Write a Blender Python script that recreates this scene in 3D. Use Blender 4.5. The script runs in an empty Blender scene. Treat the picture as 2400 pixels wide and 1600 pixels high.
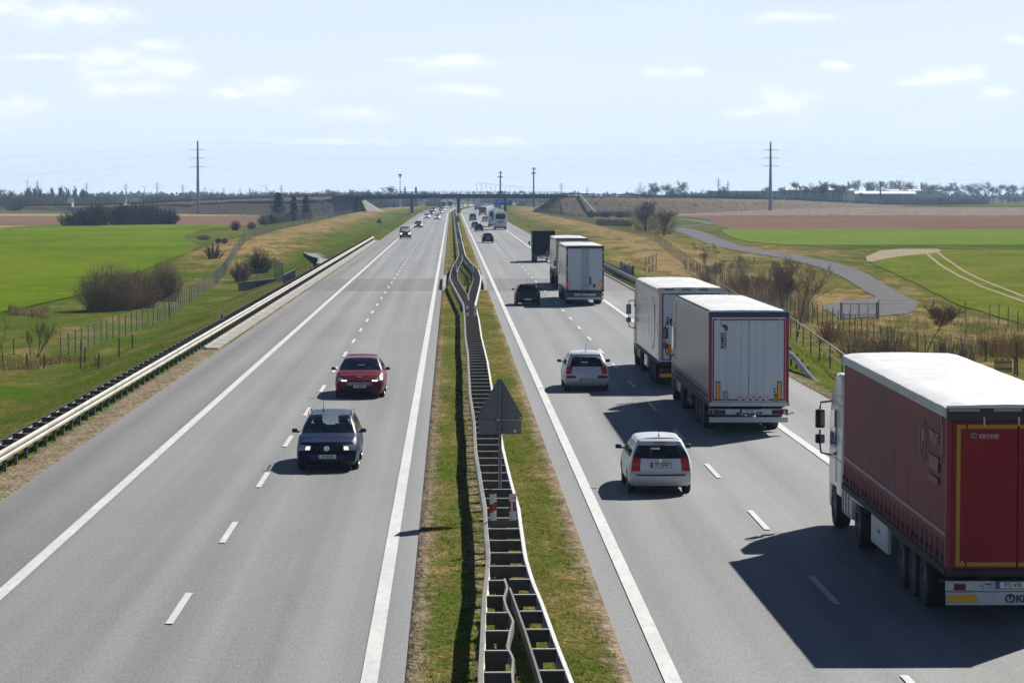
import bpy, bmesh, math, random
from mathutils import Vector, Matrix, noise
R = math.radians
random.seed(7)
scene = bpy.context.scene
col = scene.collection

# ------------------------------------------------------------------ camera, sky, sun, exposure
CAM_H, FOC, PX0, PY0 = 7.8, 6747.0, 1200.0, 800.0          # eye height (m), focal length in photo pixels, photo centre
PITCH, YAW = R(2.9866), R(1.204)
cam_d = bpy.data.cameras.new('camera'); cam = bpy.data.objects.new('camera', cam_d); col.objects.link(cam)
cam.location = (0, 0, CAM_H); cam.rotation_euler = (math.pi/2 - PITCH, 0, -YAW)
cam_d.sensor_width = 36.0; cam_d.lens = FOC/2400*36; cam_d.clip_start = 1.0; cam_d.clip_end = 40000
scene.camera = cam
SUN_EL, SUN_AZ = R(37.5), R(34.0)                            # azimuth from +Y towards +X
world = bpy.data.worlds.new('World'); scene.world = world; world.use_nodes = True
sun_d = bpy.data.lights.new('sun', 'SUN'); sun = bpy.data.objects.new('sun', sun_d); col.objects.link(sun)
sun_d.energy = 5.0; sun_d.angle = R(0.5); sun_d.color = (1.0, 0.955, 0.88)
sun_dir = Vector((math.sin(SUN_AZ)*math.cos(SUN_EL), math.cos(SUN_AZ)*math.cos(SUN_EL), math.sin(SUN_EL)))
sun.rotation_euler = sun_dir.to_track_quat('Z', 'Y').to_euler(); sun.location = sun_dir*200
scene.view_settings.view_transform = 'Standard'; scene.view_settings.look = 'None'
scene.view_settings.exposure = 0.62; scene.view_settings.gamma = 1.0
try:
    scene.cycles.use_denoising = True
    scene.cycles.max_bounces = 8; scene.cycles.transparent_max_bounces = 16; scene.cycles.volume_bounces = 1
    scene.cycles.sample_clamp_indirect = 6.0
except Exception: pass

def cam_az_el(px, py):
    d = pix_dir(px, py); return math.atan2(d.x, d.y), math.asin(d.z)
FW = Vector((math.sin(YAW)*math.cos(PITCH), math.cos(YAW)*math.cos(PITCH), -math.sin(PITCH)))
RT = Vector((math.cos(YAW), -math.sin(YAW), 0)); UPV = Vector((math.sin(YAW)*math.sin(PITCH), math.cos(YAW)*math.sin(PITCH), math.cos(PITCH)))
def pix_dir(px, py):
    return (FW*FOC + RT*(px-PX0) + UPV*(PY0-py)).normalized()

def build_sky():
    nt = world.node_tree; N = nt.nodes; L = nt.links
    for n in list(N): N.remove(n)
    out = N.new('ShaderNodeOutputWorld'); bg = N.new('ShaderNodeBackground'); L.new(bg.outputs[0], out.inputs[0])
    sky = N.new('ShaderNodeTexSky'); sky.sky_type = 'NISHITA'; sky.sun_disc = False
    sky.sun_elevation = SUN_EL; sky.sun_rotation = SUN_AZ; sky.air_density = 0.55; sky.dust_density = 0.05; sky.ozone_density = 2.5
    bg.inputs[1].default_value = 0.05
    tc = N.new('ShaderNodeTexCoord'); sp = N.new('ShaderNodeSeparateXYZ'); L.new(tc.outputs['Generated'], sp.inputs[0])
    def M(op, a, b=None, c=None):
        n = N.new('ShaderNodeMath'); n.operation = op
        for k, v in enumerate((a, b, c)):
            if v is None: continue
            if isinstance(v, (int, float)): n.inputs[k].default_value = v
            else: L.new(v, n.inputs[k])
        return n.outputs[0]
    az = M('ARCTAN2', sp.outputs[0], sp.outputs[1]); el = M('ARCSINE', sp.outputs[2])
    cmb = N.new('ShaderNodeCombineXYZ'); L.new(M('MULTIPLY', az, 70.0), cmb.inputs[0]); L.new(M('MULTIPLY', el, 170.0), cmb.inputs[1])
    n1 = N.new('ShaderNodeTexNoise'); n1.inputs['Scale'].default_value = 1.0; n1.inputs['Detail'].default_value = 6; n1.inputs['Roughness'].default_value = 0.6
    L.new(cmb.outputs[0], n1.inputs['Vector'])
    # thin high veil, long streaks
    cm2 = N.new('ShaderNodeCombineXYZ'); L.new(M('MULTIPLY', az, 7.0), cm2.inputs[0])
    L.new(M('MULTIPLY', M('ADD', el, M('MULTIPLY', az, -0.09)), 90.0), cm2.inputs[1])
    n2 = N.new('ShaderNodeTexNoise'); n2.inputs['Scale'].default_value = 1.0; n2.inputs['Detail'].default_value = 4
    L.new(cm2.outputs[0], n2.inputs['Vector'])
    clouds = [(130,42,190,40),(40,30,80,34),(250,135,90,28),(320,165,170,34),(330,212,150,22),(360,110,75,20),(45,258,85,36),(640,215,100,36),(545,225,70,20),
              (1050,148,150,22),(1080,215,130,18),(1870,40,120,15),(1535,172,55,18),(1630,170,35,14),(1825,245,95,44),(1770,268,90,20),(1955,158,45,14),
              (2240,180,80,32),(2150,195,60,16),(2320,225,60,26),(2395,95,45,18),(830,270,130,22),(1130,335,130,16),(780,335,160,14),(60,135,110,10)]
    acc = None; shade = None
    nz = M('MULTIPLY', M('SUBTRACT', n1.outputs[0], 0.5), 3.2)
    for (px, py, rx, ry) in clouds:
        a0, e0 = cam_az_el(px, py); ra = rx/FOC*1.15; re = ry/FOC*1.25
        da = M('MULTIPLY', M('SUBTRACT', az, a0), 1/ra); de = M('MULTIPLY', M('SUBTRACT', el, e0), 1/re)
        # flatter below than above
        q = M('ADD', M('MULTIPLY', da, da), M('MULTIPLY', de, de))
        v = M('SUBTRACT', 1.0, q)
        acc = v if acc is None else M('SMOOTH_MAX', acc, v, 0.2)
        s = M('MULTIPLY', M('MAXIMUM', v, 0.0), M('MULTIPLY', de, -1.0))
        shade = s if shade is None else M('ADD', shade, s)
    dens = M('ADD', acc, nz)
    mr = N.new('ShaderNodeMapRange'); mr.interpolation_type = 'SMOOTHSTEP'
    L.new(dens, mr.inputs[0]); mr.inputs[1].default_value = 0.0; mr.inputs[2].default_value = 1.7; mr.inputs[3].default_value = 0; mr.inputs[4].default_value = 0.95
    veil = N.new('ShaderNodeMapRange'); L.new(n2.outputs[0], veil.inputs[0]); veil.inputs[1].default_value = 0.42; veil.inputs[2].default_value = 0.75
    veil.inputs[3].default_value = 0.0; veil.inputs[4].default_value = 0.3
    low = N.new('ShaderNodeMapRange'); L.new(el, low.inputs[0]); low.inputs[1].default_value = 0.0; low.inputs[2].default_value = 0.075
    low.inputs[3].default_value = 0.95; low.inputs[4].default_value = 0.72                                # thin milky cloud layer, denser towards the horizon
    high = N.new('ShaderNodeMapRange'); high.interpolation_type = 'SMOOTHSTEP'; L.new(el, high.inputs[0]); high.inputs[1].default_value = 0.072; high.inputs[2].default_value = 0.15; high.inputs[3].default_value = 1.0; high.inputs[4].default_value = 0.0   # the milky layer thins out overhead
    def mixc(f, a, b):
        n = N.new('ShaderNodeMix'); n.data_type = 'RGBA'
        if isinstance(f, float): n.inputs[0].default_value = f
        else: L.new(f, n.inputs[0])
        for k, v in ((6, a), (7, b)):
            if isinstance(v, tuple): n.inputs[k].default_value = v
            else: L.new(v, n.inputs[k])
        return n.outputs[2]
    K = 1.98; white = (7.5*K, 7.6*K, 7.75*K, 1); grey = (6.0*K, 6.65*K, 7.3*K, 1)
    c = mixc(M('MULTIPLY', low.outputs[0], high.outputs[0]), sky.outputs[0], (6.0*K, 6.55*K, 7.2*K, 1))
    c = mixc(M('MULTIPLY', veil.outputs[0], high.outputs[0]), c, (6.4*K, 6.8*K, 7.3*K, 1))
    sh = N.new('ShaderNodeMapRange'); L.new(shade, sh.inputs[0]); sh.inputs[1].default_value = 0.0; sh.inputs[2].default_value = 0.4
    cl = mixc(sh.outputs[0], white, grey)
    c = mixc(M('MULTIPLY', mr.outputs[0], high.outputs[0]), c, cl)
    L.new(c, bg.inputs[0])
build_sky()

# ------------------------------------------------------------------ helpers
MATS = {}
def mat(name, c1, c2=None, scale=4.0, rough=0.6, metal=0.0, coat=0.0, bump=0.0, detail=4, alpha=1.0, emit=None, spec=0.5, obj_space=True, stretch=None, c3=None, scale3=30.0, lo=0.35, hi=0.65):
    if name in MATS: return MATS[name]
    m = bpy.data.materials.new(name); m.use_nodes = True; nt = m.node_tree; N = nt.nodes; L = nt.links
    b = N['Principled BSDF']; b.inputs['Roughness'].default_value = rough; b.inputs['Metallic'].default_value = metal
    b.inputs['Coat Weight'].default_value = coat; b.inputs['Specular IOR Level'].default_value = spec
    if coat: b.inputs['Coat Roughness'].default_value = 0.06
    b.inputs['Base Color'].default_value = (*c1, 1)
    if c2 is not None or bump:
        if obj_space:
            tc = N.new('ShaderNodeTexCoord'); vec = tc.outputs['Object']
        else:
            tc = N.new('ShaderNodeNewGeometry'); vec = tc.outputs['Position']
        if stretch:
            mp = N.new('ShaderNodeMapping'); mp.inputs['Scale'].default_value = stretch; L.new(vec, mp.inputs[0]); vec = mp.outputs[0]
        n = N.new('ShaderNodeTexNoise'); n.inputs['Scale'].default_value = scale; n.inputs['Detail'].default_value = detail; L.new(vec, n.inputs['Vector'])
        if c2 is not None:
            r = N.new('ShaderNodeValToRGB'); r.color_ramp.elements[0].position = lo; r.color_ramp.elements[1].position = hi
            r.color_ramp.elements[0].color = (*c1, 1); r.color_ramp.elements[1].color = (*c2, 1)
            L.new(n.outputs[0], r.inputs[0]); src = r.outputs[0]
            if c3 is not None:
                n3 = N.new('ShaderNodeTexNoise'); n3.inputs['Scale'].default_value = scale3; n3.inputs['Detail'].default_value = 3; L.new(vec, n3.inputs['Vector'])
                mr = N.new('ShaderNodeMapRange'); mr.inputs[1].default_value = 0.5; mr.inputs[2].default_value = 0.68; L.new(n3.outputs[0], mr.inputs[0])
                mx = N.new('ShaderNodeMix'); mx.data_type = 'RGBA'; L.new(mr.outputs[0], mx.inputs[0]); L.new(src, mx.inputs[6]); mx.inputs[7].default_value = (*c3, 1)
                src = mx.outputs[2]
            L.new(src, b.inputs['Base Color'])
        if bump:
            bp = N.new('ShaderNodeBump'); bp.inputs['Strength'].default_value = bump; bp.inputs['Distance'].default_value = 0.05; L.new(n.outputs[0], bp.inputs['Height']); L.new(bp.outputs[0], b.inputs['Normal'])
    if emit: b.inputs['Emission Color'].default_value = (*emit[:3], 1); b.inputs['Emission Strength'].default_value = emit[3]
    MATS[name] = m; return m

def glass(name, tint, mixf=0.35):
    if name in MATS: return MATS[name]
    m = bpy.data.materials.new(name); m.use_nodes = True; nt = m.node_tree; N = nt.nodes; L = nt.links
    N.remove(N['Principled BSDF']); out = N['Material Output']
    tr = N.new('ShaderNodeBsdfTransparent'); tr.inputs[0].default_value = (*tint, 1)
    gl = N.new('ShaderNodeBsdfGlossy'); gl.inputs['Roughness'].default_value = 0.02; gl.inputs[0].default_value = (.9, .95, 1, 1)
    fr = N.new('ShaderNodeFresnel'); fr.inputs[0].default_value = 1.5
    mx = N.new('ShaderNodeMixShader'); L.new(fr.outputs[0], mx.inputs[0]); L.new(tr.outputs[0], mx.inputs[1]); L.new(gl.outputs[0], mx.inputs[2]); L.new(mx.outputs[0], out.inputs[0])
    MATS[name] = m; return m

class MB:
    """collects shapes into one mesh; every shape takes a material index"""
    def __init__(s): s.v = []; s.f = []; s.mi = []; s.mats = []
    def m(s, mt):
        if mt is None: return 0
        if mt not in s.mats: s.mats.append(mt)
        return s.mats.index(mt)
    def face(s, pts, mt=None):
        k = len(s.v); s.v.extend(tuple(p) for p in pts); s.f.append(tuple(range(k, k+len(pts)))); s.mi.append(s.m(mt)); return s
    def grid(s, P, mt=None, flip=False):
        k = len(s.v); n, m_ = len(P), len(P[0]); mi = s.m(mt)
        for row in P: s.v.extend(tuple(p) for p in row)
        for i in range(n-1):
            for j in range(m_-1):
                q = (k+i*m_+j, k+i*m_+j+1, k+(i+1)*m_+j+1, k+(i+1)*m_+j)
                s.f.append(q[::-1] if flip else q); s.mi.append(mi)
        return s
    def box(s, x0, x1, y0, y1, z0, z1, mt=None, M=None):
        k = len(s.v); mi = s.m(mt)
        P = [(x, y, z) for z in (z0, z1) for y in (y0, y1) for x in (x0, x1)]
        if M is not None: P = [tuple(M @ Vector(p)) for p in P]
        s.v.extend(P)
        for q in ((0,2,3,1),(4,5,7,6),(0,1,5,4),(2,6,7,3),(0,4,6,2),(1,3,7,5)): s.f.append(tuple(k+i for i in q)); s.mi.append(mi)
        return s
    def rbox(s, x0, x1, y0, y1, z0, z1, r=.02, mt=None, M=None):
        """box with chamfered edges"""
        bm = bmesh.new(); bmesh.ops.create_cube(bm, size=1)
        for v in bm.verts: v.co = Vector(((x0+x1)/2+v.co.x*(x1-x0), (y0+y1)/2+v.co.y*(y1-y0), (z0+z1)/2+v.co.z*(z1-z0)))
        bmesh.ops.bevel(bm, geom=bm.edges[:], offset=r, segments=2, affect='EDGES', profile=.6)
        k = len(s.v); mi = s.m(mt); bm.verts.index_update()
        for v in bm.verts: s.v.append(tuple(M @ v.co) if M is not None else tuple(v.co))
        for f in bm.faces: s.f.append(tuple(k+v.index for v in f.verts)); s.mi.append(mi)
        bm.free(); return s
    def tube(s, pts, r, n=6, mt=None, cap=True):
        pts = [Vector(p) for p in pts]; rs = r if isinstance(r, (list, tuple)) else [r]*len(pts); mi = s.m(mt); k = len(s.v)
        up = None
        for i, p in enumerate(pts):
            d = (pts[min(i+1, len(pts)-1)]-pts[max(i-1, 0)])
            if d.length < 1e-9: d = Vector((0, 0, 1))
            d.normalize()
            a = d.cross(Vector((0, 0, 1)) if abs(d.z) < .95 else Vector((1, 0, 0))).normalized(); b = d.cross(a)
            for j in range(n):
                t = 2*math.pi*j/n; s.v.append(tuple(p + a*(math.cos(t)*rs[i]) + b*(math.sin(t)*rs[i])))
        for i in range(len(pts)-1):
            for j in range(n):
                s.f.append((k+i*n+j, k+i*n+(j+1) % n, k+(i+1)*n+(j+1) % n, k+(i+1)*n+j)); s.mi.append(mi)
        if cap and n > 3:
            s.f.append(tuple(k+j for j in range(n))[::-1]); s.f.append(tuple(k+(len(pts)-1)*n+j for j in range(n))); s.mi += [mi, mi]
        return s
    def prism(s, poly, a0, a1, axis='x', mt=None):
        """polygon of 2-D points swept between a0 and a1 along an axis"""
        k = len(s.v); n = len(poly); mi = s.m(mt)
        for a in (a0, a1):
            for (u, w) in poly:
                s.v.append({'x': (a, u, w), 'y': (u, a, w), 'z': (u, w, a)}[axis])
        s.f.append(tuple(range(k, k+n))); s.f.append(tuple(range(k+2*n-1, k+n-1, -1))); s.mi += [mi, mi]
        for i in range(n):
            j = (i+1) % n; s.f.append((k+i, k+n+i, k+n+j, k+j)); s.mi.append(mi)
        return s
    def lathe_x(s, prof, n=20, c=(0, 0, 0), mt=None):
        """profile of (x, radius) turned about the x axis"""
        k = len(s.v); mi = s.m(mt); m_ = len(prof)
        for (x, r) in prof:
            for j in range(n):
                t = 2*math.pi*j/n; s.v.append((c[0]+x, c[1]+math.cos(t)*r, c[2]+math.sin(t)*r))
        for i in range(m_-1):
            for j in range(n): s.f.append((k+i*n+j, k+i*n+(j+1) % n, k+(i+1)*n+(j+1) % n, k+(i+1)*n+j)); s.mi.append(mi)
        return s
    def build(s, name, mt=None, parent=None, smooth=0, fixn=False):
        me = bpy.data.meshes.new(name); me.from_pydata(s.v, [], s.f)
        mats = s.mats if s.mats else [mt]
        for q in mats:
            if q is not None: me.materials.append(q)
        if s.mats: me.polygons.foreach_set('material_index', s.mi)
        if fixn:
            bm = bmesh.new(); bm.from_mesh(me); bmesh.ops.remove_doubles(bm, verts=bm.verts, dist=1e-5); bmesh.ops.recalc_face_normals(bm, faces=bm.faces); bm.to_mesh(me); bm.free()
        if smooth:
            me.polygons.foreach_set('use_smooth', [True]*len(me.polygons))
            if smooth < 180: me.set_sharp_from_angle(angle=R(smooth))
        me.update()
        o = bpy.data.objects.new(name, me); col.objects.link(o)
        if parent is not None: o.parent = parent
        return o

def tag(o, label=None, cat=None, group=None, kind=None):
    if label: o['label'] = label
    if cat: o['category'] = cat
    if group: o['group'] = group
    if kind: o['kind'] = kind
    return o
def empty(name, label, cat, loc=(0, 0, 0), rz=0.0, group=None, rx=0.0):
    o = bpy.data.objects.new(name, None); col.objects.link(o); o.location = loc; o.rotation_euler = (rx, 0, rz); o.empty_display_size = .3
    return tag(o, label, cat, group)
def copy_tree(o, parent=None):
    c = o.copy(); col.objects.link(c)
    if parent is not None: c.parent = parent
    for ch in o.children: copy_tree(ch, c)
    return c
TXT = {}
def text(name, s, size, mt, parent, M, bold=0.0, squash=1.0):
    """flat lettering, local x = reading direction, local z = up, facing local -y"""
    key = (s, size, bold, squash)
    if key not in TXT:
        cu = bpy.data.curves.new(name, 'FONT'); cu.body = s; cu.size = size; cu.align_x = 'CENTER'; cu.align_y = 'CENTER'; cu.extrude = .0015; cu.offset = bold
        ob = bpy.data.objects.new('t', cu); me = bpy.data.meshes.new_from_object(ob); bpy.data.objects.remove(ob)
        rot = Matrix.Rotation(math.pi/2, 4, 'X') @ Matrix.Diagonal((squash, 1, 1, 1)); me.transform(rot); TXT[key] = me
    me = TXT[key].copy(); me.materials.clear(); me.materials.append(mt)
    o = bpy.data.objects.new(name, me); col.objects.link(o); o.parent = parent; o.matrix_local = M
    return o

# ------------------------------------------------------------------ terrain
def sst(x, a, b):
    t = min(1, max(0, (x-a)/(b-a))); return t*t*(3-2*t)
def lerp(a, b, t): return a+(b-a)*t
def pw(x, pts):
    if x <= pts[0][0]: return pts[0][1]
    for (x0, y0), (x1, y1) in zip(pts, pts[1:]):
        if x <= x1: return y0+(y1-y0)*(x-x0)/(x1-x0)
    return pts[-1][1]
def bend(Y): return 4.9e-5*max(0, Y-1000)**2
PL, PR = -11.4, 14.2                                             # pavement edges
profA = [(0, 0), (1.2, -.12), (5.5, -1.25), (7.5, -1.1), (10, -.75), (14, -.75), (22, -2.3), (60, -2.3)]
profB = [(0, 0), (1.5, -.15), (8, -2.25), (20, -2.35), (40, -2.1), (90, -1.9), (400, -1.5)]
profC = [(0, 0), (1.5, -.1), (5, -.75), (9, -.2), (16, .25), (20.5, .3), (24, -.3), (31, -1.3), (90, -1.2), (400, -1.1)]
rB = [(0, 0), (1.5, -.15), (8.5, -2.3), (20, -2.35), (40, -2.0), (90, -1.7), (400, -1.0)]
rC = [(0, 0), (1.5, -.1), (5, -.45), (9, 0), (14, .3), (16.5, .3), (20, -.4), (27, -1.1), (60, -1.0), (130, .4), (400, .5)]
def terrain(X, Y):
    X = X-bend(Y)
    if PL+.05 < X < PR-.05:
        if -.77 < X < 2.89: return 0.05
        return -.12
    if X < 0:
        d = max(0, PL-1.3-X)
        tB = sst(Y, 128, 150); tC = sst(Y, 330, 470)
        z = lerp(pw(d, profA), pw(d, profB), tB); z = lerp(z, pw(d, profC), tC)
    else:
        d = max(0, X-PR-.8)
        tC = sst(Y, 330, 500)
        z = lerp(pw(d, rB), pw(d, rC), tC)
        z += 1.0*sst(Y, 700, 1050)*sst(d, 40, 110)
    z += .025
    if d > 2: z += (.12-.07*sst(d, 20, 40))*sst(d, 2, 6)*noise.noise(Vector((X*.12, Y*.05, 3)))
    z = z*(1-sst(Y, 1300, 1800))-1.3*sst(Y, 1300, 1800) if d > 8 else z
    return z
def G(px, py, off=0.0):
    """the ground point seen at a photo pixel"""
    d = pix_dir(px, py); z = -1.0
    for k in range(40):
        t = (z+off-CAM_H)/d.z; p = Vector((d.x*t, d.y*t, 0)); z = lerp(z, terrain(p.x, p.y), .5)
    t = (z+off-CAM_H)/d.z
    return Vector((d.x*t, d.y*t, z))

def ground_material():
    m = bpy.data.materials.new('meadow'); m.use_nodes = True; nt = m.node_tree; N = nt.nodes; L = nt.links; b = N['Principled BSDF']
    b.inputs['Roughness'].default_value = .95; b.inputs['Specular IOR Level'].default_value = .0
    geo = N.new('ShaderNodeNewGeometry'); at = N.new('ShaderNodeAttribute'); at.attribute_name = 'dry'
    def nz(sc, det=4, st=None):
        n = N.new('ShaderNodeTexNoise'); n.inputs['Scale'].default_value = sc; n.inputs['Detail'].default_value = det
        if st:
            mp = N.new('ShaderNodeMapping'); mp.inputs['Scale'].default_value = st; L.new(geo.outputs['Position'], mp.inputs[0]); L.new(mp.outputs[0], n.inputs['Vector'])
        else: L.new(geo.outputs['Position'], n.inputs['Vector'])
        return n.outputs[0]
    def M(op, a, b_=None):
        n = N.new('ShaderNodeMath'); n.operation = op
        for k, v in enumerate((a, b_)):
            if v is None: continue
            if isinstance(v, (int, float)): n.inputs[k].default_value = v
            else: L.new(v, n.inputs[k])
        return n.outputs[0]
    big = nz(.35, 5, (1, .3, 1)); mid = nz(1.6, 5, (1, .45, 1)); fine = nz(9.0, 3, (1, .6, 1))
    # grass: lush to olive
    f = M('ADD', at.outputs['Fac'], M('ADD', M('MULTIPLY', M('SUBTRACT', big, .5), 1.7), M('MULTIPLY', M('SUBTRACT', mid, .5), 1.3)))
    r = N.new('ShaderNodeValToRGB'); e = r.color_ramp.elements
    e[0].position = .0; e[0].color = (.052, .098, .008, 1); e[1].position = 1.0; e[1].color = (.28, .20, .095, 1)
    for p, c in ((.3, (.072, .105, .014)), (.55, (.112, .112, .028)), (.78, (.17, .138, .05))):
        q = e.new(p); q.color = (*c, 1)
    L.new(f, r.inputs[0])
    mx = N.new('ShaderNodeMix'); mx.data_type = 'RGBA'; mx.blend_type = 'MULTIPLY'; mx.inputs[0].default_value = 1
    v = N.new('ShaderNodeMapRange'); L.new(fine, v.inputs[0]); v.inputs[1].default_value = .3; v.inputs[2].default_value = .7; v.inputs[3].default_value = .55; v.inputs[4].default_value = 1.35
    cm = N.new('ShaderNodeCombineColor'); [L.new(v.outputs[0], cm.inputs[k]) for k in range(3)]
    ab = N.new('ShaderNodeAttribute'); ab.attribute_name = 'bare'; rg = nz(2.6, 6)
    bm_ = N.new('ShaderNodeMapRange'); bm_.interpolation_type = 'SMOOTHSTEP'; L.new(M('ADD', ab.outputs['Fac'], M('MULTIPLY', M('SUBTRACT', rg, .5), 1.5)), bm_.inputs[0]); bm_.inputs[1].default_value = .5; bm_.inputs[2].default_value = .8; bm_.inputs[4].default_value = .92
    er = N.new('ShaderNodeValToRGB'); er.color_ramp.elements[0].position = .3; er.color_ramp.elements[0].color = (.165, .125, .088, 1); er.color_ramp.elements[1].position = .7; er.color_ramp.elements[1].color = (.29, .235, .18, 1); L.new(mid, er.inputs[0])
    me_ = N.new('ShaderNodeMix'); me_.data_type = 'RGBA'; L.new(bm_.outputs[0], me_.inputs[0]); L.new(r.outputs[0], me_.inputs[6]); L.new(er.outputs[0], me_.inputs[7])
    L.new(me_.outputs[2], mx.inputs[6]); L.new(cm.outputs[0], mx.inputs[7]); L.new(mx.outputs[2], b.inputs['Base Color'])
    bp = N.new('ShaderNodeBump'); bp.inputs['Strength'].default_value = .9; bp.inputs['Distance'].default_value = .12
    L.new(M('ADD', mid, fine), bp.inputs['Height']); L.new(bp.outputs[0], b.inputs['Normal'])
    return m

def axis(segs):
    out = []
    for a, b, st in segs:
        n = max(1, int(round((b-a)/st))); out += [a+(b-a)*i/n for i in range(n)]
    return out+[segs[-1][1]]
XS = axis([(-2600, -1200, 350), (-1200, -300, 90), (-300, -110, 10), (-110, -45, 2.5), (-45, -12.8, .7), (-12.8, -11.4, .2), (-11.4, -11.3, .1), (-11.3, -.8, 3.5), (-.8, -.72, .08), (-.72, 2.86, .179), (2.86, 2.94, .08), (2.94, 14.1, 3.7), (14.1, 14.2, .1), (14.2, 15.4, .2), (15.4, 50, .7), (50, 110, 2.5), (110, 300, 10), (300, 1200, 90), (1200, 2600, 350)])
YS = axis([(-60, 30, 30), (30, 130, 3), (130, 330, 2.5), (330, 560, 4), (560, 1300, 14), (1300, 1900, 60), (1900, 5600, 370)])
def dryness(X, Y):
    x = X-bend(Y); n = .5*noise.noise(Vector((X*.05, Y*.02, 0)))
    if -1 < x < 3: return .38+.35*abs((x-1.06)/1.9)**3+.1*sst(Y, 80, 300)
    if x < 0:
        d = PL-1.3-x; v = .22
        if Y > 300: v = lerp(v, pw(d, [(0, .35), (3, .38), (6, .2), (10, .5), (15, .85), (22, .75), (26, .35), (60, .3)]), sst(Y, 300, 420))
        if 145 < Y < 330: v = lerp(v, pw(d, [(0, .5), (4, .45), (9, .25), (13, .42), (20, .2), (60, .2)]), sst(Y, 145, 175))
        if Y < 160: v = lerp(pw(d, [(0, .2), (3, .12), (5.5, .5), (7.5, .15), (12, .2), (15, .75), (22, .55), (30, .3)]), v, sst(Y, 140, 160))
        return v+n*.4
    d = x-PR-.8; v = .35
    if Y < 330: v = pw(d, [(0, .2), (5, .3), (9, .62), (14, .75), (22, .72), (34, .4), (45, .3)])
    if Y > 250: v = lerp(v, pw(d, [(0, .35), (4, .3), (8, .6), (13, .88), (18, .8), (24, .6), (32, .55), (45, .35)]), sst(Y, 250, 330))
    return v+n*.5
gm = MB(); P = [[(X, Y, terrain(X, Y)) for X in XS] for Y in YS]; gm.grid(P)
ground = gm.build('ground', ground_material(), smooth=180)
ca = ground.data.attributes.new('dry', 'FLOAT', 'POINT')
ca.data.foreach_set('value', [dryness(X, Y)+.09 for Y in YS for X in XS])
def bareness(X, Y):
    x = X-bend(Y)
    if -1 < x < 3: return max(pw(x, [(-.8, .95), (-.5, .72), (-.15, .30), (.2, .34), (.5, .72), (.75, .6), (1.4, .4), (1.7, .15), (2.3, .22), (2.6, .65), (2.9, .95)])*lerp(1, .62, sst(Y, 90, 190)), .45*sst(Y, 226, 228)*(1-sst(Y, 256, 258)))
    if -13.4 < x < -11: return pw(x, [(-13.0, 0), (-12.55, .35), (-12.2, .85), (-11.6, .9), (-11.3, .7)])*(1-.75*sst(Y, 138, 158))
    if 14 < x < 15.6: return pw(x, [(14.1, .9), (14.6, .7), (15.2, .1)])
    return .0
cb_ = ground.data.attributes.new('bare', 'FLOAT', 'POINT')
cb_.data.foreach_set('value', [bareness(X, Y) for Y in YS for X in XS])
tag(ground, 'rough meadow and verge ground of green and straw coloured grass', 'ground', kind='structure')

def ribbon(name, mt, rows, off, label, cat, nx=14, ny=70, by_world=False, kind='structure'):
    """a sheet laid on the terrain between a left and a right edge; rows = (py, px_left, px_right)"""
    ys = [r[0] for r in rows]; P = []
    lp = [(r[0], r[1]) for r in rows]; rp = [(r[0], r[2]) for r in rows]
    # sample evenly in 1/(py-440) so distant rows are not too long
    a, b = 1/(ys[0]-440.0), 1/(ys[-1]-440.0)
    for i in range(ny+1):
        py = 440+1/(a+(b-a)*i/ny); xl, xr = pw(py, lp), pw(py, rp)
        wob = .35*noise.noise(Vector((py*.9, xl*.02, 5)))
        row = []
        for j in range(nx+1):
            p = G(lerp(xl, xr, j/nx), py); jx = 0
            row.append((p.x+(wob if j in (0, nx) else 0), p.y, terrain(p.x, p.y)+off))
        P.append(row)
    o = MB().grid(P, flip=True).build(name, mt, smooth=180)
    for f in o.data.polygons:
        if f.normal.z < 0: o.data.flip_normals(); break
    return tag(o, label, cat, kind=kind)
def strip(name, mt, pts, w, off, label, cat, kind='structure', sub=6):
    """a track of width w along world points, laid on the terrain"""
    P = []; fine = []
    for a, b in zip(pts, pts[1:]):
        for k in range(sub): fine.append(a.lerp(b, k/sub))
    fine.append(pts[-1])
    for i, p in enumerate(fine):
        d = fine[min(i+1, len(fine)-1)]-fine[max(i-1, 0)]; n = Vector((-d.y, d.x, 0)).normalized()
        ww = w*(1+.2*noise.noise(Vector((i*.7, w, 0))))
        row = []
        for k in range(5):
            q = p+n*(ww*(.5-k/4)); row.append((q.x, q.y, terrain(q.x, q.y)+off))
        P.append(row)
    o = MB().grid(P).build(name, mt, smooth=180)
    if o.data.polygons[0].normal.z < 0: o.data.flip_normals()
    return tag(o, label, cat, kind=kind)

crop = mat('young_crop', (.070, .122, .005), (.118, .170, .007), .045, .9, spec=0, obj_space=False, stretch=(1, .4, 1), bump=.5, c3=(.135, .158, .012), scale3=.35)
crop2 = mat('worn_crop', (.075, .112, .008), (.135, .155, .016), .12, .9, spec=0, obj_space=False, stretch=(1, .5, 1), bump=.5, c3=(.165, .16, .05), scale3=1.2)
crop3 = mat('pale_crop', (.105, .175, .018), (.13, .185, .03), .05, .9, spec=0, obj_space=False, stretch=(1, .2, 1), c3=(.15, .17, .06), scale3=.6)
ploughed = mat('ploughed_soil', (.135, .085, .060), (.185, .115, .078), .05, 1, spec=0, obj_space=False, stretch=(.25, 1, 1), c3=(.21, .14, .10), scale3=.5)
stubble = mat('stubble', (.145, .108, .082), (.22, .175, .14), .25, 1, spec=0, obj_space=False, stretch=(1, .35, 1), c3=(.36, .31, .27), scale3=.9)
strawm = mat('straw_verge', (.36, .28, .17), (.26, .2, .1), .3, 1, spec=0, obj_space=False, c3=(.12, .14, .03), scale3=.5)
sandm = mat('sand', (.27, .225, .15), (.35, .29, .21), 1.2, 1, spec=0, obj_space=False, c3=(.3, .25, .15), scale3=.7)
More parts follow.
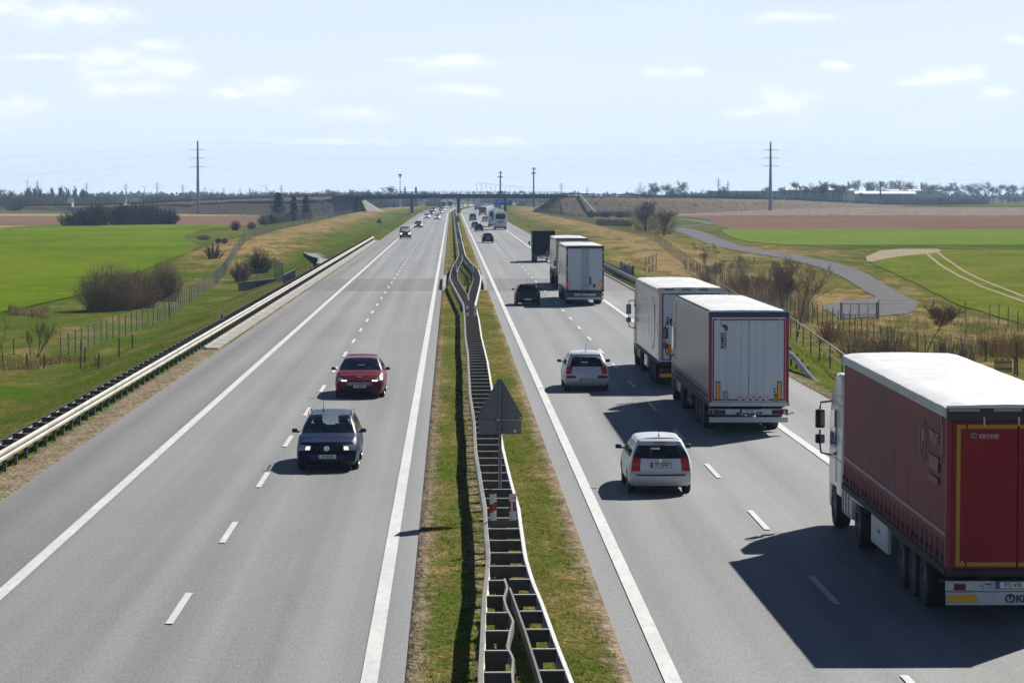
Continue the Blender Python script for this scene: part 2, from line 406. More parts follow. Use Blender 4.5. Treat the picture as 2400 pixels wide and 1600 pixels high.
pathm = mat('path_asphalt', (.092, .090, .096), (.12, .117, .122), .5, .95, obj_space=False, bump=.2, spec=.08)
ribbon('field', ploughed, [(503, -300, 640), (512, -300, 620), (524, -300, 600), (531, -300, 560), (536, -300, 420)], .05, 'brown ploughed field behind the dark thicket', 'field')
ribbon('field', strawm, [(501.5, -300, 640), (505, -300, 620), (506.5, -300, 520)], .07, 'pale straw strip at the foot of the road embankment', 'field', ny=8)
ribbon('field', strawm, [(530, -300, 560), (536, -300, 480), (539, -300, 100)], .09, 'pale straw strip between ploughed soil and green field', 'field', ny=12)
ribbon('field', crop, [(528, 120, 535), (532, 30, 545), (540, -60, 475), (553, -200, 434), (565, -260, 440), (576, -300, 466), (590, -300, 446), (600, -300, 428), (627, -340, 352), (660, -360, 272), (693, -380, 190), (720, -400, 70), (734, -410, 0), (748, -420, -60)], .10, 'bright green field of young crop left of the motorway', 'field')
ribbon('field', stubble, [(486.5, 1590, 2700), (495, 1580, 2700), (506.5, 1590, 2700)], .05, 'pale stubble field below the right hand pylon', 'field', ny=24)
ribbon('field', ploughed, [(505.5, 1585, 2700), (515, 1664, 2700), (525, 1672, 2700), (538, 1710, 2700)], .06, 'reddish ploughed field right of the motorway', 'field', ny=30)
ribbon('field', crop3, [(537.5, 1690, 2700), (550, 1702, 2700), (560, 1725, 2700), (568, 1760, 2700), (575, 1850, 2700)], .07, 'light green field in front of the reddish ploughed soil', 'field', ny=30)
ribbon('field', crop2, [(586, 2120, 2700), (591, 2060, 2700), (602, 2034, 2700), (614, 2034, 2700), (640, 2092, 2700), (671, 2158, 2720), (700, 2214, 2740), (713, 2240, 2750), (750, 2360, 2760), (765, 2410, 2760)], .06, 'green field with wheel tracks inside the bend of the path', 'field')
ribbon('field', sandm, [(584.5, 2110, 2200), (588, 2062, 2206), (594, 2050, 2190), (602, 2032, 2112), (610, 2030, 2062), (614, 2033, 2048)], .09, 'bare sandy patch on the headland of the green field', 'field', ny=24, nx=8)
for pts, lb in (([(2168, 591), (2184, 606), (2208, 624.5), (2250, 649), (2304, 674.5), (2400, 708.5), (2470, 730)], 'lower of two pale wheel tracks curving across the green field'),
            ([(2196, 590), (2210, 603), (2229.5, 616), (2262, 638), (2304, 658.5), (2389, 692.5), (2470, 720)], 'upper of two pale wheel tracks curving across the green field')):
    strip('track', sandm, [G(*p) for p in pts], .42, .085, lb, 'track')
def z5(x, y): return (1500+x/4.704, 380+y/4.704)
prow = []
for zy, a, b in ((722, 395, 480), (735, 300, 560), (760, 385, 660), (800, 500, 780), (850, 620, 900), (900, 745, 1040), (940, 870, 1200), (980, 1080, 1450), (1020, 1320, 1700), (1060, 1550, 1900), (1100, 1730, 2110), (1140, 1900, 2262), (1180, 2010, 2360), (1240, 2170, 2520), (1310, 2300, 2620), (1370, 2392, 2730), (1430, 2480, 2830), (1480, 2590, 2920)):
    x, y = z5(a, zy); prow.append((y, x, z5(b, zy)[0]))
prow += [(700, 2055, 2137), (706, 1975, 2143), (715, 1937, 2150), (728, 1932, 2146), (736, 1950, 2128), (747, 1966, 2004)]
ribbon('path', pathm, prow, .06, 'grey asphalt access path winding along the right hand fields', 'path', ny=120)
strip('path', pathm, [G(*z5(*p)) for p in ((400, 628), (560, 640), (690, 660), (790, 680))], 3.2, .08, 'far fork of the asphalt path beyond the round trees', 'path')
strip('path', pathm, [G(*z5(*p)) for p in ((800, 681), (640, 694), (500, 706), (400, 716))], 3.2, .085, 'near fork of the asphalt path beyond the round trees', 'path')
strip('path', pathm, [G(560, 509), G(600, 508), G(640, 507), G(700, 505)], 6, .12, 'grey lane behind the evergreens', 'path')
# ------------------------------------------------------------------ roads and markings
def road_material(name, tone=1.0, patch=False):
    m = bpy.data.materials.new(name); m.use_nodes = True; nt = m.node_tree; N = nt.nodes; L = nt.links; b = N['Principled BSDF']
    b.inputs['Roughness'].default_value = .72; b.inputs['Specular IOR Level'].default_value = .35
    geo = N.new('ShaderNodeNewGeometry')
    def nz(sc, det, st):
        n = N.new('ShaderNodeTexNoise'); n.inputs['Scale'].default_value = sc; n.inputs['Detail'].default_value = det
        mp = N.new('ShaderNodeMapping'); mp.inputs['Scale'].default_value = st; L.new(geo.outputs['Position'], mp.inputs[0]); L.new(mp.outputs[0], n.inputs['Vector']); return n.outputs[0]
    def M(op, a, b_=None):
        n = N.new('ShaderNodeMath'); n.operation = op
        for k, v in enumerate((a, b_)):
            if v is None: continue
            if isinstance(v, (int, float)): n.inputs[k].default_value = v
            else: L.new(v, n.inputs[k])
        return n.outputs[0]
    sp = N.new('ShaderNodeSeparateXYZ'); L.new(geo.outputs['Position'], sp.inputs[0])
    streak = nz(1.0, 4, (1.1, .006, 1)); cloud = nz(.11, 3, (1, .25, 1)); grain = nz(26, 4, (1, .13, 1)); mid = nz(2.2, 4, (1, .2, 1)); stain = nz(.5, 5, (1, .12, 1))
    # polished wheel paths, two per lane (lanes 3.7 m wide, centred on -5.05 and 7.2)
    def lanes(c):
        return M('COSINE', M('MULTIPLY', M('SUBTRACT', sp.outputs[0], c), 2*math.pi/1.85))
    wp = M('MULTIPLY', lanes(-5.05 if name.endswith('left') else 7.2), -.075)
    v = M('ADD', 1.0, M('ADD', wp, M('ADD', M('MULTIPLY', M('SUBTRACT', streak, .5), 1.0), M('ADD', M('MULTIPLY', M('SUBTRACT', cloud, .5), .40), M('ADD', M('MULTIPLY', M('SUBTRACT', grain, .5), 1.0), M('ADD', M('MULTIPLY', M('SUBTRACT', mid, .5), .12), M('MULTIPLY', M('SUBTRACT', stain, .5), .34)))))))
    v = M('MULTIPLY', v, .168*tone)
    cc = N.new('ShaderNodeCombineColor'); warm = (.965, 1.0, 1.005) if not patch else (1.0, .97, .96)
    for k in range(3): L.new(M('MULTIPLY', v, warm[k]), cc.inputs[k])
    L.new(cc.outputs[0], b.inputs['Base Color'])
    bp = N.new('ShaderNodeBump'); bp.inputs['Strength'].default_value = .35; bp.inputs['Distance'].default_value = .01; L.new(grain, bp.inputs['Height']); L.new(bp.outputs[0], b.inputs['Normal'])
    return m
RY = axis([(-60, 40, 50), (40, 200, 8), (200, 1000, 20), (1000, 2300, 25)])
def sheet(name, mt, x0, x1, ys, z, label, cat='road', nx=4, edge=0.0, seed=0):
    P = []
    for Y in ys:
        e0 = edge*noise.noise(Vector((Y*.23, seed, 0)))+edge*.6*noise.noise(Vector((Y*.9, seed, 3))); e1 = edge*noise.noise(Vector((Y*.23, seed+9, 0)))+edge*.6*noise.noise(Vector((Y*.9, seed+9, 3)))
        P.append([(lerp(x0+e0, x1+e1, j/nx)+bend(Y), Y, z) for j in range(nx+1)])
    o = MB().grid(P, flip=True).build(name, mt)
    return tag(o, label, cat, kind='structure')
asL = road_material('asphalt_left'); asR = road_material('asphalt_right', 1.02); asS = road_material('asphalt_shoulder_left', .88, True); asS2 = road_material('asphalt_shoulder_right', .97); asP = road_material('asphalt_patch_right', .68, True)
EY = axis([(-60, 40, 50), (40, 180, 1), (180, 400, 4), (400, 1000, 20), (1000, 2300, 25)])
sheet('road', asL, PL-.02, -.70, EY, 0, 'left carriageway of oncoming traffic, grey asphalt')
sheet('road', asR, 2.82, PR+.02, EY, 0, 'right carriageway carrying the lorries, grey asphalt')
sheet('road', asS, PL+.02, -8.9, EY, .006, 'left hard shoulder of slightly darker asphalt', nx=2, edge=.015)
sheet('road', asS2, 11.05, PR-.02, EY, .006, 'right hard shoulder of slightly darker asphalt', nx=2, edge=.015)
py_ = [226, 232, 238, 244, 250, 257]
sheet('road', asP, PL-.5, -.2, py_, .012, 'dark resurfaced strip across the left carriageway', edge=.03)
sheet('road', asP, 2.6, PR+.4, py_, .012, 'dark resurfaced strip across the right carriageway', edge=.03)
paint = mat('road_paint', (.46, .46, .45), (.54, .54, .53), 1.3, .7, obj_space=False, stretch=(1, .3, 1), c3=(.42, .42, .42), scale3=7)
LY = axis([(0, 40, 40), (40, 1000, 20), (1000, 2200, 25)])
for x, w, lb in ((-8.74, .27, 'solid white edge line beside the left hard shoulder'), (-1.32, .27, 'solid white edge line on the left of the grass median'), (3.52, .27, 'solid white edge line on the right of the grass median'), (10.9, .27, 'solid white edge line beside the right hard shoulder')):
    sheet('road_marking', paint, x-w/2, x+w/2, LY, .02, lb, 'road line', nx=1)
for x, y0, lb in ((-5.1, 51.7, 'row of white lane dashes on the left carriageway'), (7.28, 53.9, 'row of white lane dashes on the right carriageway')):
    b = MB(); Y = y0-24
    while Y < 1500:
        b.face([(x-.07+bend(Y), Y, .022), (x+.07+bend(Y), Y, .022), (x+.07+bend(Y+4), Y+4, .022), (x-.07+bend(Y+4), Y+4, .022)]); Y += 12
    tag(b.build('road_marking', paint), lb, 'road line', kind='structure')
dirt = mat('roadside_dirt', (.30, .235, .185), (.20, .165, .12), 1.2, 1, obj_space=False, bump=.8, c3=(.10, .10, .035), scale3=1.6, spec=.1)
DY = axis([(40, 150, 1.0), (150, 460, 5)])
conc = mat('concrete', (.30, .285, .26), (.23, .22, .20), 1.5, .9, bump=.3, c3=(.18, .17, .145), scale3=.6)
kb = MB(); Y = 142.0
while Y < 452:
    kb.box(-12.05, -11.5, Y, Y+7.85, -.1, .09); kb.prism([(-12.05, .09), (-12.22, .16), (-12.22, -.1), (-12.05, -.1)], Y, Y+7.85, 'y'); Y += 8
tag(kb.build('kerb', conc), 'pale concrete gutter kerb under the left guard rail', 'kerb', kind='structure')
kb = MB(); Y = 150.0
while Y < 330:
    kb.box(14.35, 14.75, Y, Y+7.85, -.1, .09); Y += 8
tag(kb.build('kerb', conc), 'pale concrete gutter kerb under the right guard rail', 'kerb', kind='structure')

# ------------------------------------------------------------------ guard rails
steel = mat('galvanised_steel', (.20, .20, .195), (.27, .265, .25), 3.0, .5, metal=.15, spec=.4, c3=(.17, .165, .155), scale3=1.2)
steelb = mat('galvanised_sunlit', (.34, .32, .275), (.42, .395, .34), 2.0, .6, metal=.1, spec=.4, c3=(.27, .25, .21), scale3=.8)  # paler cream copy of the steel; sunlight on rails put into the colour
steel_d = mat('dark_steel', (.085, .08, .076), (.125, .118, .11), 3.0, .65, metal=.1)  # dark steel; on the median cross pieces it paints their shaded face
WB = [(0, 0), (.025, .012), (.07, .035), (.08, .075), (.07, .11), (.012, .145), (.012, .165), (.07, .20), (.08, .235), (.07, .275), (.025, .298), (0, .31)]
def w_beam(path, side, ztop=.75, thick=.006):
    """path = [(x, y)], side = +1 faces +x"""
    b = MB(); P = [[(x+side*l, y, ztop-.31+h+(dz)) for (l, h) in WB] for (x, y, dz) in path]
    b.grid(P, flip=side < 0)
    Q = [[(x+side*(l-thick*2), y, ztop-.31+h+dz) for (l, h) in WB] for (x, y, dz) in path]; b.grid(Q, flip=side > 0)
    b.grid([[P[i][-1], Q[i][-1]] for i in range(len(P))]); b.grid([[P[i][0], Q[i][0]] for i in range(len(P))])
    return b
def many(name, mesh, mt, parent, places, rots=None):
    """first 100 as parts, the rest as one part"""
    first = None
    for i, p in enumerate(places[:100]):
        o = bpy.data.objects.new(name, mesh); col.objects.link(o); o.parent = parent; o.location = p[:3]
        if len(p) > 3: o.scale = p[3]
    if len(places) > 100:
        b = MB(); vs = [v.co.copy() for v in mesh.vertices]; fs = [tuple(f.vertices) for f in mesh.polygons]
        for p in places[100:]:
            s = p[3] if len(p) > 3 else (1, 1, 1); k = len(b.v)
            for v in vs: b.v.append((v.x*s[0]+p[0], v.y*s[1]+p[1], v.z*s[2]+p[2]))
            for f in fs: b.f.append(tuple(k+q for q in f)); b.mi.append(0)
        tag(b.build(name, mt, parent), kind='stuff')
def proto_mesh(b, mt):
    o = b.build('p', mt); me = o.data; bpy.data.objects.remove(o); return me

# left guard rail
gl = empty('guard_rail', 'long galvanised guard rail with dark spacers along the left shoulder', 'guard rail')
pl = [(-12.28, 58+4*i, 0) for i in range(99)]+[(-12.28, 453, -.03), (-12.3, 458, -.3), (-12.32, 461, -.62)]
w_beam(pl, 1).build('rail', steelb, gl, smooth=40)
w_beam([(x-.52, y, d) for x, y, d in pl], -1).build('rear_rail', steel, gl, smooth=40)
post = proto_mesh(MB().box(-.05, .05, -.05, .05, -.3, .74), steel_d)
ys = [58+2*i for i in range(198)]
many('post', post, steel_d, gl, [(-12.42, y, 0) for y in ys])
spc = proto_mesh(MB().box(-.26, .26, -.035, .035, .57, .735).box(-.26, .26, -.045, .045, .735, .748), steel_d)
many('spacer', spc, steel_d, gl, [(-12.56, y+.12, 0) for y in ys])
# right guard rail, sunk into the ground at its near end
gr = empty('guard_rail', 'galvanised guard rail on the grass verge right of the lorries', 'guard rail')
def rz_(y): return -.75*(1-sst(y, 116, 128))
pr = [(15.02, y, rz_(y)) for y in axis([(115, 130, 1.5), (130, 340, 5)])]
w_beam(pr, -1).build('rail', steel, gr, smooth=40)
ys = [122+2*i for i in range(109)]
many('post', post, steel_d, gr, [(15.15, y, rz_(y)) for y in ys]); many('spacer', spc, steel_d, gr, [(15.22, y+.12, rz_(y), (.7, 1, 1)) for y in ys if y > 129])
# median barrier
XLp = [(30, .35), (42, .415), (45.84, .488), (49.7, .55), (51.5, .605), (55.5, .70), (59.4, .704), (64, .73), (70, .69), (78, .64), (88, .68), (100, .63), (113, .66), (125, .7), (140, .66), (160, .72), (180, .74), (200, .40), (220, .05), (236, -.155), (261, -.05), (282, .26), (300, .55), (320, .8), (400, .78), (600, .72), (1000, .7), (2200, .7)]
XRp = [(30, 1.98), (42, 1.71), (45.84, 1.626), (49.7, 1.537), (51.5, 1.487), (55.5, 1.43), (59.4, 1.46), (64, 1.50), (72, 1.44), (80, 1.42), (90, 1.46), (102, 1.45), (120, 1.5), (140, 1.46), (160, 1.52), (180, 1.49), (200, 1.85), (220, 2.2), (236, 2.42), (261, 2.42), (282, 2.0), (300, 1.75), (320, 1.55), (400, 1.5), (600, 1.45), (1000, 1.45), (2200, 1.45)]
XL = lambda y: pw(y, XLp)+bend(y)
XR = lambda y: pw(y, XRp)+bend(y)
mb = empty('median_barrier', 'double guard rail with ladder like cross pieces along the grass median', 'guard rail')
MY = axis([(34, 200, 1.0), (200, 330, 2), (330, 1000, 10), (1000, 1700, 20)])
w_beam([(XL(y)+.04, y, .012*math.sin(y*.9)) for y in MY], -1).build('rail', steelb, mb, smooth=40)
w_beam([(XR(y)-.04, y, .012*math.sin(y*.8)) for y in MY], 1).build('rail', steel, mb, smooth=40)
def plate_rail(path, z0=.56, z1=.755, w=.018):
    b = MB(); b.grid([[(x-w, y, z0), (x-w, y, z1), (x+w, y, z1), (x+w, y, z0), (x-w, y, z0)] for x, y in path]); return b
inL = [(34, .84), (42, .886), (43.2, .93), (44.3, .86), (45.84, .93), (47, 1.01), (48.5, .93), (49.7, .90), (51, .99), (52.2, .96)]
plate_rail([(pw(y, inL), y) for y in axis([(34, 52.2, .35)])]).build('rail', steel, mb, smooth=40)
inR = [(34, 1.42), (42, 1.266), (45.84, 1.18), (49.7, 1.07), (51, 1.03)]
plate_rail([(pw(y, inR), y) for y in axis([(34, 51, 1)])]).build('rail', steel_d, mb, smooth=40)
def inner(y): return min(.62, (XR(y)-XL(y))/2-.03)
DI = axis([(186, 318, 2)])
plate_rail([(XL(y)+inner(y), y) for y in DI]).build('rail', steel, mb, smooth=40)
plate_rail([(XR(y)-inner(y), y) for y in DI]).build('rail', steel_d, mb, smooth=40)
sp1 = proto_mesh(MB().box(0, 1, -.03, .03, .52, .735).box(0, 1, -.05, .03, .735, .752), steel_d)
sp_m = MB().box(0, 1, -.028, .028, .54, .735, steel_d).box(0, 1, -.05, .03, .735, .752, steelb)  # pale flange over dark plate: sunlit top and shaded face painted in
def sp_mesh():
    o = sp_m.build('p'); me = o.data; bpy.data.objects.remove(o); return me
sp1 = sp_mesh()
pls = []; pst = []
y = 36.0
while y < 1400:
    if y < 52.5:
        a = pw(y, inL) if y > 0 else 0
        pls.append((XL(y)+.05, y, 0, (a-XL(y)-.06, 1, 1))); r0 = pw(y, inR); pls.append((r0+.02, y+.15, 0, (XR(y)-r0-.07, 1, 1)))
        pst += [((XL(y)+a)/2+.08, y+.1, 0), (r0+.12, y+.25, 0)]
    elif 186 < y < 318:
        w = inner(y); pls.append((XL(y)+.05, y, 0, (w-.07, 1, 1))); pls.append((XR(y)-w+.02, y, 0, (w-.07, 1, 1))); pst += [(XL(y)+w/2, y+.1, 0), (XR(y)-w/2, y+.1, 0)]
    else:
        pls.append((XL(y)+.05, y, 0, (XR(y)-XL(y)-.1, 1, 1))); pst.append(((XL(y)+XR(y))/2, y+.1, 0))
    y += 2.0 if y < 420 else 4.0
first = pls[:100]
for p in first:
    o = bpy.data.objects.new('spacer', sp1); col.objects.link(o); o.parent = mb; o.location = p[:3]; o.scale = p[3]
rest = MB()
for p in pls[100:]:
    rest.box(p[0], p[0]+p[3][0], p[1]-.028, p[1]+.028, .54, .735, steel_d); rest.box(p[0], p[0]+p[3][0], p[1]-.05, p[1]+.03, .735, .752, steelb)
tag(rest.build('spacer', None, mb), kind='stuff')
mpost = proto_mesh(MB().box(-.07, .07, -.06, .06, -.2, .56), steel_d)
many('post', mpost, steel_d, mb, pst)

# marker posts on the barriers
wplast = mat('white_plastic', (.72, .72, .70), rough=.45); redr = mat('red_reflector', (.42, .012, .018), rough=.35); magr = mat('dark_red_reflector', (.30, .03, .09), rough=.35); blk = mat('black_plastic', (.018, .018, .02), rough=.5); ink = mat('black_lettering', (.03, .03, .03), rough=.6)
def marker(x, y, label, rev=False, num=None, z0=.752):
    t = empty('marker_post', label, 'marker post', (x, y, z0), group='red and white marker posts along the motorway')
    b = MB(); prof = [(-.075, -.008), (-.04, .018), (0, .026), (.04, .018), (.075, -.008)]
    b.grid([[(u, v-.04, z) for u, v in prof] for z in (0, .56)], flip=True); b.grid([[(u, v-.03, z) for u, v in prof] for z in (0, .56)])
    b.face([(u, v-.04, .56+(0.02 if u > 0 else 0)) for u, v in prof]+[(u, v-.03, .56) for u, v in prof[::-1]])
    b.build('post_body', wplast, t, smooth=50)
    pr2 = [(u, v-.043) for u, v in prof]
    c = MB()
    if rev:
        c.grid([[(u, v, z) for u, v in pr2] for z in (.2, .4)], flip=True); c.build('reflector', magr, t)
        d = MB(); d.grid([[(u, v-.004, z) for u, v in pr2[1:3]] for z in (.21, .39)], flip=True); d.build('stripe', wplast, t)
    else:
        c.grid([[(u, v, z+(.05 if u > 0 else (-.0))) for u, v in pr2] for z in (.17, .35)], flip=True); c.build('reflector', redr, t)
    if num: text('number', num, .07, ink, t, Matrix.Translation((0, -.05, .48)))
for y, lb in ((61.5, 'beside the big warning sign'), (163, 'where the median barrier splits'), (388, 'far along the median beyond the opening'), (506, 'farthest up the median barrier')):
    marker(XL(y)+.17, y, 'red and white marker post on the left rail '+lb)
    marker(XR(y)-.17, y, 'striped white marker post on the right rail '+lb, True, '179' if y < 70 else None)
def guide_post(x, y, label):
    z = terrain(x, y); t = empty('guide_post', label, 'guide post', (x, y, z), group='white guide posts along the verges')
    MB().prism([(-.06, -.03), (.06, -.03), (.05, .05), (-.05, .05)], -.1, 1.05, 'z').build('post_body', wplast, t)
    MB().box(-.045, .045, -.036, -.031, .62, .84).build('reflector', redr, t)
    MB().prism([(-.062, -.032), (.062, -.032), (.052, .052), (-.052, .052)], .86, .97, 'z').build('band', blk, t)
for y, lb in ((564, 'nearest of the left verge beyond the guard rail'), (675, 'second from the guard rail on the left verge'), (776, 'third from the guard rail on the left verge'), (901, 'last before the bridge on the left verge')):
    guide_post(-13.1, y, 'white guide post, '+lb)
for y, lb in ((577, 'behind the black box lorry on the right verge'), (689, 'second beyond the black box lorry on the right verge'), (800, 'beside the white coach on the right verge'), (910, 'last before the bridge on the right verge')):
    guide_post(15.4, y, 'white guide post, '+lb)
for x, y, z, lb in ((-12.75, 160, .0, 'red and white marker post behind the near left guard rail'), (-12.8, 262, 0, 'red and white marker post just beyond the slatted railing on the left'), (-12.8, 362, 0, 'small white marker post behind the far part of the left guard rail'), (15.75, 262, 0, 'red and white marker post behind the right guard rail')):
    t = empty('marker_post', lb, 'marker post', (x, y, z), group='red and white marker posts along the motorway')
    MB().prism([(-.075, -.03), (.075, -.03), (.06, .05), (-.06, .05)], -.1, 1.15, 'z').build('post_body', wplast, t)
    MB().box(-.06, .06, -.038, -.031, .72, .98).build('reflector', redr, t)

# ------------------------------------------------------------------ warning signs seen from behind
sign_back = mat('sign_back_grey', (.135, .145, .155), (.165, .175, .185), 2.5, .5, metal=.3); tube_m = mat('sign_post_steel', (.15, .155, .16), (.2, .2, .2), 4, .5, metal=.3)
sticker = mat('white_sticker', (.75, .75, .75), rough=.4)
def rounded_tri(w, h, r=.06):
    pts = [(-w/2, 0), (w/2, 0), (0, h)]; out = []
    for i in range(3):
        p = Vector(pts[i]); a = (Vector(pts[i-1])-p).normalized(); b = (Vector(pts[(i+1) % 3])-p).normalized()
        half = math.acos(max(-1, min(1, a.dot(b))))/2; t = r/math.tan(half); c = p+(a+b).normalized()*r/math.sin(half)
        s0 = p+a*t-c; s1 = p+b*t-c; a0 = math.atan2(s0.y, s0.x); a1 = math.atan2(s1.y, s1.x); d = (a1-a0+math.pi) % (2*math.pi)-math.pi
        for k in range(7): out.append((c.x+r*math.cos(a0+d*k/6), c.y+r*math.sin(a0+d*k/6)))
    return out
def warning_sign(x, y, z, top, w, label, plate=True):
    h = w*.9; t = empty('warning_sign', label, 'road sign', (x, y, z))
    zb = top-h
    MB().tube([(0, -.05, -.2), (0, -.05, top-.2*h)], .038, 12).build('post', tube_m, t, smooth=60)
    tri = [(u, v+zb) for u, v in rounded_tri(w, h)]
    b = MB(); b.prism(tri, .0, .012, 'y'); inn = [(u*.965, (v-zb)*.965+zb+.012) for u, v in tri]
    for i in range(len(tri)):                                           # folded rim
        j = (i+1) % len(tri); b.face([(tri[i][0], 0, tri[i][1]), (tri[j][0], 0, tri[j][1]), (tri[j][0], -.03, tri[j][1]), (tri[i][0], -.03, tri[i][1])]); b.face([(inn[i][0], 0, inn[i][1]), (inn[j][0], 0, inn[j][1]), (inn[j][0], -.03, inn[j][1]), (inn[i][0], -.03, inn[i][1])][::-1])
        b.face([(tri[i][0], -.03, tri[i][1]), (tri[j][0], -.03, tri[j][1]), (inn[j][0], -.03, inn[j][1]), (inn[i][0], -.03, inn[i][1])])
    b.build('triangle_plate', sign_back, t)
    br = MB()
    for zz in (zb+.12*h, zb+.47*h): ww = w*.5*(1-(zz-zb)/h)*.93; br.box(-ww, ww, -.018, -.002, zz-.018, zz+.018); br.box(-.06, .06, -.1, -.018, zz-.02, zz+.02)
    br.build('bracket', tube_m, t)
    if plate:
        p = MB(); p.rbox(-w*.435, w*.435, -.012, .008, zb-.345, zb-.012, .004); p.build('lower_plate', sign_back, t)
        br = MB()
        for zz in (zb-.09, zb-.27): br.box(-.12, .12, -.1, -.012, zz-.012, zz+.012)
        br.build('bracket', tube_m, t)
        MB().box(w*.40, w*.45, -.006, -.003, zb+.035, zb+.07).build('sticker', sticker, t); MB().box(w*.28, w*.33, -.016, -.013, zb-.30, zb-.24).build('sticker', sticker, t)
warning_sign(1.15, 68.4, 0, 3.42, 1.17, 'large grey triangular warning sign seen from behind, on the median barrier')
warning_sign(1.15, 570, 0, 3.1, 1.2, 'far triangular warning sign seen from behind on the median')
warning_sign(-13.05, 521, terrain(-13.05, 521), 3.05, 1.1, 'triangular warning sign seen from behind on the left verge', False)

# ------------------------------------------------------------------ railing round the opening in the median, underpass walls
rail_d = mat('railing_steel', (.10, .125, .135), (.14, .16, .17), 3, .5, metal=.3)
def bar_railing(name, pts, h, label, cat, step=.14, mt=None, z0=None, r=.012):
    mt = mt or rail_d; t = empty(name, label, cat, (0, 0, 0)); fr = MB(); bars = MB(); posts = []
    for (a, b) in zip(pts, pts[1:]):
        a = Vector(a); b = Vector(b); n = max(1, int((b-a).length/step)); m_ = max(1, round((b-a).length/2.0))
        for hh in (h, .12): fr.tube([a+Vector((0, 0, hh)), b+Vector((0, 0, hh))], .028, 6)
        for k in range(1, n): p = a.lerp(b, k/n); bars.tube([p+Vector((0, 0, .12)), p+Vector((0, 0, h))], r, 4, cap=False)
        for k in range(m_+1): posts.append(a.lerp(b, k/m_))
    fr.build('rail', mt, t); bars.build('bars', mt, t)
    done = []
    for p in posts:
        if any((p-q).length < .3 for q in done): continue
        done.append(p); o = MB().box(-.04, .04, -.04, .04, -.15, h+.03).build('post', mt, t); o.location = p
    return t
zr = .06
bar_railing('pedestrian_railing', [(.42, 236, zr), (1.86, 236, zr), (1.86, 262, zr), (.42, 262, zr), (.42, 236, zr)], 1.05, 'dark steel bar railing round the opening in the median', 'railing', r=.016)
for x0, x1, lb in ((2.55, 2.82, 'low pale concrete wall on the right edge of the median opening'), (-.72, -.45, 'low pale concrete wall on the left edge of the median opening')):
    tag(MB().prism([(226, 0), (229, .42), (254, .42), (257, 0)], x0, x1, 'x').build('low_wall', conc), lb, 'low wall')
bar_railing('railing_panel', [(-13.35, 229, 0), (-13.35, 246, 0)], 1.15, 'slatted steel railing panel behind the left guard rail', 'railing', .16, r=.04)
pan = empty('barrier_panel', 'dark solid panel behind the right guard rail', 'panel', (15.9, 262, 0)); 
MB().box(-.04, .04, -9, 9, .1, 1.2).build('panel_sheet', mat('dark_panel', (.07, .085, .09), (.09, .10, .11), 2, .6), pan)
for yy in (-9, -3, 3, 9): o = MB().box(-.06, .06, -.05, .05, -.3, 1.28).build('post', rail_d, pan); o.location = (.1, yy, 0)
wall_d = mat('wall_concrete_dark', (.20, .195, .18), (.27, .26, .24), .8, .9, c3=(.14, .13, .12), scale3=.5)
ww = empty('wing_wall', 'grey concrete wing wall of the underpass below the left guard rail', 'wall', (0, 0, 0))
MB().prism([(-21.6, -4), (-17.8, -4), (-17.8, -1.15), (-21.6, -1.55)], 292, 292.6, 'y').build('wall', wall_d, ww); MB().prism([(-21.7, -1.57), (-17.7, -1.14), (-17.7, -1.0), (-21.7, -1.42)], 291.9, 292.75, 'y').build('coping', conc, ww)
bar_railing('railing_panel', [(-21.5, 292.3, -1.4), (-17.9, 292.3, -1.0)], 1.1, 'dark bar railing on top of the underpass wing wall', 'railing', .15, r=.018)

# ------------------------------------------------------------------ game fences
fpost = mat('fence_post_grey', (.11, .105, .09), (.16, .15, .13), 3, .8); wire = mat('fence_wire', (.22, .23, .23), rough=.5, metal=.5); woodp = mat('old_wood', (.13, .095, .06), (.19, .14, .09), 8, .9)
def game_fence(path, h, label, step=3.0, wires=8, vstep=.5, r=.0035, name='game_fence'):
    t = empty(name, label, 'fence', (0, 0, 0)); pts = []; acc = 0
    fine = []
    for a, b in zip(path, path[1:]):
        n = max(1, int((Vector(b)-Vector(a)).length)); fine += [Vector(a).lerp(Vector(b), k/n) for k in range(n)]
    fine.append(Vector(path[-1])); last = None; posts = []
    for p in fine:
        if last is None or (p-last).length >= step:
            q = Vector((p.x, p.y, terrain(p.x, p.y))); posts.append(q); last = p
    posts.sort(key=lambda q: q.y)
    me = proto_mesh(MB().box(-.028, .028, -.028, .028, -.3, h+.06), fpost)
    many('post', me, fpost, t, [(q.x+random.uniform(-.03, .03), q.y, q.z, (1, 1, random.uniform(.94, 1.06))) for q in posts])
    w = MB()
    for k in range(wires):
        hh = .08+(h-.1)*k/(wires-1)
        for a, b in zip(posts, posts[1:]):
            w.tube([a+Vector((0, 0, hh)), b+Vector((0, 0, hh))], r, 3, cap=False)
    if vstep:
        for a, b in zip(posts, posts[1:]):
            n = max(1, int((b-a).length/vstep))
            for k in range(n): q = a.lerp(b, (k+.5)/n); w.tube([q+Vector((0, 0, .05)), q+Vector((0, 0, h))], r*.8, 3, cap=False)
    w.build('wire_mesh', wire, t); return t
def P3(l): return [(x, y, 0) for x, y in l]
game_fence(P3([(-23.3, 172), (-23, 197), (-22.4, 219), (-23.7, 264), (-25, 304), (-29, 380), (-31.5, 440), (-33, 535), (-33.5, 763), (-34, 990)]), 1.5, 'wire game fence on dark posts along the left meadow')
game_fence(P3([(27.2, 150), (27.6, 230), (28.6, 310), (30.5, 380), (31.9, 446), (32.4, 585), (31.5, 721), (29.2, 1020)]), 1.55, 'wire game fence on dark posts along the right embankment')
fp = [G(2060, 746), G(2110, 744), G(2212, 747), G(2314, 755), G(2398, 778.6), G(2500, 806)]
game_fence([tuple(p) for p in fp], 1.45, 'low wire fence from the steel gate along the green field', 4.0, 6, .5, name='field_fence')
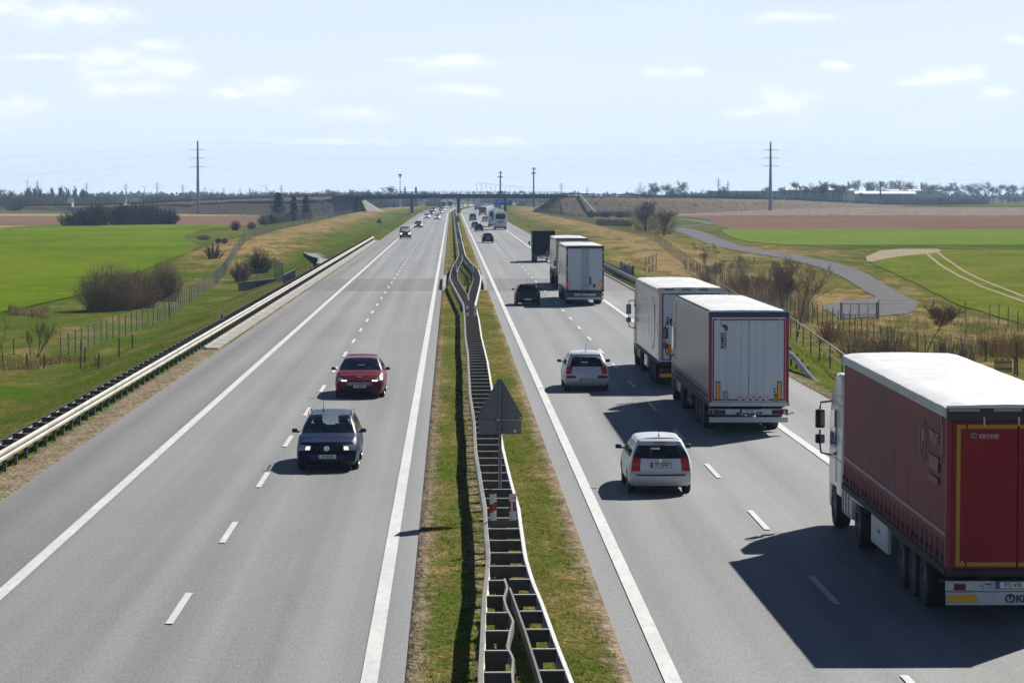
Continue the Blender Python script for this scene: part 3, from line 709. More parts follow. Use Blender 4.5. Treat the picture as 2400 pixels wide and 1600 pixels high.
# steel gate on the path
ga, gb = G(1971, 750), G(2056, 748)
gt = empty('steel_gate', 'closed two leaf grey steel gate across the asphalt path', 'gate', tuple(ga), math.atan2(gb.y-ga.y, gb.x-ga.x)); gwid = (gb-ga).length
gm_ = mat('gate_steel', (.22, .23, .24), (.27, .28, .29), 3, .5, metal=.3)
for x in (0, gwid): o = MB().box(-.07, .07, -.07, .07, -.3, 1.4).build('post', gm_, gt); o.location = (x, 0, 0)
for a, b in ((.1, gwid/2-.04), (gwid/2+.04, gwid-.1)):
    lf = MB()
    for z in (.1, .42, 1.28): lf.tube([(a, 0, z), (b, 0, z)], .028, 6)
    for x in (a, (a+b)/2, b): lf.tube([(x, 0, .1), (x, 0, 1.28)], .028, 6)
    lf.tube([(a, 0, .1), (b, 0, 1.28)], .015, 5)
    n = 26
    for k in range(1, n): x = lerp(a, b, k/n); lf.tube([(x, 0, .1), (x, 0, .42 if k % 2 else 1.28)], .008, 3, cap=False)
    lf.build('gate_leaf', gm_, gt)
for px, s in ((1971, -1), (2056, 1)):
    pass
# tube handrail on the right slope
hp = [G(1674, 649.5+30), G(1749, 697.7+34), G(1830, 760), G(1974, 844.5+40), G(2030, 925)]
hr = empty('handrail', 'galvanised tube handrail running down the right verge behind the lorries', 'handrail')
tops = [Vector((p.x, p.y, terrain(p.x, p.y)+1.05)) for p in hp]
MB().tube(tops, .035, 8).build('rail', steel, hr, smooth=60)
lw = MB().tube([p-Vector((0, 0, .5)) for p in tops], .025, 6).build('lower_rail', steel_d, hr)
for a, b in zip(tops, tops[1:]):
    n = max(1, round((b-a).length/12))
    for k in range(n):
        q = a.lerp(b, k/n); o = MB().box(-.03, .03, -.03, .03, -1.4, 0).build('post', steel_d, hr); o.location = q
# standing posts and stakes
def stake(px, pyb, pyt, label, w=.05, grp='thin stakes standing in the meadow', nm='stake', mt=None):
    p = G(px, pyb); d = (p-Vector((0, 0, CAM_H))).length; h = (pyb-pyt)/FOC*d
    t = tag(MB().prism([(-w/2, -w/2), (w/2, -w/2), (w/2, w/2), (-w/2, w/2)], -.2, h, 'z').build(nm, mt or woodp), label, 'stake', grp); t.location = p; t.rotation_euler = (R(random.uniform(-2, 2)), R(random.uniform(-2, 2)), random.random()); return t
for (zx, zt, zb, lb) in ((245, 500, 645, 'thin stake between the two leafless saplings at the left edge'), (128, 370, 515, 'short stake behind the leftmost sapling'), (403, 510, 640, 'thin stake right of the twiggy sapling'), (740, 380, 652, 'tallest stake, in the brown grass before the end of the game fence'), (780, 450, 586, 'stake just behind the tallest stake'), (905, 510, 652, 'stake at the right end of the brown grass'), (1092, 360, 536, 'stake on the slope between fence and guard rail'), (1215, 325, 456, 'stake highest up the left slope'), (1560, 45, 216, 'stake below the big leafless bushes')):
    stake(zx/3.92, 700+zb/3.92, 700+zt/3.92, lb, .06)
for (zx, zt, zb, lb) in ((1930, 470, 690, 'grey wooden post left of the slatted panel'), (2280, 470, 850, 'tall post at the right edge of the photo'), (2250, 625, 832, 'wooden post right beside the slatted panel'), (42, 80, 190, 'post left of the steel gate')):
    stake(1900+zx/4.704, 700+zb/4.704, 700+zt/4.704, lb, .09, 'posts right of the red lorry', 'wooden_post')
p = G(2351, 874); sp_ = empty('slatted_panel', 'dark panel of upright wooden slats above the red lorry', 'fence panel', tuple(p))
for k in range(9): o = MB().box(-.035, .035, -.012, .012, 0, .72+.05*math.sin(k*2.1)).build('slat', woodp, sp_); o.location = (-.45+k*.11, 0, .05)
MB().box(-.5, .5, .014, .05, .2, .27).box(-.5, .5, .014, .05, .55, .62).build('crossbar', woodp, sp_)
gw = mat('gate_dark', (.09, .10, .10), rough=.6, metal=.3)
def frame_gate(px0, px1, pyb, h, label, brace=1):
    a, b = G(px0, pyb), G(px1, pyb); t = empty('mesh_gate', label, 'gate', tuple(a), math.atan2(b.y-a.y, b.x-a.x)); W = (b-a).length
    fr = MB()
    for x in [W*k/3 for k in range(4)]: fr.tube([(x, 0, 0), (x, 0, h)], .035, 6)
    for z in (.1, h*.5, h): fr.tube([(0, 0, z), (W, 0, z)], .025, 6)
    fr.tube([(W/3, 0, h*.55), (0, 0, .1)], .02, 5); fr.tube([(2*W/3, 0, h*.5), (W, 0, h*.7)], .02, 5); fr.build('frame', gw, t)
    w = MB()
    for k in range(1, 30): x = W*k/30; w.tube([(x, 0, .1), (x, 0, h)], .008, 3, cap=False)
    w.build('wire_mesh', wire, t)
frame_gate(1512, 1538, 647, 2.1, 'narrow wire mesh gate in the fence above the white lorries')
frame_gate(644, 663, 661, 2.4, 'tall wire mesh gate beside the shrub on the left slope')
ch = MB(); pA, pB = G(729, 594), G(766, 622)
pth = [pA.lerp(pB, k/6)+Vector((.9*math.sin(k/6*math.pi), 0, 0)) for k in range(7)]
rows_ = []
for p in pth: rows_.append([(p.x-1.1, p.y, terrain(p.x, p.y)+.18), (p.x-.8, p.y, terrain(p.x, p.y)+.22), (p.x-.5, p.y, terrain(p.x, p.y)+.05), (p.x+.5, p.y, terrain(p.x, p.y)+.05), (p.x+.8, p.y, terrain(p.x, p.y)+.22)])
tag(MB().grid(rows_, flip=True).build('drain_channel', mat('weathered_channel', (.15, .14, .12), (.2, .19, .165), 1, .9)), 'curved concrete drain channel on the left slope', 'drain', kind='structure')

# ------------------------------------------------------------------ overpass: embankments and bridge
axY = lambda X: 1045-.35*X+.006*X*X
topz = lambda X: pw(X, [(-330, .2), (-190, 1.0), (-140, 2.0), (-71, 5.15), (-30, 6.35), (0, 6.8), (38, 6.6), (124, 4.7), (150, 3.5), (190, 1.7), (230, .7), (330, .3), (400, .2)])
def axn(X):
    d = Vector((1, -.35+.012*X, 0)).normalized(); return Vector((-d.y, d.x, 0)), d
scrub = mat('embankment_scrub', (.145, .11, .075), (.235, .18, .125), .5, 1, obj_space=False, bump=1.0, c3=(.07, .055, .042), scale3=.5, spec=.05)
roadd = mat('overpass_asphalt', (.16, .16, .16), rough=.9)
pave = mat('slope_paving', (.155, .143, .13), (.19, .176, .16), .6, .9, obj_space=False, c3=(.125, .115, .105), scale3=.3)
HW, SL = 5.5, 1.7
def emb(Xs, label):
    P = []
    for X in Xs:
        n, d = axn(X); c = Vector((X, axY(X), 0)); z = topz(X)-.35; base = -2.0; row = []
        run = (z-base)*SL
        for s, zz in [(-HW-run, base), (-HW-run*.75, lerp(base, z, .25)), (-HW-run*.5, lerp(base, z, .5)), (-HW-run*.25, lerp(base, z, .75)), (-HW, z), (HW, z), (HW+run*.5, lerp(base, z, .5)), (HW+run, base)]:
            p = c+n*s; row.append((p.x, p.y, zz+(.35*noise.noise(Vector((p.x*.15, p.y*.15, 0))) if abs(s) > HW+.1 else 0)))
        P.append(row)
    o = MB().grid(P, flip=True).build('embankment', scrub, smooth=180)
    if o.data.polygons[4].normal.z < 0: o.data.flip_normals()
    return tag(o, label, 'embankment', kind='structure')
emb([-37-4*i for i in range(75)], 'brown scrubby road embankment left of the bridge'); emb([38+4*i for i in range(85)], 'brown scrubby road embankment right of the bridge')
br = empty('overpass_bridge', 'concrete road bridge over the motorway in the distance', 'bridge')
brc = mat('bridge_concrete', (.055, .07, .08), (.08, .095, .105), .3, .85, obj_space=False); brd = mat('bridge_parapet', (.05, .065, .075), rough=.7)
Xs = [-40+3.0*i for i in range(28)]
P = []
for X in Xs:
    n, d = axn(X); c = Vector((X, axY(X), 0)); z = topz(X)
    P.append([tuple(c+n*s+Vector((0, 0, z+h))) for s, h in ((-5.9, 0), (-5.9, -.55), (-4.6, -.75), (-4.2, -1.55), (4.2, -1.55), (4.6, -.75), (5.9, -.55), (5.9, 0), (-5.9, 0))])
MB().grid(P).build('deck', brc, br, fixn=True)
for sgn in (-1, 1):
    rl = MB(); rp_ = MB()
    for a, b in zip(Xs, Xs[1:]):
        pa, pb = [Vector((X, axY(X), topz(X)))+axn(X)[0]*5.6*sgn for X in (a, b)]
        for hh in (.95, .5): rl.tube([pa+Vector((0, 0, hh)), pb+Vector((0, 0, hh))], .045, 4)
        for k in range(1): q = pa.lerp(pb, k/2); rp_.box(q.x-.05, q.x+.05, q.y-.05, q.y+.05, q.z, q.z+1.15)
    rl.build('railing', brd, br); rp_.build('railing_posts', brd, br)
for X in (-14.3, 2.6, 19.4):
    n, d = axn(X); c = Vector((X, axY(X), 0)); M_ = Matrix.Translation(c) @ Matrix.Rotation(R(-2), 4, 'Z')
    b = MB(); z = topz(X)-1.5
    for yy in (-3, 0, 3): b.box(-.5, .5, yy-.5, yy+.5, -.3, z, M=M_)
    b.box(-.6, .6, -4.2, 4.2, z-.7, z-.02, M=M_)
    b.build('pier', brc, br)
for X, s in ((-37.5, -1), (38.5, 1)):
    n, d = axn(X); c = Vector((X, axY(X), 0)); M_ = Matrix.Translation(c) @ Matrix.Rotation(math.atan2(d.y, d.x), 4, 'Z'); z = topz(X)
    MB().box(-s*1.5-.6, -s*1.5+.6, -5.6, 5.6, 2.2, z-.8, M=M_).build('abutment', brc, br)
    # paved quarter cones and end slope
    ax = math.atan2(d.y, d.x); run = (z+2)*1.55; rows_ = []
    for k in range(-8, 9):
        t = k/8*math.pi/2
        off = Vector((0, -1, 0)) if k < 0 else Vector((0, 1, 0))
        apex = c+n*(HW*(max(-1, min(1, k/3))))
        dirv = (d*(-s)*math.cos(t)+n*math.sin(t))
        rows_.append([tuple(apex+dirv*(run*f)+Vector((0, 0, lerp(z-.4, -2.0, f)))) for f in (0, .25, .5, .75, 1)])
    o = MB().grid(rows_).build('slope_paving', pave if s < 0 else scrub, br, smooth=50)
    if o.data.polygons[8].normal.z < 0: o.data.flip_normals()
# thin guard rail line and lane posts along both approach roads
for Xs_, lb in (([-40-4*i for i in range(70)], 'thin dark guard rail along the overpass approach on the left'), ([39+4*i for i in range(80)], 'thin dark guard rail along the overpass approach on the right')):
    t = empty('guard_rail', lb, 'guard rail'); rl = MB(); pts = [Vector((X, axY(X), topz(X)-.3))-axn(X)[0]*5.2 for X in Xs_]
    for a, b in zip(pts, pts[1:]): rl.face([a+Vector((0, 0, .5)), b+Vector((0, 0, .5)), b+Vector((0, 0, .85)), a+Vector((0, 0, .85))]); rl.face([a+Vector((0, .04, .5)), a+Vector((0, .04, .85)), b+Vector((0, .04, .85)), b+Vector((0, .04, .5))])
    rl.build('rail', brd, t)
    me = proto_mesh(MB().box(-.06, .06, -.06, .06, -.2, .85), brd); many('post', me, brd, t, [tuple(p+Vector((0, .1, 0))) for p in pts])
# drain steps on the right embankment
X = 45.0; n, d = axn(X); z = topz(X); a = Vector((X, axY(X), z))-n*HW; b = a-n*(z+2)*SL+d*4; b.z = -1.5
tag(MB().box(-.35, .35, 0, 1, .0, .22, M=Matrix.Translation(a+Vector((0, 0, .1))) @ (b-a).to_track_quat('Y', 'Z').to_matrix().to_4x4() @ Matrix.Diagonal((1, (b-a).length, 1, 1))).build('drain_channel', conc), 'pale concrete drain running straight down the right embankment', 'drain', kind='structure')
# ------------------------------------------------------------------ vehicles
rubber = mat('tyre_rubber', (.018, .018, .018), (.03, .03, .028), 6, .85); alloy = mat('alloy_rim', (.32, .32, .33), rough=.35, metal=.7); dark_in = mat('dark_interior', (.04, .042, .045), rough=.8)
chrome = mat('chrome', (.7, .7, .7), rough=.15, metal=1); undb = mat('underbody', (.012, .012, .012), rough=.9)
carglass = glass('car_glass', (.66, .76, .76)); darkglass = glass('dark_glass', (.06, .08, .09)); clearglass = glass('rear_glass', (.86, .93, .93))
tail_m = mat('tail_lamp', (.13, .003, .005), rough=.4, spec=.3); tail_on = mat('tail_lamp_lit', (.10, .002, .004), rough=.5, spec=.2, emit=(1, .02, .02, .05)); lamp_w = mat('lamp_glass', (.55, .56, .57), rough=.12, metal=.4, coat=.6)
beam_m = mat('headlamp_lit_warm', (.8, .7, .5), rough=.3, emit=(1, .80, .5, 1.0)); beam_w = mat('headlamp_lit_white', (.9, .9, .9), rough=.3, emit=(1, .98, .95, 1.1)); amber = mat('amber_lens', (.75, .30, .03), rough=.3)
lamp_pink = mat('clear_red_lens', (.24, .05, .05), rough=.4); plate_w = mat('plate_white', (.62, .64, .66), rough=.45); plate_b = mat('plate_blue', (.02, .07, .30), rough=.45)
skin_m = mat('skin', (.42, .26, .19), rough=.6); shirt_m = mat('shirt_dark', (.05, .06, .09), rough=.9); hair_m = mat('hair_brown', (.04, .028, .02), rough=.8)

def pchip(xs, ys, n):
    """monotone cubic through (i, y_i), n samples per interval"""
    m = len(ys); d = [ys[i+1]-ys[i] for i in range(m-1)]; t = [0]*m; t[0] = d[0]; t[-1] = d[-1]
    for i in range(1, m-1): t[i] = 0 if d[i-1]*d[i] <= 0 else 2*d[i-1]*d[i]/(d[i-1]+d[i])
    out = []
    for i in range(m-1):
        for k in range(n):
            u = k/n; h00 = (1+2*u)*(1-u)**2; h10 = u*(1-u)**2; h01 = u*u*(3-2*u); h11 = u*u*(u-1)
            out.append(h00*ys[i]+h10*t[i]+h01*ys[i+1]+h11*t[i+1])
    return out+[ys[-1]]
def dense(Gd, n):
    rows = []
    for row in Gd:
        rows.append(list(zip(*[pchip(None, [p[k] for p in row], n) for k in range(3)])))
    cols = len(rows[0]); out = []
    for j in range(cols):
        out.append(list(zip(*[pchip(None, [r[j][k] for r in rows], n) for k in range(3)])))
    return [[out[j][i] for j in range(cols)] for i in range(len(out[0]))]

WHEEL = {}
def wheel(parent, x, y, r, w, side, rimm=alloy, rimr=.62, spokes=7):
    key = (r, w, side, rimm.name, spokes)
    if key not in WHEEL:
        b = MB(); h = w/2; b.lathe_x([(-h, r*.6), (-h, r*.93), (-h*.8, r*.99), (0, r), (h*.8, r*.99), (h, r*.93), (h, r*.6)], 24, mt=rubber)
        q = MB(); s = side; q.lathe_x([(s*h*.98, r*rimr), (s*h*.75, r*rimr*.96), (s*h*.35, r*rimr*.9), (s*h*.35, .001)], 24, mt=undb)
        q.lathe_x([(s*h*1.0, r*rimr*1.02), (s*h*1.02, r*rimr*.96), (s*h*.8, r*rimr*.9)], 24, mt=rimm); q.lathe_x([(s*h*.5, r*.2), (s*h*.9, r*.17), (s*h*.9, .001)], 14, mt=rimm)
        for k in range(spokes):
            t = 2*math.pi*k/spokes; M_ = Matrix.Rotation(t, 4, 'X'); q.box(min(s*h*.55, s*h*.85), max(s*h*.55, s*h*.85), -r*.075, r*.075, r*.12, r*rimr*.95, rimm, M_)
        WHEEL[key] = (proto_mesh2(b), proto_mesh2(q))
    a, b = WHEEL[key]
    o = bpy.data.objects.new('wheel', a); col.objects.link(o); o.parent = parent; o.location = (x, y, r)
    p = bpy.data.objects.new('rim', b); col.objects.link(p); p.parent = o
    return o
def proto_mesh2(b):
    o = b.build('p', smooth=45); me = o.data; bpy.data.objects.remove(o); return me
def number_plate(parent, s, x, y, z, front=False, w=.52, h=.112, tilt=0.0, sq=.8):
    M_ = Matrix.Translation((x, y, z)) @ Matrix.Rotation(tilt, 4, 'X') @ (Matrix.Rotation(math.pi, 4, 'Z') if front else Matrix.Identity(4))
    b = MB(); b.box(-w/2-.012, w/2+.012, -.006, .01, -h/2-.012, h/2+.012, blk); b.box(-w/2, w/2, -.011, -.006, -h/2, h/2, plate_w); b.box(-w/2, -w/2+.05, -.0135, -.011, -h/2, h/2, plate_b)
    o = b.build('number_plate', None, parent); o.matrix_local = M_
    if s: text('lettering', s, h*.92, ink, o, Matrix.Translation((.025, -.0135, 0)), .002, sq)
    return o
def seat(parent, x, y, base):
    b = MB(); b.rbox(-.24, .24, -.07, .07, .1, .66, .05); b.rbox(-.13, .13, -.05, .05, .68, .90, .05); b.rbox(-.25, .25, 0, .5, -.02, .12, .04)
    o = b.build('seat', dark_in, parent, smooth=60); o.location = (x, y, base); o.rotation_euler = (R(-12), 0, 0); return o
PERSON = []
def person(loc, rz, label, lean=.12, hgt=1.0):
    """seated driver: one skinned body, hair as a child"""
    if not PERSON:
        V = [(0, 0, .10), (0, .0, .30), (0, -.03, .48), (0, -.035, .56), (0, -.02, .64), (0, -.005, .72), (0, 0, .79), (-.12, -.02, .49), (-.2, .0, .46), (-.24, .2, .3), (-.17, .42, .36), (-.15, .5, .37), (.12, -.02, .49), (.2, 0, .46), (.24, .2, .3), (.17, .42, .36), (.15, .5, .37), (-.1, .05, .1), (-.14, .45, .16), (-.14, .75, -.2), (.1, .05, .1), (.14, .45, .16), (.14, .75, -.2), (0, .07, .70)]
        rad = [.155, .15, .15, .062, .085, .098, .07, .08, .062, .045, .035, .045, .08, .062, .045, .035, .045, .1, .075, .05, .1, .075, .05, .03]
        E = [(0, 1), (1, 2), (2, 3), (3, 4), (4, 5), (5, 6), (2, 7), (7, 8), (8, 9), (9, 10), (10, 11), (2, 12), (12, 13), (13, 14), (14, 15), (15, 16), (0, 17), (17, 18), (18, 19), (0, 20), (20, 21), (21, 22), (5, 23)]
        me = bpy.data.meshes.new('person'); me.from_pydata(V, E, []); o = bpy.data.objects.new('person', me); col.objects.link(o)
        md = o.modifiers.new('skin', 'SKIN'); 
        for v, r in zip(me.skin_vertices[0].data, rad): v.radius = (r, r*.85)
        me.skin_vertices[0].data[0].use_root = True
        o.modifiers.new('sub', 'SUBSURF').levels = 2
        bpy.context.view_layer.update(); dg = bpy.context.evaluated_depsgraph_get(); me2 = bpy.data.meshes.new_from_object(o.evaluated_get(dg)); bpy.data.objects.remove(o)
        me2.materials.clear(); me2.materials.append(shirt_m); me2.materials.append(skin_m)
        for f in me2.polygons:
            c = f.center; f.use_smooth = True
            f.material_index = 1 if (c.z > .55 or (c.y > .4 and c.z > .3)) else 0
        h = MB(); n = 12
        h.grid([[(.106*math.sin(p)*math.cos(t), -.012+.115*math.sin(p)*math.sin(t), .715+.125*math.cos(p)) for t in [2*math.pi*k/n for k in range(n+1)]] for p in [R(5), R(25), R(45), R(65), R(80)]])
        ho = h.build('hair', hair_m, smooth=180); PERSON.append((me2, ho.data)); bpy.data.objects.remove(ho)
    a, b = PERSON[0]
    o = bpy.data.objects.new('person', a); col.objects.link(o); o.location = loc; o.rotation_euler = (0, 0, rz); o.scale = (hgt,)*3; tag(o, label, 'person')
    hh = bpy.data.objects.new('hair', b); col.objects.link(hh); hh.parent = o
    return o

def car(label, cat, x, y, S, oncoming=False, name='car', n=4, detail=2, group=None, tilt=0.0):
    """y = road position of the end nearest the camera"""
    L, W, H = S['L'], S['W'], S['H']; hw = W/2; belt = S.get('belt', .93); paint = S['paint']; trim = S.get('trim', paint); gls = S.get('glass', carglass)
    fwd = -1 if oncoming else 1
    t = empty(name, label, cat, (x, y+L/2, 0.0), math.pi if oncoming else 0.0, group)
    gc = .2
    XF = S.get('xf', [.88, .975, 1.0, .985, .93, .73, .655, .36, 0]); ZM = [gc, gc+.12, .52, belt-.15, belt, H-.115, H-.045, H-.012, H]
    X = [hw*f for f in XF]
    rp = S['rp']; rz = S['rz']; wsb, wst = S['wsb'], S['wst']; fz = S['fz']; fp = S['fp']
    st = []
    rs = S.get('rs', .94)
    st.append([(X[j]*rs, rp[j], rz[j]) for j in range(9)])
    notch = S.get('notch')
    if not notch:
        st.append([(X[j]*(.985 if j < 5 else .985), rp[j]+(.13 if j < 5 else .10), lerp(rz[j], ZM[j], .75)) for j in range(9)])
    else:
        dz, yb, yt = notch                                                # boot lid height, screen base, screen top
        xb = [X[0], X[1], X[2], X[3], X[4]*.985, X[4]*.93, X[4]*.86, X[4]*.45, 0]; zb = ZM[:5]+[dz-.01, dz, dz+.015, dz+.02]
        st.append([(xb[j]*.985, rp[j]+.14, lerp(rz[j], zb[j], .8)) for j in range(9)])
        st.append([(xb[j], (yb-.05 if j < 5 else yb-(.02, .06, .14, .16)[j-5]), zb[j]) for j in range(9)])
    wins = S['wins']; wi = []
    for (b0, t0, b1, t1) in wins:
        for (yb, yt) in ((b0, t0), (b1, t1)):
            st.append([(X[j], yb if j < 5 else yt, ZM[j]) for j in range(9)]); wi.append(len(st)-1)
    A = wi[-1]
    st[A] = [(X[j], (wsb if j < 4 else wsb-.10) if j < 5 else wst+(0, 0, .05, .07)[j-5], ZM[j]) for j in range(9)]
    xh = [X[0], X[1], X[2], X[3], X[4], hw*.90, hw*.83, hw*.42, 0]
    st.append([(xh[j], (wsb+.12 if j < 5 else wsb+(.05, .10, .24, .30)[j-5]), ZM[j] if j < 5 else belt+(.012, .03, .05, .055)[j-5]) for j in range(9)]); F1 = len(st)-1
    hf = fz[5]; ymid = (wsb+.15+L-.35)/2
    zmid = [gc, gc+.12, .5, lerp(belt-.15, fz[3], .35), lerp(belt, fz[4], .45)]
    st.append([(xh[j]*(1 if j < 6 else 1), ymid, zmid[j] if j < 5 else lerp(belt, hf, .4)+(.0, .03, .055, .06)[j-5]) for j in range(9)])
    st.append([(xh[j]*.975, L-fp[j]-.22, lerp(zmid[j], fz[j], .7) if j < 5 else fz[j]+(.01, .03, .045, .05)[j-5]) for j in range(9)])
    st.append([(xh[j]*S.get('fs', .88), L-fp[j], fz[j]) for j in range(9)])
    D = dense(st, n); NI = len(st)-1
    ra = S.get('wr', .31)+.055; wys = (S['wy0'], S['wy1'])
    def arch(p):
        xx, yy, zz = p
        for wy in wys:
            dy = abs(yy-wy)
            if dy < ra and abs(xx) > hw*.6:
                zc = S.get('wr', .31)+math.sqrt(ra*ra-dy*dy)
                if zz < zc: return (xx, yy, zc)
        return p
    for i in range(len(D)):
        for j in range(4*n): D[i][j] = arch(D[i][j])
    parts = {}
    def put(key, pts, m):
        b = parts.setdefault(key, MB()); b.face(pts, m)
    win_cells = {}
    for k in range(0, len(wi), 2): win_cells[(wi[k], 4)] = k//2
    lowm = S.get('lower')
    for i in range(NI*n):
        for j in range(8*n):
            ci, cj = i//n, j//n; q = [D[i][j], D[i][j+1], D[i+1][j+1], D[i+1][j]]
            if max((Vector(q[0])-Vector(q[2])).length, (Vector(q[1])-Vector(q[3])).length) < 1e-4: continue
            for s in (1, -1):
                qq = [(s*p[0], p[1]-L/2, p[2]) for p in q]
                if s < 0: qq = qq[::-1]
                if (ci, cj) in win_cells: put(('side_window', win_cells[(ci, cj)], s), qq, gls)
                elif ci == A and cj in (6, 7): put(('windscreen',), qq, S.get('wglass', gls))
                elif ci == A and cj == 4: put(('body',), qq, blk)
                elif cj == 4 and A > ci >= wi[0]: put(('body',), qq, blk)
                elif notch and ci == 2 and cj in (6, 7): put(('rear_window',), qq, gls)
                elif lowm and cj == 0: put(('body',), qq, lowm)
                else: put(('body',), qq, paint)
    def cap(front):
        C = D[-1] if front else D[0]; bul = S.get('fb', .13) if front else S.get('rb', .10); sg = 1 if front else -1
        br = S.get('fbr', [-1, -.62, -.40, .40, .62, 1]) if front else S.get('rbr', [-1, -.88, -.70, .70, .88, 1])
        ss = []
        for a, b in zip(br, br[1:]): ss += [a+(b-a)*k/n for k in range(n)]
        ss.append(1)
        for j in range(8*n):
            cj = j//n
            for k in range(len(ss)-1):
                ck = k//n; s0, s1 = ss[k], ss[k+1]
                def P(jj, s): p = C[jj]; return (p[0]*s, p[1]+sg*bul*(1-abs(s)**2.4)*(1.0 if jj <= 5*n else .6)-L/2, p[2])
                q = [P(j, s0), P(j, s1), P(j+1, s1), P(j+1, s0)]
                if (Vector(q[0])-Vector(q[1])).length < 1e-5: q = [q[0], q[2], q[3]]
                if (Vector(q[-1])-Vector(q[-2])).length < 1e-5: q = q[:-1]
                if len(q) < 3: continue
                if front: q = q[::-1]
                side = 0 if ck < 2 else (2 if ck > 2 else 1); sd = -1 if ck < 2 else 1
                if front:
                    if cj == 3 and ck in (0, 1, 3, 4):
                        lit = S.get('lit'); m = lamp_w
                        if lit and (ck in (1, 3) if lit[1] == 'in' else ck in (0, 4)): m = lit[0] if (S.get('thin_lamp') or detail < 2 or (0 < k % n < n-1 and 0 < j % n < n-2)) else lamp_w
                        if S.get('thin_lamp') and j % n >= n//2: put(('headlight', sd), q, darkglass if ck in (1, 3) else lamp_w); continue
                        put(('headlight', sd), q, m)
                    elif cj == 3 and ck == 2 and S.get('grille', 'top') == 'top': put(('grille',), q, blk)
                    elif cj == 2 and ck == 2 and S.get('grille') == 'low': put(('grille',), q, blk)
                    elif cj <= 2 and ck == 2 and cj == 1: put(('bumper', 1), q, S.get('intake', blk))
                    elif cj <= 2: put(('bumper', 1), q, trim if cj > 0 else blk)
                    else: put(('body',), q, paint)
                else:
                    if cj == 4 and ck in (1, 2, 3) and not notch: put(('rear_window',), q, S.get('rglass', gls))
                    elif cj == 4 and not notch: put(('body',), q, S.get('dpillar', paint))
                    elif cj == 3 and ck != 2: put(('tail_lamp', sd), q, S.get('tail', tail_m) if not (detail > 1 and .42 < (j % n)/n < .62) else lamp_pink)
                    elif cj <= 1: put(('bumper', 0), q, trim if cj else S.get('rlow', trim))
                    else: put(('body',), q, paint)
    cap(False); cap(True)
    for key, b in parts.items():
        b.build(key[0], None, t, smooth=38, fixn=True)
    ub = MB().box(-hw+.27, hw-.27, .2-L/2, L-.25-L/2, .19, .5, undb); ub.box(-hw+.06, hw-.06, S['wy0']+ra+.05-L/2, S['wy1']-ra-.05-L/2, .22, .48, undb); ub.box(-hw+.1, hw-.1, .12-L/2, S['wy0']-ra-L/2, .24, .5, undb)
    ub.build('underbody', None, t)
    for wy in wys:
        for s in (-1, 1): wheel(t, s*(hw-.115), wy-L/2, S.get('wr', .31), .2, s, S.get('rim', alloy))
    # mirrors
    for s in (-1, 1):
        b = MB(); my = wsb-.28-L/2
        b.rbox(s*(hw+.10)-.085, s*(hw+.10)+.085, my-.05, my+.06, belt+.02, belt+.135, .04, S.get('mirror', paint)); b.box(min(s*(hw-.06), s*(hw+.08)), max(s*(hw-.06), s*(hw+.08)), my-.02, my+.04, belt+.02, belt+.06, blk)
        b.build('wing_mirror', None, t, smooth=60)
    rear_y = rp[3]-S.get('rb', .10)-L/2; front_y = L-fp[2]+S.get('fb', .13)-L/2
    if S.get('plate') is not None and detail:
        if S.get('fplate', oncoming): number_plate(t, S['plate'], 0, front_y+.02, S.get('pz', .42), True, sq=S.get('psq', .8))
        else: number_plate(t, S['plate'], 0, rp[S.get('prow', 3)]-S.get('rb', .1)-.015-L/2, S.get('pz', .72), sq=S.get('psq', .8))
    if detail > 1:
        for s in (-1, 1): seat(t, s*.36, wsb-1.25-L/2, .52)
        b = MB(); b.rbox(-.62, .62, S['bench']-.08-L/2, S['bench']+.08-L/2, .55, .98, .05)
        for s in (-.38, .38): b.rbox(s-.13, s+.13, S['bench']-.05-L/2, S['bench']+.05-L/2, .98, 1.16, .04)
        b.build('rear_seat', dark_in, t, smooth=60); MB().rbox(-.66, .66, wsb-.32-L/2, wsb+.1-L/2, .55, belt+.0, .06).build('dashboard', dark_in, t, smooth=60)
        wv = MB(); ring = [(.36*fwd*0+(-.36)+.18*math.cos(a), wsb-.5-L/2+.05*math.sin(a), .88+.17*math.sin(a)) for a in [2*math.pi*k/16 for k in range(17)]]; wv.tube(ring, .014, 5, cap=False); wv.build('steering_wheel', dark_in, t)
        for s in (-1, 1):                                                   # door shut lines and handles
            hd = MB()
            for (b0, t0, b1, t1) in wins[-2:]:
                yy = b0+.14-L/2; hd.rbox(min(s*hw*.965, s*hw*.995), max(s*hw*.965, s*hw*.995), yy-.08, yy+.08, belt-.15, belt-.115, .008)
            hd.build('door_handles', S.get('handle', paint), t)
        if S.get('antenna'):
            ax_, ay, al, lean = S['antenna']; MB().tube([(ax_, ay-L/2, H-.01), (ax_, ay-L/2-lean*al*.5, H+al*.5), (ax_, ay-L/2-lean*al, H+al)], [.012, .006, .004], 6).tube([(ax_, ay-L/2, H-.02), (ax_, ay-L/2, H+.05)], [.03, .012], 8).build('antenna', blk, t)
        if S.get('rails'):
            for s in (-1, 1): MB().tube([(s*hw*.70, S['rails'][0]-L/2, H-.04), (s*hw*.71, S['rails'][0]+.1-L/2, H+.035), (s*hw*.71, S['rails'][1]-.1-L/2, H+.035), (s*hw*.70, S['rails'][1]-L/2, H-.045)], .02, 8).build('roof_rail', S.get('railm', blk), t, smooth=60)
        w = MB(); 
        if not oncoming and not notch: w.tube([(.05, rp[4]-.11-L/2, belt+.03), (-.3, lerp(rp[4], rp[5], .15)-.115-L/2, belt+.08)], .012, 5); w.build('rear_wiper', blk, t)
        elif oncoming:
            for x0 in (-.5, .05): w.tube([(x0, wsb+.16-L/2, belt+.05), (x0+.5, wsb+.05-L/2, belt+.09)], .012, 5)
            w.build('wipers', blk, t)
    return t

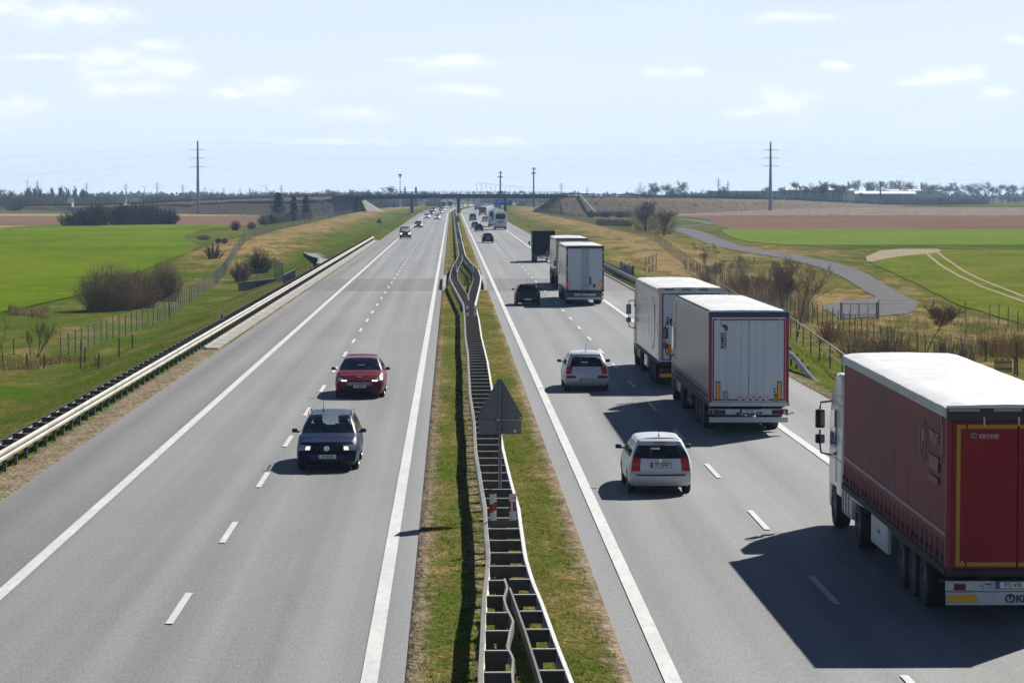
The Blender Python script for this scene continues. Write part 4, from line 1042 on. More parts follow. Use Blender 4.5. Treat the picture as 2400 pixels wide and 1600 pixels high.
def paintm(nm, c, metal=.0, rough=.35): return mat('paint_'+nm, c, tuple(v*1.08 for v in c), 40, rough, metal, coat=.25, spec=.3)
RPH = [.14, .03, 0, .02, .10, .42, .50, .58, .60]                       # hatch rear profile, y per row
def S_hatch(paint, **k):
    S = dict(L=4.2, W=1.75, H=1.51, belt=.97, paint=paint, rp=RPH, rz=[.22, .34, .50, .68, .97, 1.33, 1.43, 1.465, 1.475], wsb=3.02, wst=2.12, fz=[.2, .32, .46, .58, .70, .76, .78, .79, .79], fp=[.14, .05, .02, .05, .16, .22, .22, .22, .22],
             wins=[(.62, .78, 1.0, 1.02), (1.06, 1.08, 1.82, 1.72), (1.90, 1.80, 2.9, 2.12)], wy0=.72, wy1=3.33, wr=.31, bench=1.0, plate='', pz=.44)
    S.update(k); return S
def S_estate(paint, **k):
    S = dict(L=4.23, W=1.65, H=1.45, belt=.94, paint=paint, rp=[.12, .02, 0, .03, .08, .27, .34, .42, .44], rz=[.24, .36, .52, .62, .945, 1.27, 1.37, 1.40, 1.41], wsb=3.10, wst=2.22, fz=[.2, .32, .46, .56, .70, .76, .78, .79, .79], fp=[.14, .05, .02, .05, .16, .22, .22, .22, .22],
             wins=[(.36, .50, 1.02, 1.05), (1.10, 1.12, 1.86, 1.76), (1.94, 1.84, 3.0, 2.22)], wy0=.76, wy1=3.24, wr=.30, bench=1.05, plate='')
    S.update(k); return S
def S_sedan(paint, **k):
    S = dict(L=4.6, W=1.78, H=1.46, belt=.95, paint=paint, rp=[.12, .03, 0, .03, .07, .10, .11, .12, .12], rz=[.22, .34, .52, .72, .97, 1.0, 1.01, 1.02, 1.02], notch=(1.05, .78, 1.42), wsb=3.42, wst=2.62, fz=[.2, .32, .44, .58, .70, .76, .78, .79, .79], fp=[.16, .05, .02, .06, .18, .24, .24, .24, .24],
             wins=[(1.0, 1.46, 2.2, 2.12), (2.27, 2.2, 3.3, 2.62)], wy0=.95, wy1=3.7, wr=.32, bench=1.4, plate='')
    S.update(k); return S
def S_van(paint, **k):
    S = dict(L=4.9, W=1.92, H=1.95, belt=1.12, paint=paint, rp=[.1, .02, 0, .02, .03, .10, .14, .18, .2], rz=[.25, .4, .6, .85, 1.12, 1.72, 1.88, 1.91, 1.92], wsb=4.05, wst=3.35, fz=[.22, .36, .52, .70, .92, .98, 1.0, 1.02, 1.02], fp=[.12, .04, .02, .05, .14, .2, .2, .2, .2], fb=.10,
             wins=[(.4, .42, 1.5, 1.5), (1.6, 1.6, 2.7, 2.6), (2.8, 2.7, 3.95, 3.35)], wy0=.95, wy1=4.0, wr=.33, bench=1.3, plate='', xf=[.9, .98, 1, .99, .96, .83, .76, .42, 0])
    S.update(k); return S
silver = paintm('silver', (.50, .52, .55), .25, .34); silver2 = paintm('pale_silver', (.58, .585, .605), .15, .34); navy = mat('paint_navy_blue', (.003, .011, .042), (.004, .013, .048), 40, .4, .0, coat=.10, spec=.15); ruby = mat('paint_ruby_red', (.13, .001, .012), (.145, .002, .015), 40, .35, .0, coat=.15, spec=.2); black_p = mat('paint_black', (.006, .007, .009), (.008, .009, .011), 40, .35, .0, coat=.15, spec=.3)
white_p = paintm('white', (.70, .71, .72)); grey_p = paintm('blue_grey', (.16, .19, .23), .3); dgrey_p = paintm('dark_grey', (.05, .06, .07), .3); maroon = paintm('maroon', (.16, .012, .03), .1); pearl = paintm('pearl', (.55, .55, .53), .2)
grey_low = mat('grey_bumper', (.10, .10, .105), rough=.55)

# the four near cars
c = car('silver estate car with its rear lamps lit, nearest car in the lorries\' carriageway', 'car', 5.37, 73.6, S_estate(silver2, plate='PO 5RP89', pz=.78, antenna=(0, .75, .32, .25), mirror=blk, rglass=clearglass, glass=clearglass, dpillar=blk, wglass=clearglass, handle=silver2, tail=tail_on), n=7)
b = MB(); b.grid([[(u*.80, -2.115-.105*(1-abs(u)**2.4)-.004+.07*abs(u)**8, z) for u in [-1+.1*k for k in range(21)]] for z in (.505, .55)]); b.build('bumper_strip', blk, c)
MB().box(-.16, .16, -1.90, -1.86, 1.335, 1.36).build('brake_lamp', tail_m, c)
em = MB().lathe_x([(0, .05), (.012, .05), (.014, .036), (.012, .001)], 18).build('badge', chrome, c, smooth=50); em.rotation_euler = (0, 0, -math.pi/2); em.location = (0, -2.19, .875)
person((.0+5.37-.36, 73.6+1.98, .5), 0, 'dark haired driver seen through the rear window of the silver estate car')
c = car('silver hatchback with black bumper pads, beside the white lorries', 'car', 5.27, 112.0, S_hatch(silver, plate='PZ 241UV', pz=.47, prow=2, antenna=(0, .85, .38, .2), mirror=blk, rglass=clearglass, glass=carglass, wglass=clearglass, handle=silver, rbr=[-1, -.86, -.72, .72, .86, 1], tail=tail_on), n=7)
for s in (-1, 1): MB().rbox(min(s*.42, s*.80), max(s*.42, s*.80), -2.215+.03, -2.06, .52, .62, .02).build('bumper_pad', blk, c)
MB().tube([(-.05, -2.085, .80), (.0, -2.09, .86), (.05, -2.085, .85), (.0, -2.09, .82), (.03, -2.09, .78)], .010, 6).build('badge', chrome, c); MB().box(-.07, .07, -2.12, -2.10, .70, .73).build('handle', blk, c)
person((5.27-.36, 112.0+1.85, .5), 0, 'driver seen through the rear window of the silver hatchback')
c = car('dark blue estate car with warm headlights and roof rails, driving towards the camera', 'car', -3.47, 79.9, S_estate(navy, L=4.67, W=1.74, H=1.46, wsb=3.42, wst=2.52, belt=.96, wins=[(.42, .56, 1.10, 1.13), (1.18, 1.2, 2.05, 1.95), (2.13, 2.03, 3.3, 2.52)], wy0=.85, wy1=3.7, wr=.32, bench=1.25, fz=[.2, .32, .48, .60, .745, .80, .82, .83, .83], plate='ES 58104', fplate=True, pz=.44, lit=(beam_m, 'in'), rails=(.7, 2.4), antenna=(.25, 1.1, .42, .15), mirror=blk, lower=grey_low, trim=navy, handle=blk, fbr=[-1, -.80, -.58, .58, .80, 1], fs=.92, fb=.12), oncoming=True, n=7)
em = MB().lathe_x([(0, .075), (.012, .075), (.015, .058), (.008, .056), (.008, .001)], 20).build('badge', chrome, c, smooth=50); em.rotation_euler = (0, 0, math.pi/2); em.location = (0, 4.67/2+.105, .67)
text('lettering', 'V', .06, blk, c, Matrix.Translation((0, 4.67/2+.123, .70)) @ Matrix.Rotation(math.pi, 4, 'Z')); text('lettering', 'W', .055, blk, c, Matrix.Translation((0, 4.67/2+.123, .65)) @ Matrix.Rotation(math.pi, 4, 'Z'))
person((-3.47+.36, 79.9+4.67-1.95-.75, .52), math.pi, 'driver behind the windscreen of the dark blue estate car')
c = car('ruby red hatchback with white running lights, driving towards the camera', 'car', -3.47, 108.2, S_hatch(ruby, L=4.87, W=1.87, H=1.44, wsb=3.55, wst=2.62, belt=.97, wins=[(.72, 1.1, 1.15, 1.2), (1.2, 1.25, 2.15, 2.05), (2.23, 2.13, 3.43, 2.62)], rp=[.14, .03, 0, .02, .10, .65, .8, .9, .95], wy0=.95, wy1=3.85, wr=.34, bench=1.35, fz=[.2, .34, .52, .66, .77, .83, .85, .86, .86], plate='PO 8PL04', fplate=True, pz=.48, lit=(beam_w, 'in'), thin_lamp=True, mirror=ruby, grille='low', fbr=[-1, -.82, -.58, .58, .82, 1], fp=[.14, .06, .02, .05, .2, .3, .3, .3, .3], fs=.9, fb=.16), oncoming=True, n=7)
MB().rbox(-.1, .1, 4.87/2-.16, 4.87/2-.1, .80, .845, .012).build('badge', chrome, c)
for s in (-1, 1):
    fl = MB().lathe_x([(0, .06), (.03, .055), (.03, .001)], 14).build('fog_lamp', lamp_w, c, smooth=50); fl.rotation_euler = (0, 0, math.pi/2); fl.location = (s*.66, 4.87/2-.03, .40)
sl = MB()
for k in range(4): sl.box(-.46, .46, 4.87/2+.125, 4.87/2+.15, .535+.03*k, .542+.03*k)
sl.build('grille_bars', chrome, c); MB().box(-.5, -.36, -.0, .02, 1.02, 1.06).build('sticker', mat('yellow_sticker', (.8, .5, .05), rough=.5), c).location = (1.0, 3.55-4.87/2-.12, 0)
person((-3.47+.37, 108.2+4.87-2.2-.75, .5), math.pi, 'driver behind the windscreen of the ruby red car')

# middle distance and far cars
car('black hatchback in the left lane beside the refrigerated lorry', 'car', 5.2, 196, S_hatch(black_p, W=1.74, H=1.44, plate='', mirror=black_p, glass=darkglass, wglass=carglass, antenna=(0, .8, .3, .2)), n=5)
car('dark blue saloon car ahead of the black hatchback', 'car', 5.5, 434, S_sedan(navy, mirror=navy, glass=carglass), n=3, detail=1)
car('black car following close behind a pale car in the left lane', 'car', 5.3, 555, S_hatch(black_p, glass=darkglass), n=3, detail=1)
car('pale blue car just ahead of the black car in the left lane', 'car', 5.0, 600, S_hatch(paintm('pale_blue', (.38, .45, .52), .2)), n=3, detail=1)
car('blue grey people carrier in the left lane, farthest before the bridge', 'car', 5.6, 755, S_van(grey_p, H=1.9, L=4.6), n=3, detail=1)
car('small white car half hidden left of the coaches', 'car', 8.6, 727, S_hatch(white_p), n=3, detail=1)
car('dark red van with lit headlights on the hard shoulder line of the left carriageway', 'van', -7.6, 474, S_van(maroon, lit=(beam_w, 'out'), mirror=blk, fb=.14), oncoming=True, n=4, detail=1, name='van')
car('dark car with lit headlights right behind the red van', 'car', -7.0, 610, S_hatch(dgrey_p, lit=(beam_w, 'out'), mirror=blk), oncoming=True, n=3, detail=1)
far = [(-6.95, 816, white_p, 'sedan', 'white saloon car in the slow lane, second behind the red van'), (-3.9, 785, white_p, 'hatch', 'white car with running lights, nearest of the white cars in the fast lane'),
       (-6.65, 948, dgrey_p, 'hatch', 'dark grey car behind the white saloon in the slow lane'), (-6.8, 1101, grey_p, 'hatch', 'blue grey car just beyond the bridge in the slow lane'),
       (-3.7, 985, white_p, 'sedan', 'second white car in the fast lane, under the bridge'), (-3.3, 1096, pearl, 'hatch', 'pale car tailing the second white car in the fast lane'),
       (-4.6, 1232, black_p, 'hatch', 'black car with lit lamps beyond the bridge'), (2.0, 1422, white_p, 'van', 'white van far up the bend left of the middle pier'), (3.9, 1440, black_p, 'hatch', 'black car with lit lamps at the foot of the middle pier'),
       (6.0, 1450, pearl, 'hatch', 'pale car far up the bend right of the middle pier'), (9.2, 1490, white_p, 'sedan', 'white car farthest up the bend')]
FARS = {}
for x, y, pm, kd, lb in far:
    key = (pm.name, kd)
    if key not in FARS:
        FARS[key] = car(lb, 'car', x, y, {'sedan': S_sedan, 'hatch': S_hatch, 'van': S_van}[kd](pm, lit=(beam_w, 'out')), oncoming=True, n=2, detail=0, group='oncoming cars queueing towards the bridge')
    else:
        o = copy_tree(FARS[key]); o.location = (x, y+2.2, 0); o['label'] = lb
for x, y, pm, lb in ((13.5, 1500, grey_p, 'grey car far off between lorry and blue road sign'), (17.0, 1520, pearl, 'pale car far off just left of the blue road sign')):
    car(lb, 'car', x, y, S_hatch(pm), n=2, detail=0)
# ------------------------------------------------------------------ lorries and coaches
tarp_red = mat('red_tarpaulin', (.165, .018, .025), (.195, .024, .031), .8, .55, spec=.18, stretch=(1, .5, .25), bump=.35, c3=(.14, .02, .027), scale3=.7); tarp_red_d = mat('red_door', (.21, .002, .007), (.23, .003, .009), 1.5, .5, spec=.3); tarp_edge = mat('red_edge', (.19, .004, .01), rough=.5)
tarp_grey = mat('grey_tarpaulin', (.17, .18, .195), (.21, .22, .235), .8, .3, spec=.6, stretch=(1, .5, .25), bump=.3, c3=(.17, .18, .195), scale3=.6); gloss_white = mat('glossy_white_panel', (.58, .60, .61), (.63, .65, .66), .5, .14, spec=.6, bump=.12, stretch=(1, .7, .3))
tarp_white = mat('white_roof_sheet', (.50, .51, .52), (.58, .59, .60), 1.2, .6, stretch=(1, .3, 1), c3=(.46, .47, .48), scale3=2.5, bump=.3); door_grey = mat('pale_grey_door', (.52, .575, .625), (.55, .605, .655), .9, .4, stretch=(3, 1, .4)); alu = mat('aluminium_rail', (.30, .345, .38), (.38, .42, .45), 2, .4, metal=.35); alu_l = mat('aluminium_pale', (.50, .51, .52), rough=.45, metal=.2)
rust_red = mat('marking_red', (.27, .012, .035), rough=.5); mark_y = mat('marking_yellow', (.36, .22, .002), rough=.5); refl_y = mat('reflector_yellow', (.72, .36, .01), rough=.4); refl_o = mat('reflector_orange_glow', (.85, .26, .02), rough=.4, emit=(1, .3, .02, .12)); cab_white = mat('cab_white', (.58, .61, .62), (.62, .65, .66), 1, .25, coat=.5); cab_dark = mat('cab_dark', (.05, .055, .06), rough=.35, coat=.4); dirty_black = mat('chassis_black', (.016, .017, .019), (.028, .028, .028), 3, .8); flap_m = mat('mud_flap', (.014, .014, .015), rough=.9)  # orange reflectors carry a faint glow of their own, though no lamp
trim_rim = mat('lorry_rim', (.10, .10, .11), rough=.5, metal=.4); white_l = mat('white_lettering', (.34, .25, .26), rough=.6); navy_l = mat('navy_lettering', (.012, .035, .11), rough=.5); teal_l = mat('dark_teal_lettering', (.01, .06, .085), rough=.5); red_l = mat('red_lettering', (.38, .02, .05), rough=.5); tankm = mat('tank_pale_grey', (.42, .44, .47), (.50, .52, .54), 2, .35, metal=.2); orange_b = mat('orange_board', (.62, .16, .02), rough=.5)
ZR = lambda deg: Matrix.Rotation(R(deg), 4, 'Z')

def semi(label, x, y, S, cat='lorry', name='semi_truck'):
    """rear face at local y = 0, driving towards +y"""
    t = empty(name, label, cat, (x, y, 0)); H = S.get('H', 4.0); TL = S.get('TL', 13.6); hw = 1.275; z0 = S.get('z0', 1.05); side = S['side']; tilt = S.get('tilt', 0); body = []
    kind = S.get('kind', 'curtain')
    def B(mb, nm, mt=None, par=None, **k):
        o = mb.build(nm, mt, par or t, **k)
        if par is None: body.append(o)
        return o
    ns = 120
    for s in (-1, 1):
        P = []; strip_ = []
        for i in range(ns+1):
            yy = .06+(TL-.12)*i/ns; row = []
            for k in range(13):
                f = k/12; z = z0+(H-.17-z0)*f; env = math.sin(f*math.pi)**.6
                wav = (.0028*math.sin(yy*7.2)+.011*noise.noise(Vector((yy*1.3, f*1.5, s*4.0))))*S.get('wave', 1)*env
                row.append((s*(hw-.012+wav), yy, z))
            P.append(row)
        o = B(MB().grid(P, flip=s > 0), 'curtain' if kind == 'curtain' else 'side_panel', side, smooth=180)
        if s < 0: curt = o
        if kind == 'curtain':
            if S.get('stripe'): B(MB().grid([[(s*(hw+.004), .1+(TL-.2)*i/40, z) for z in (S['stripe'], S['stripe']+.07)] for i in range(41)], S.get('stripe_m', alu_l), flip=s > 0), 'stripe')
            n = S.get('straps', 22); sm = S.get('strap_m', blk); forms = []
            for q_ in range(3):
                w_ = MB(); j = (-.04, .0, .045)[q_]; w_.box(min(0, s*.012), max(0, s*.012), -.028, .028, .02, S.get('strap_h', .42), sm); w_.box(min(0, s*.035), max(0, s*.035), -.05+j, .04+j, .12, .22, sm); w_.box(min(0, s*.02), max(0, s*.02), .03, .06, -.02, .16+j, sm)
                o = w_.build('p'); forms.append(o.data); bpy.data.objects.remove(o)
            for i in range(n):
                o = bpy.data.objects.new('strap', forms[(i*7) % 3]); col.objects.link(o); o.parent = t; Tm = Matrix.Translation((s*(hw+.008), .35+(TL-.7)*i/(n-1), z0))
                o.matrix_local = (Matrix.Translation((0, 0, z0)) @ Matrix.Rotation(tilt, 4, 'X') @ Matrix.Translation((0, 0, -z0)) if tilt else Matrix.Identity(4)) @ Tm
        B(MB().rbox(s*hw-.03, s*hw+.03, 0, TL, z0-.12, z0+.01, .01, S.get('sill', dirty_black)), 'sill_rail')
        rr = MB(); rr.rbox(s*hw-.035, s*hw+.035, .0, TL, H-.24, H-.06, .012, S.get('rail', alu))
        if S.get('eyelets'):
            for i in range(46): yy = .3+(TL-.6)*i/45; rr.box(min(s*(hw-.05), s*(hw+.047)), max(s*(hw-.05), s*(hw+.047)), yy-.045, yy+.045, H-.045, H-.008, blk)
        B(rr, 'roof_rail')
    P = []
    for i in range(61):
        yy = -.05+(TL+.05)*i/60; row = []
        for k in range(13):
            u = -1+k/6; edge = max(abs(u)-.93, 0)/.07
            row.append((u*(hw+.03), yy, H-.02-.04*edge**2+.012*(1-u*u)*math.sin(i*math.pi/60*22)+.02*(1-u*u)+.012*noise.noise(Vector((u*3, yy, 1)))))
        P.append(row)
    rf = MB().grid(P, flip=True); rf.face([(-hw-.03, -.05, H-.06), (hw+.03, -.05, H-.06), (hw+.03, -.05, H-.015), (-hw-.03, -.05, H-.015)]); B(rf, 'roof', tarp_white, smooth=60)
    B(MB().box(-hw+.02, hw-.02, TL-.05, TL, z0, H-.06), 'front_wall', S.get('front', side)); B(MB().box(-hw+.05, hw-.05, .1, TL-.1, z0-.04, z0+.08), 'floor', dirty_black)
    # rear frame and doors
    fm = S.get('frame', tarp_edge); dm = S['door']
    fr = MB(); fr.rbox(-hw-.01, -hw+.085, -.03, .12, z0-.02, H-.1, .01, fm); fr.rbox(hw-.085, hw+.01, -.03, .12, z0-.02, H-.1, .01, fm)
    fr.rbox(-hw, hw, -.035, .1, H-S.get('head', .2), H-.06, .01, S.get('header', blk)); fr.rbox(-hw, hw, -.035, .1, z0-.13, z0-.0, .01, S.get('rsill', dirty_black)); B(fr, 'rear_frame')
    dt = H-S.get('head', .2)-.01
    for s in (-1, 1):
        d = MB(); x0, x1 = (-hw+.09, -.008) if s < 0 else (.008, hw-.09)
        npl = S.get('planks', 1)
        for k in range(npl): a = x0+(x1-x0)*k/npl; b = x0+(x1-x0)*(k+1)/npl; d.rbox(a+.0012 if k else a, b-.0012 if k < npl-1 else b, -.02, .04, z0+.01, dt, .006)
        B(d, 'door', dm)
    tp = S.get('tape')
    if tp:
        tm, tw, ti = tp; q = MB(); a, b, zt, zb_ = -hw+ti, hw-ti, dt-S.get('tape_t', .06), z0+.05
        q.box(a, a+tw, -.026, -.022, zb_, zt, tm); q.box(b-tw, b, -.026, -.022, zb_, zt, tm)
        for zz in (zb_, zt-tw): q.box(a+tw+.002, a+.16, -.026, -.022, zz, zz+tw, tm); q.box(a+.2, -.02, -.026, -.022, zz, zz+tw, tm); q.box(.02, b-.2, -.026, -.022, zz, zz+tw, tm); q.box(b-.16, b-tw-.002, -.026, -.022, zz, zz+tw, tm)
        B(q, 'marking_tape')
    for xx in S.get('bars', []):
        q = MB(); q.tube([(xx, -.05, z0-.02), (xx, -.05, H-.12)], .02, 8, alu)
        for zz in (z0+.05, z0+.9, z0+1.8, H-.3): q.box(xx-.04, xx+.04, -.06, -.02, zz-.03, zz+.03, alu)
        q.box(xx-.02, xx+.18, -.07, -.05, z0+.28, z0+.33, alu); B(q, 'locking_bar')
    # lamp bar and underrun bar
    lb = MB(); lm = S.get('lampbar', alu_l); lb.rbox(-hw, hw, .0, .06, .645, .83, .01, lm); lb.rbox(-hw+.01, hw-.01, -.02, .08, .40, .57 if not S.get('deep') else .635, .01, S.get('under', lm)); lb.build('lamp_bar', None, t)
    for s in (-1, 1):
        q = MB(); q.rbox(s*1.0-.25, s*1.0+.25, -.035, .02, .66, .80, .02, S.get('lampcase', blk)); o = q.build('tail_lamp', None, t)
        q = MB(); q.rbox(s*1.02-.12, s*1.02+.1, -.05, -.03, .675, .785, .01, tail_m); q.rbox(s*1.0+.13*s-.03, s*1.0+.13*s+.06, -.048, -.03, .68, .78, .008, lamp_w); q.build('lens', None, o)
        if S.get('refl') == 'low': MB().rbox(s*.98-.26, s*.98+.26, -.03, -.015, .45, .59, .01, refl_y).build('reflector', None, t)
        if S.get('refl') == 'tall':
            q = MB(); xx = s*(hw-S.get('refl_in', .29)); q.box(xx-.075, xx+.075, -.03, -.022, z0+.06, z0+.67, rust_red); q.box(xx-.05, xx+.05, -.034, -.03, z0+.1, z0+.63, S.get('refl_m', refl_y)); B(q, 'reflector')
        # mud flaps, side lamps
        MB().box(s*.98-.28, s*.98+.28, 1.55, 1.57, .28, .95).build('mud_flap', flap_m, t)
    number_plate(t, S.get('plate', ''), S.get('plx', 0), -.03, .76, sq=.8)
    ch = MB(); 
    for s in (-1, 1): ch.box(s*.5-.06, s*.5+.06, .1, TL-.3, .78, z0-.05)
    for yy in (.4, 3, 5.5, 8, 10.5, 12.8): ch.box(-1.2, 1.2, yy-.06, yy+.06, .86, z0-.06)
    for yy in (2.7, 4.0, 5.3): ch.tube([(-1.0, yy, .52), (1.0, yy, .52)], .07, 8)
    for s in (-1, 1): ch.box(s*.9-.07, s*.9+.07, 9.6, 9.75, .25, z0); ch.box(s*.9-.14, s*.9+.14, 9.5, 9.85, .2, .25)
    ch.build('chassis', dirty_black, t)
    mg = MB()
    for s in (-1, 1): mg.rbox(s*1.02-.24, s*1.02+.24, 1.9, 6.1, z0-.16, z0-.06, .03)
    mg.build('mudguard', S.get('guard', dirty_black), t)
    for yy in S.get('axles', (2.7, 4.0, 5.3)):
        for s in (-1, 1): wheel(t, s*1.03, yy, .5, .4, s, S.get('rim', trim_rim), .56, 8)
    if S.get('box'):
        for s in (-1, 1):
            b = MB(); xx = s*1.22; b.rbox(xx-.04, xx+.04, S['box'][0], S['box'][1], .42, 1.0, .02, S['boxm']); b.rbox(min(xx, xx+s*.052), max(xx, xx+s*.052), S['box'][0]+.02, S['box'][1]-.02, .56, .58, .005, alu_l); b.build('side_guard', None, t)
            for zz in (.5,): 
                c_ = MB()
                for u in (.45, .55): yy = lerp(S['box'][0], S['box'][1], u); c_.box(min(xx+s*.04, xx+s*.05), max(xx+s*.04, xx+s*.05), yy-.04, yy+.04, .72, .8)
                c_.build('latch', navy_l, t)
    # tractor
    cb = S['cab']; c0 = TL+.45; gy = S.get('cabw', 1.24)
    prof = [(c0, 1.0), (c0, 3.35), (c0+.25, S.get('cabh', 3.72)), (c0+1.0, S.get('cabh', 3.72)), (c0+1.75, 3.15), (c0+2.0, 2.75), (c0+2.2, 1.9), (c0+2.25, 1.2), (c0+2.2, .45), (c0+1.95, .4), (c0+1.9, .95), (c0+.95, .95), (c0+.9, .8), (c0+.1, .8)]
    bm = bmesh.new(); vs = [[bm.verts.new((xx, a, b)) for a, b in prof] for xx in (-gy, gy)]; n = len(prof)
    bm.faces.new(vs[0]); bm.faces.new(vs[1][::-1])
    for i in range(n): bm.faces.new((vs[0][i], vs[1][i], vs[1][(i+1) % n], vs[0][(i+1) % n]))
    bmesh.ops.recalc_face_normals(bm, faces=bm.faces); es = [e for e in bm.edges if abs(e.verts[0].co.x-e.verts[1].co.x) < 1e-5]; bmesh.ops.bevel(bm, geom=es, offset=.09, segments=3, affect='EDGES', profile=.6)
    me = bpy.data.meshes.new('cab'); bm.to_mesh(me); bm.free(); me.materials.append(cb); me.polygons.foreach_set('use_smooth', [True]*len(me.polygons)); me.set_sharp_from_angle(angle=R(35))
    o = bpy.data.objects.new('cab', me); col.objects.link(o); o.parent = t
    for s in (-1, 1):
        xx = s*(gy+.004); b = MB(); b.prism([(c0+1.0, 1.95), (c0+1.95, 1.9), (c0+1.72, 2.72), (c0+1.0, 2.75)], min(xx, xx+s*.012), max(xx, xx+s*.012), 'x', darkglass); b.build('side_window', None, t)
        b = MB()
        for zz in (1.62, 2.9, 3.1): b.box(min(xx, xx+s*.012), max(xx, xx+s*.012), c0+.1, c0+1.6, zz, zz+.025, cab_dark if cb is not cab_dark else alu)
        b.box(min(xx, xx+s*.02), max(xx, xx+s*.02), c0+1.05, c0+1.25, 1.72, 1.76, blk); b.box(min(xx, xx+s*.01), max(xx, xx+s*.01), c0+.92, c0+.94, 1.1, 2.8, cab_dark); b.build('door_trim', None, t)
        m_ = MB(); mx = s*(gy+.24); my = c0+2.02; m_.rbox(mx-.11, mx+.11, my-.06, my+.08, 2.26, 2.70, .04, blk); m_.rbox(mx-.11, mx+.11, my-.06, my+.08, 1.90, 2.12, .04, blk); m_.tube([(s*(gy-.04), my-.1, 2.9), (mx-s*.02, my+.02, 2.86), (mx, my+.03, 2.7)], .025, 6, blk); m_.tube([(s*(gy-.04), my-.05, 1.62), (mx-s*.03, my+.02, 1.68), (mx, my+.03, 1.9)], .025, 6, blk); m_.tube([(mx, my+.03, 2.1), (mx, my+.03, 2.22)], .025, 6, blk)
        o = m_.build('wing_mirror', None, t, smooth=50); g = MB(); g.box(mx-.08, mx+.08, my-.066, my-.06, 2.31, 2.65); g.box(mx-.08, mx+.08, my-.066, my-.06, 1.93, 2.09); g.build('mirror_glass', mat('mirror_glass', (.22, .25, .27), rough=.08, metal=1), o)
        hl = MB(); hl.rbox(s*.95-.2, s*.95+.2, c0+2.2, c0+2.27, .75, 1.0, .03, lamp_w); hl.build('headlight', None, t)
        tk = MB(); tk.rbox(s*.95-.3, s*.95+.3, TL-1.15, TL+.42, .48, 1.08, .12, S.get('tank', tankm))
        for u in (.2, .5, .8): yy = lerp(TL-1.1, TL+.38, u); tk.rbox(s*.95-.308, s*.95+.308, yy-.025, yy+.025, .475, 1.088, .12, navy_l)
        tk.build('fuel_tank', None, t, smooth=50)
        MB().rbox(s*.95-.32, s*.95+.32, TL-3.2, TL-1.25, 1.0, 1.06, .02, cab_dark).build('mudguard', None, t)
    ws = MB(); ws.prism([(c0+1.79, 3.08), (c0+2.02, 2.72), (c0+2.2, 1.95), (c0+2.19, 1.93), (c0+2.0, 2.7), (c0+1.77, 3.06)], -gy+.1, gy-.1, 'x', darkglass); ws.build('windscreen', None, t).location = (0, .02, 0)
    MB().box(-gy+.2, gy-.2, c0+2.235, c0+2.262, .55, 1.55).build('grille', blk, t)
    tc = MB(); tc.box(-.45, .45, TL-3.4, c0+1.6, .72, .95); tc.tube([(-1, TL-1.9-.35, .52), (1, TL-1.9-.35, .52)], .1, 8); tc.build('tractor_frame', dirty_black, t)
    for s in (-1, 1): wheel(t, s*.98, TL-2.2, .52, .52, s, S.get('rim', trim_rim), .56, 8); wheel(t, s*1.05, c0+1.42, .52, .34, s, S.get('rim', trim_rim), .56, 8)
    if tilt:
        Mx = Matrix.Translation((0, 0, z0)) @ Matrix.Rotation(tilt, 4, 'X') @ Matrix.Translation((0, 0, -z0))
        for o in body: o.matrix_local = Mx
    return t, body, curt, (Mx if tilt else Matrix.Identity(4))

# red curtain trailer, nearest lorry
t, body, curt, MX = semi('red curtain sided lorry with white cab, nearest and largest vehicle on the right', 10.12, 51.1, dict(side=tarp_red, door=tarp_red_d, frame=tarp_edge, header=blk, head=.3, tape=(mark_y, .07, .17), tape_t=.05, rail=alu, tilt=.0122, stripe=1.62, stripe_m=mat('faded_stripe', (.24, .16, .17), rough=.5), straps=24, strap_h=.46, strap_m=mat('dark_strap', (.045, .012, .016), rough=.7), lampbar=mat('lampbar_dirty_white', (.42, .45, .46), (.50, .53, .54), 3, .5), lampcase=alu_l, deep=True, refl='low', plate='PTU 4Y8', plx=-.1, cab=cab_white, cabh=3.62, box=(7.0, 9.3), boxm=mat('side_guard_grey', (.46, .47, .48), (.52, .53, .54), 1.5, .5), wave=1.2))
for (xx, w_) in ((-.98, .55), (-.2, .5), (.6, .5)):                          # torn pale strips and hinges under the roof edge
    o = MB().rbox(xx-w_/2, xx+w_/2, -.045, -.036, 3.88, 3.93, .003).build('pale_strip', mat('grey_strip', (.30, .30, .30), rough=.6), t); o.matrix_local = MX
for xx in (-.62, .0, .62): o = MB().tube([(xx, -.05, 3.62), (xx, -.05, 3.78)], .015, 6).build('hinge', alu_l, t); o.matrix_local = MX
def crown(mt, par, M_, s=1.0):
    b = MB()
    b.tube([(.052*math.cos(a)*s, 0, .045*math.sin(a)*s) for a in [R(235-29*k) for k in range(11)]], .011*s, 5); b.tube([(0, 0, -.005*s), (0, 0, .045*s)], .013*s, 5); b.box(-.04*s, .04*s, -.006, .006, -.05*s, -.033*s)
    o = b.build('emblem', mt, par); o.matrix_local = M_; return o
crown(white_l, t, MX @ Matrix.Translation((-.80, -.03, 3.45))); text('lettering', 'KRONE', .10, white_l, t, MX @ Matrix.Translation((-.53, -.028, 3.43)), .006, 1.05)
text('lettering', 'KRONE', .17, teal_l, t, Matrix.Translation((.30, -.028, .51)), .010, 1.1); crown(teal_l, t, Matrix.Translation((-.12, -.032, .52)), 1.5)
text('lettering', 'KRONE', .08, mat('faded_lettering', (.12, .12, .12), rough=.8), t, Matrix.Translation((-1.0, 1.54, .62)), .004)
b = MB(); b.face([(-1.0, -.0225, 1.13), (-.93, -.0225, 1.13), (-1.0, -.0225, 1.20)]); b.face([(-.89, -.0225, 1.13), (-.83, -.0225, 1.155), (-.885, -.0225, 1.18)]); b.build('torn_sticker', sticker, t).matrix_local = MX
dots = MB()
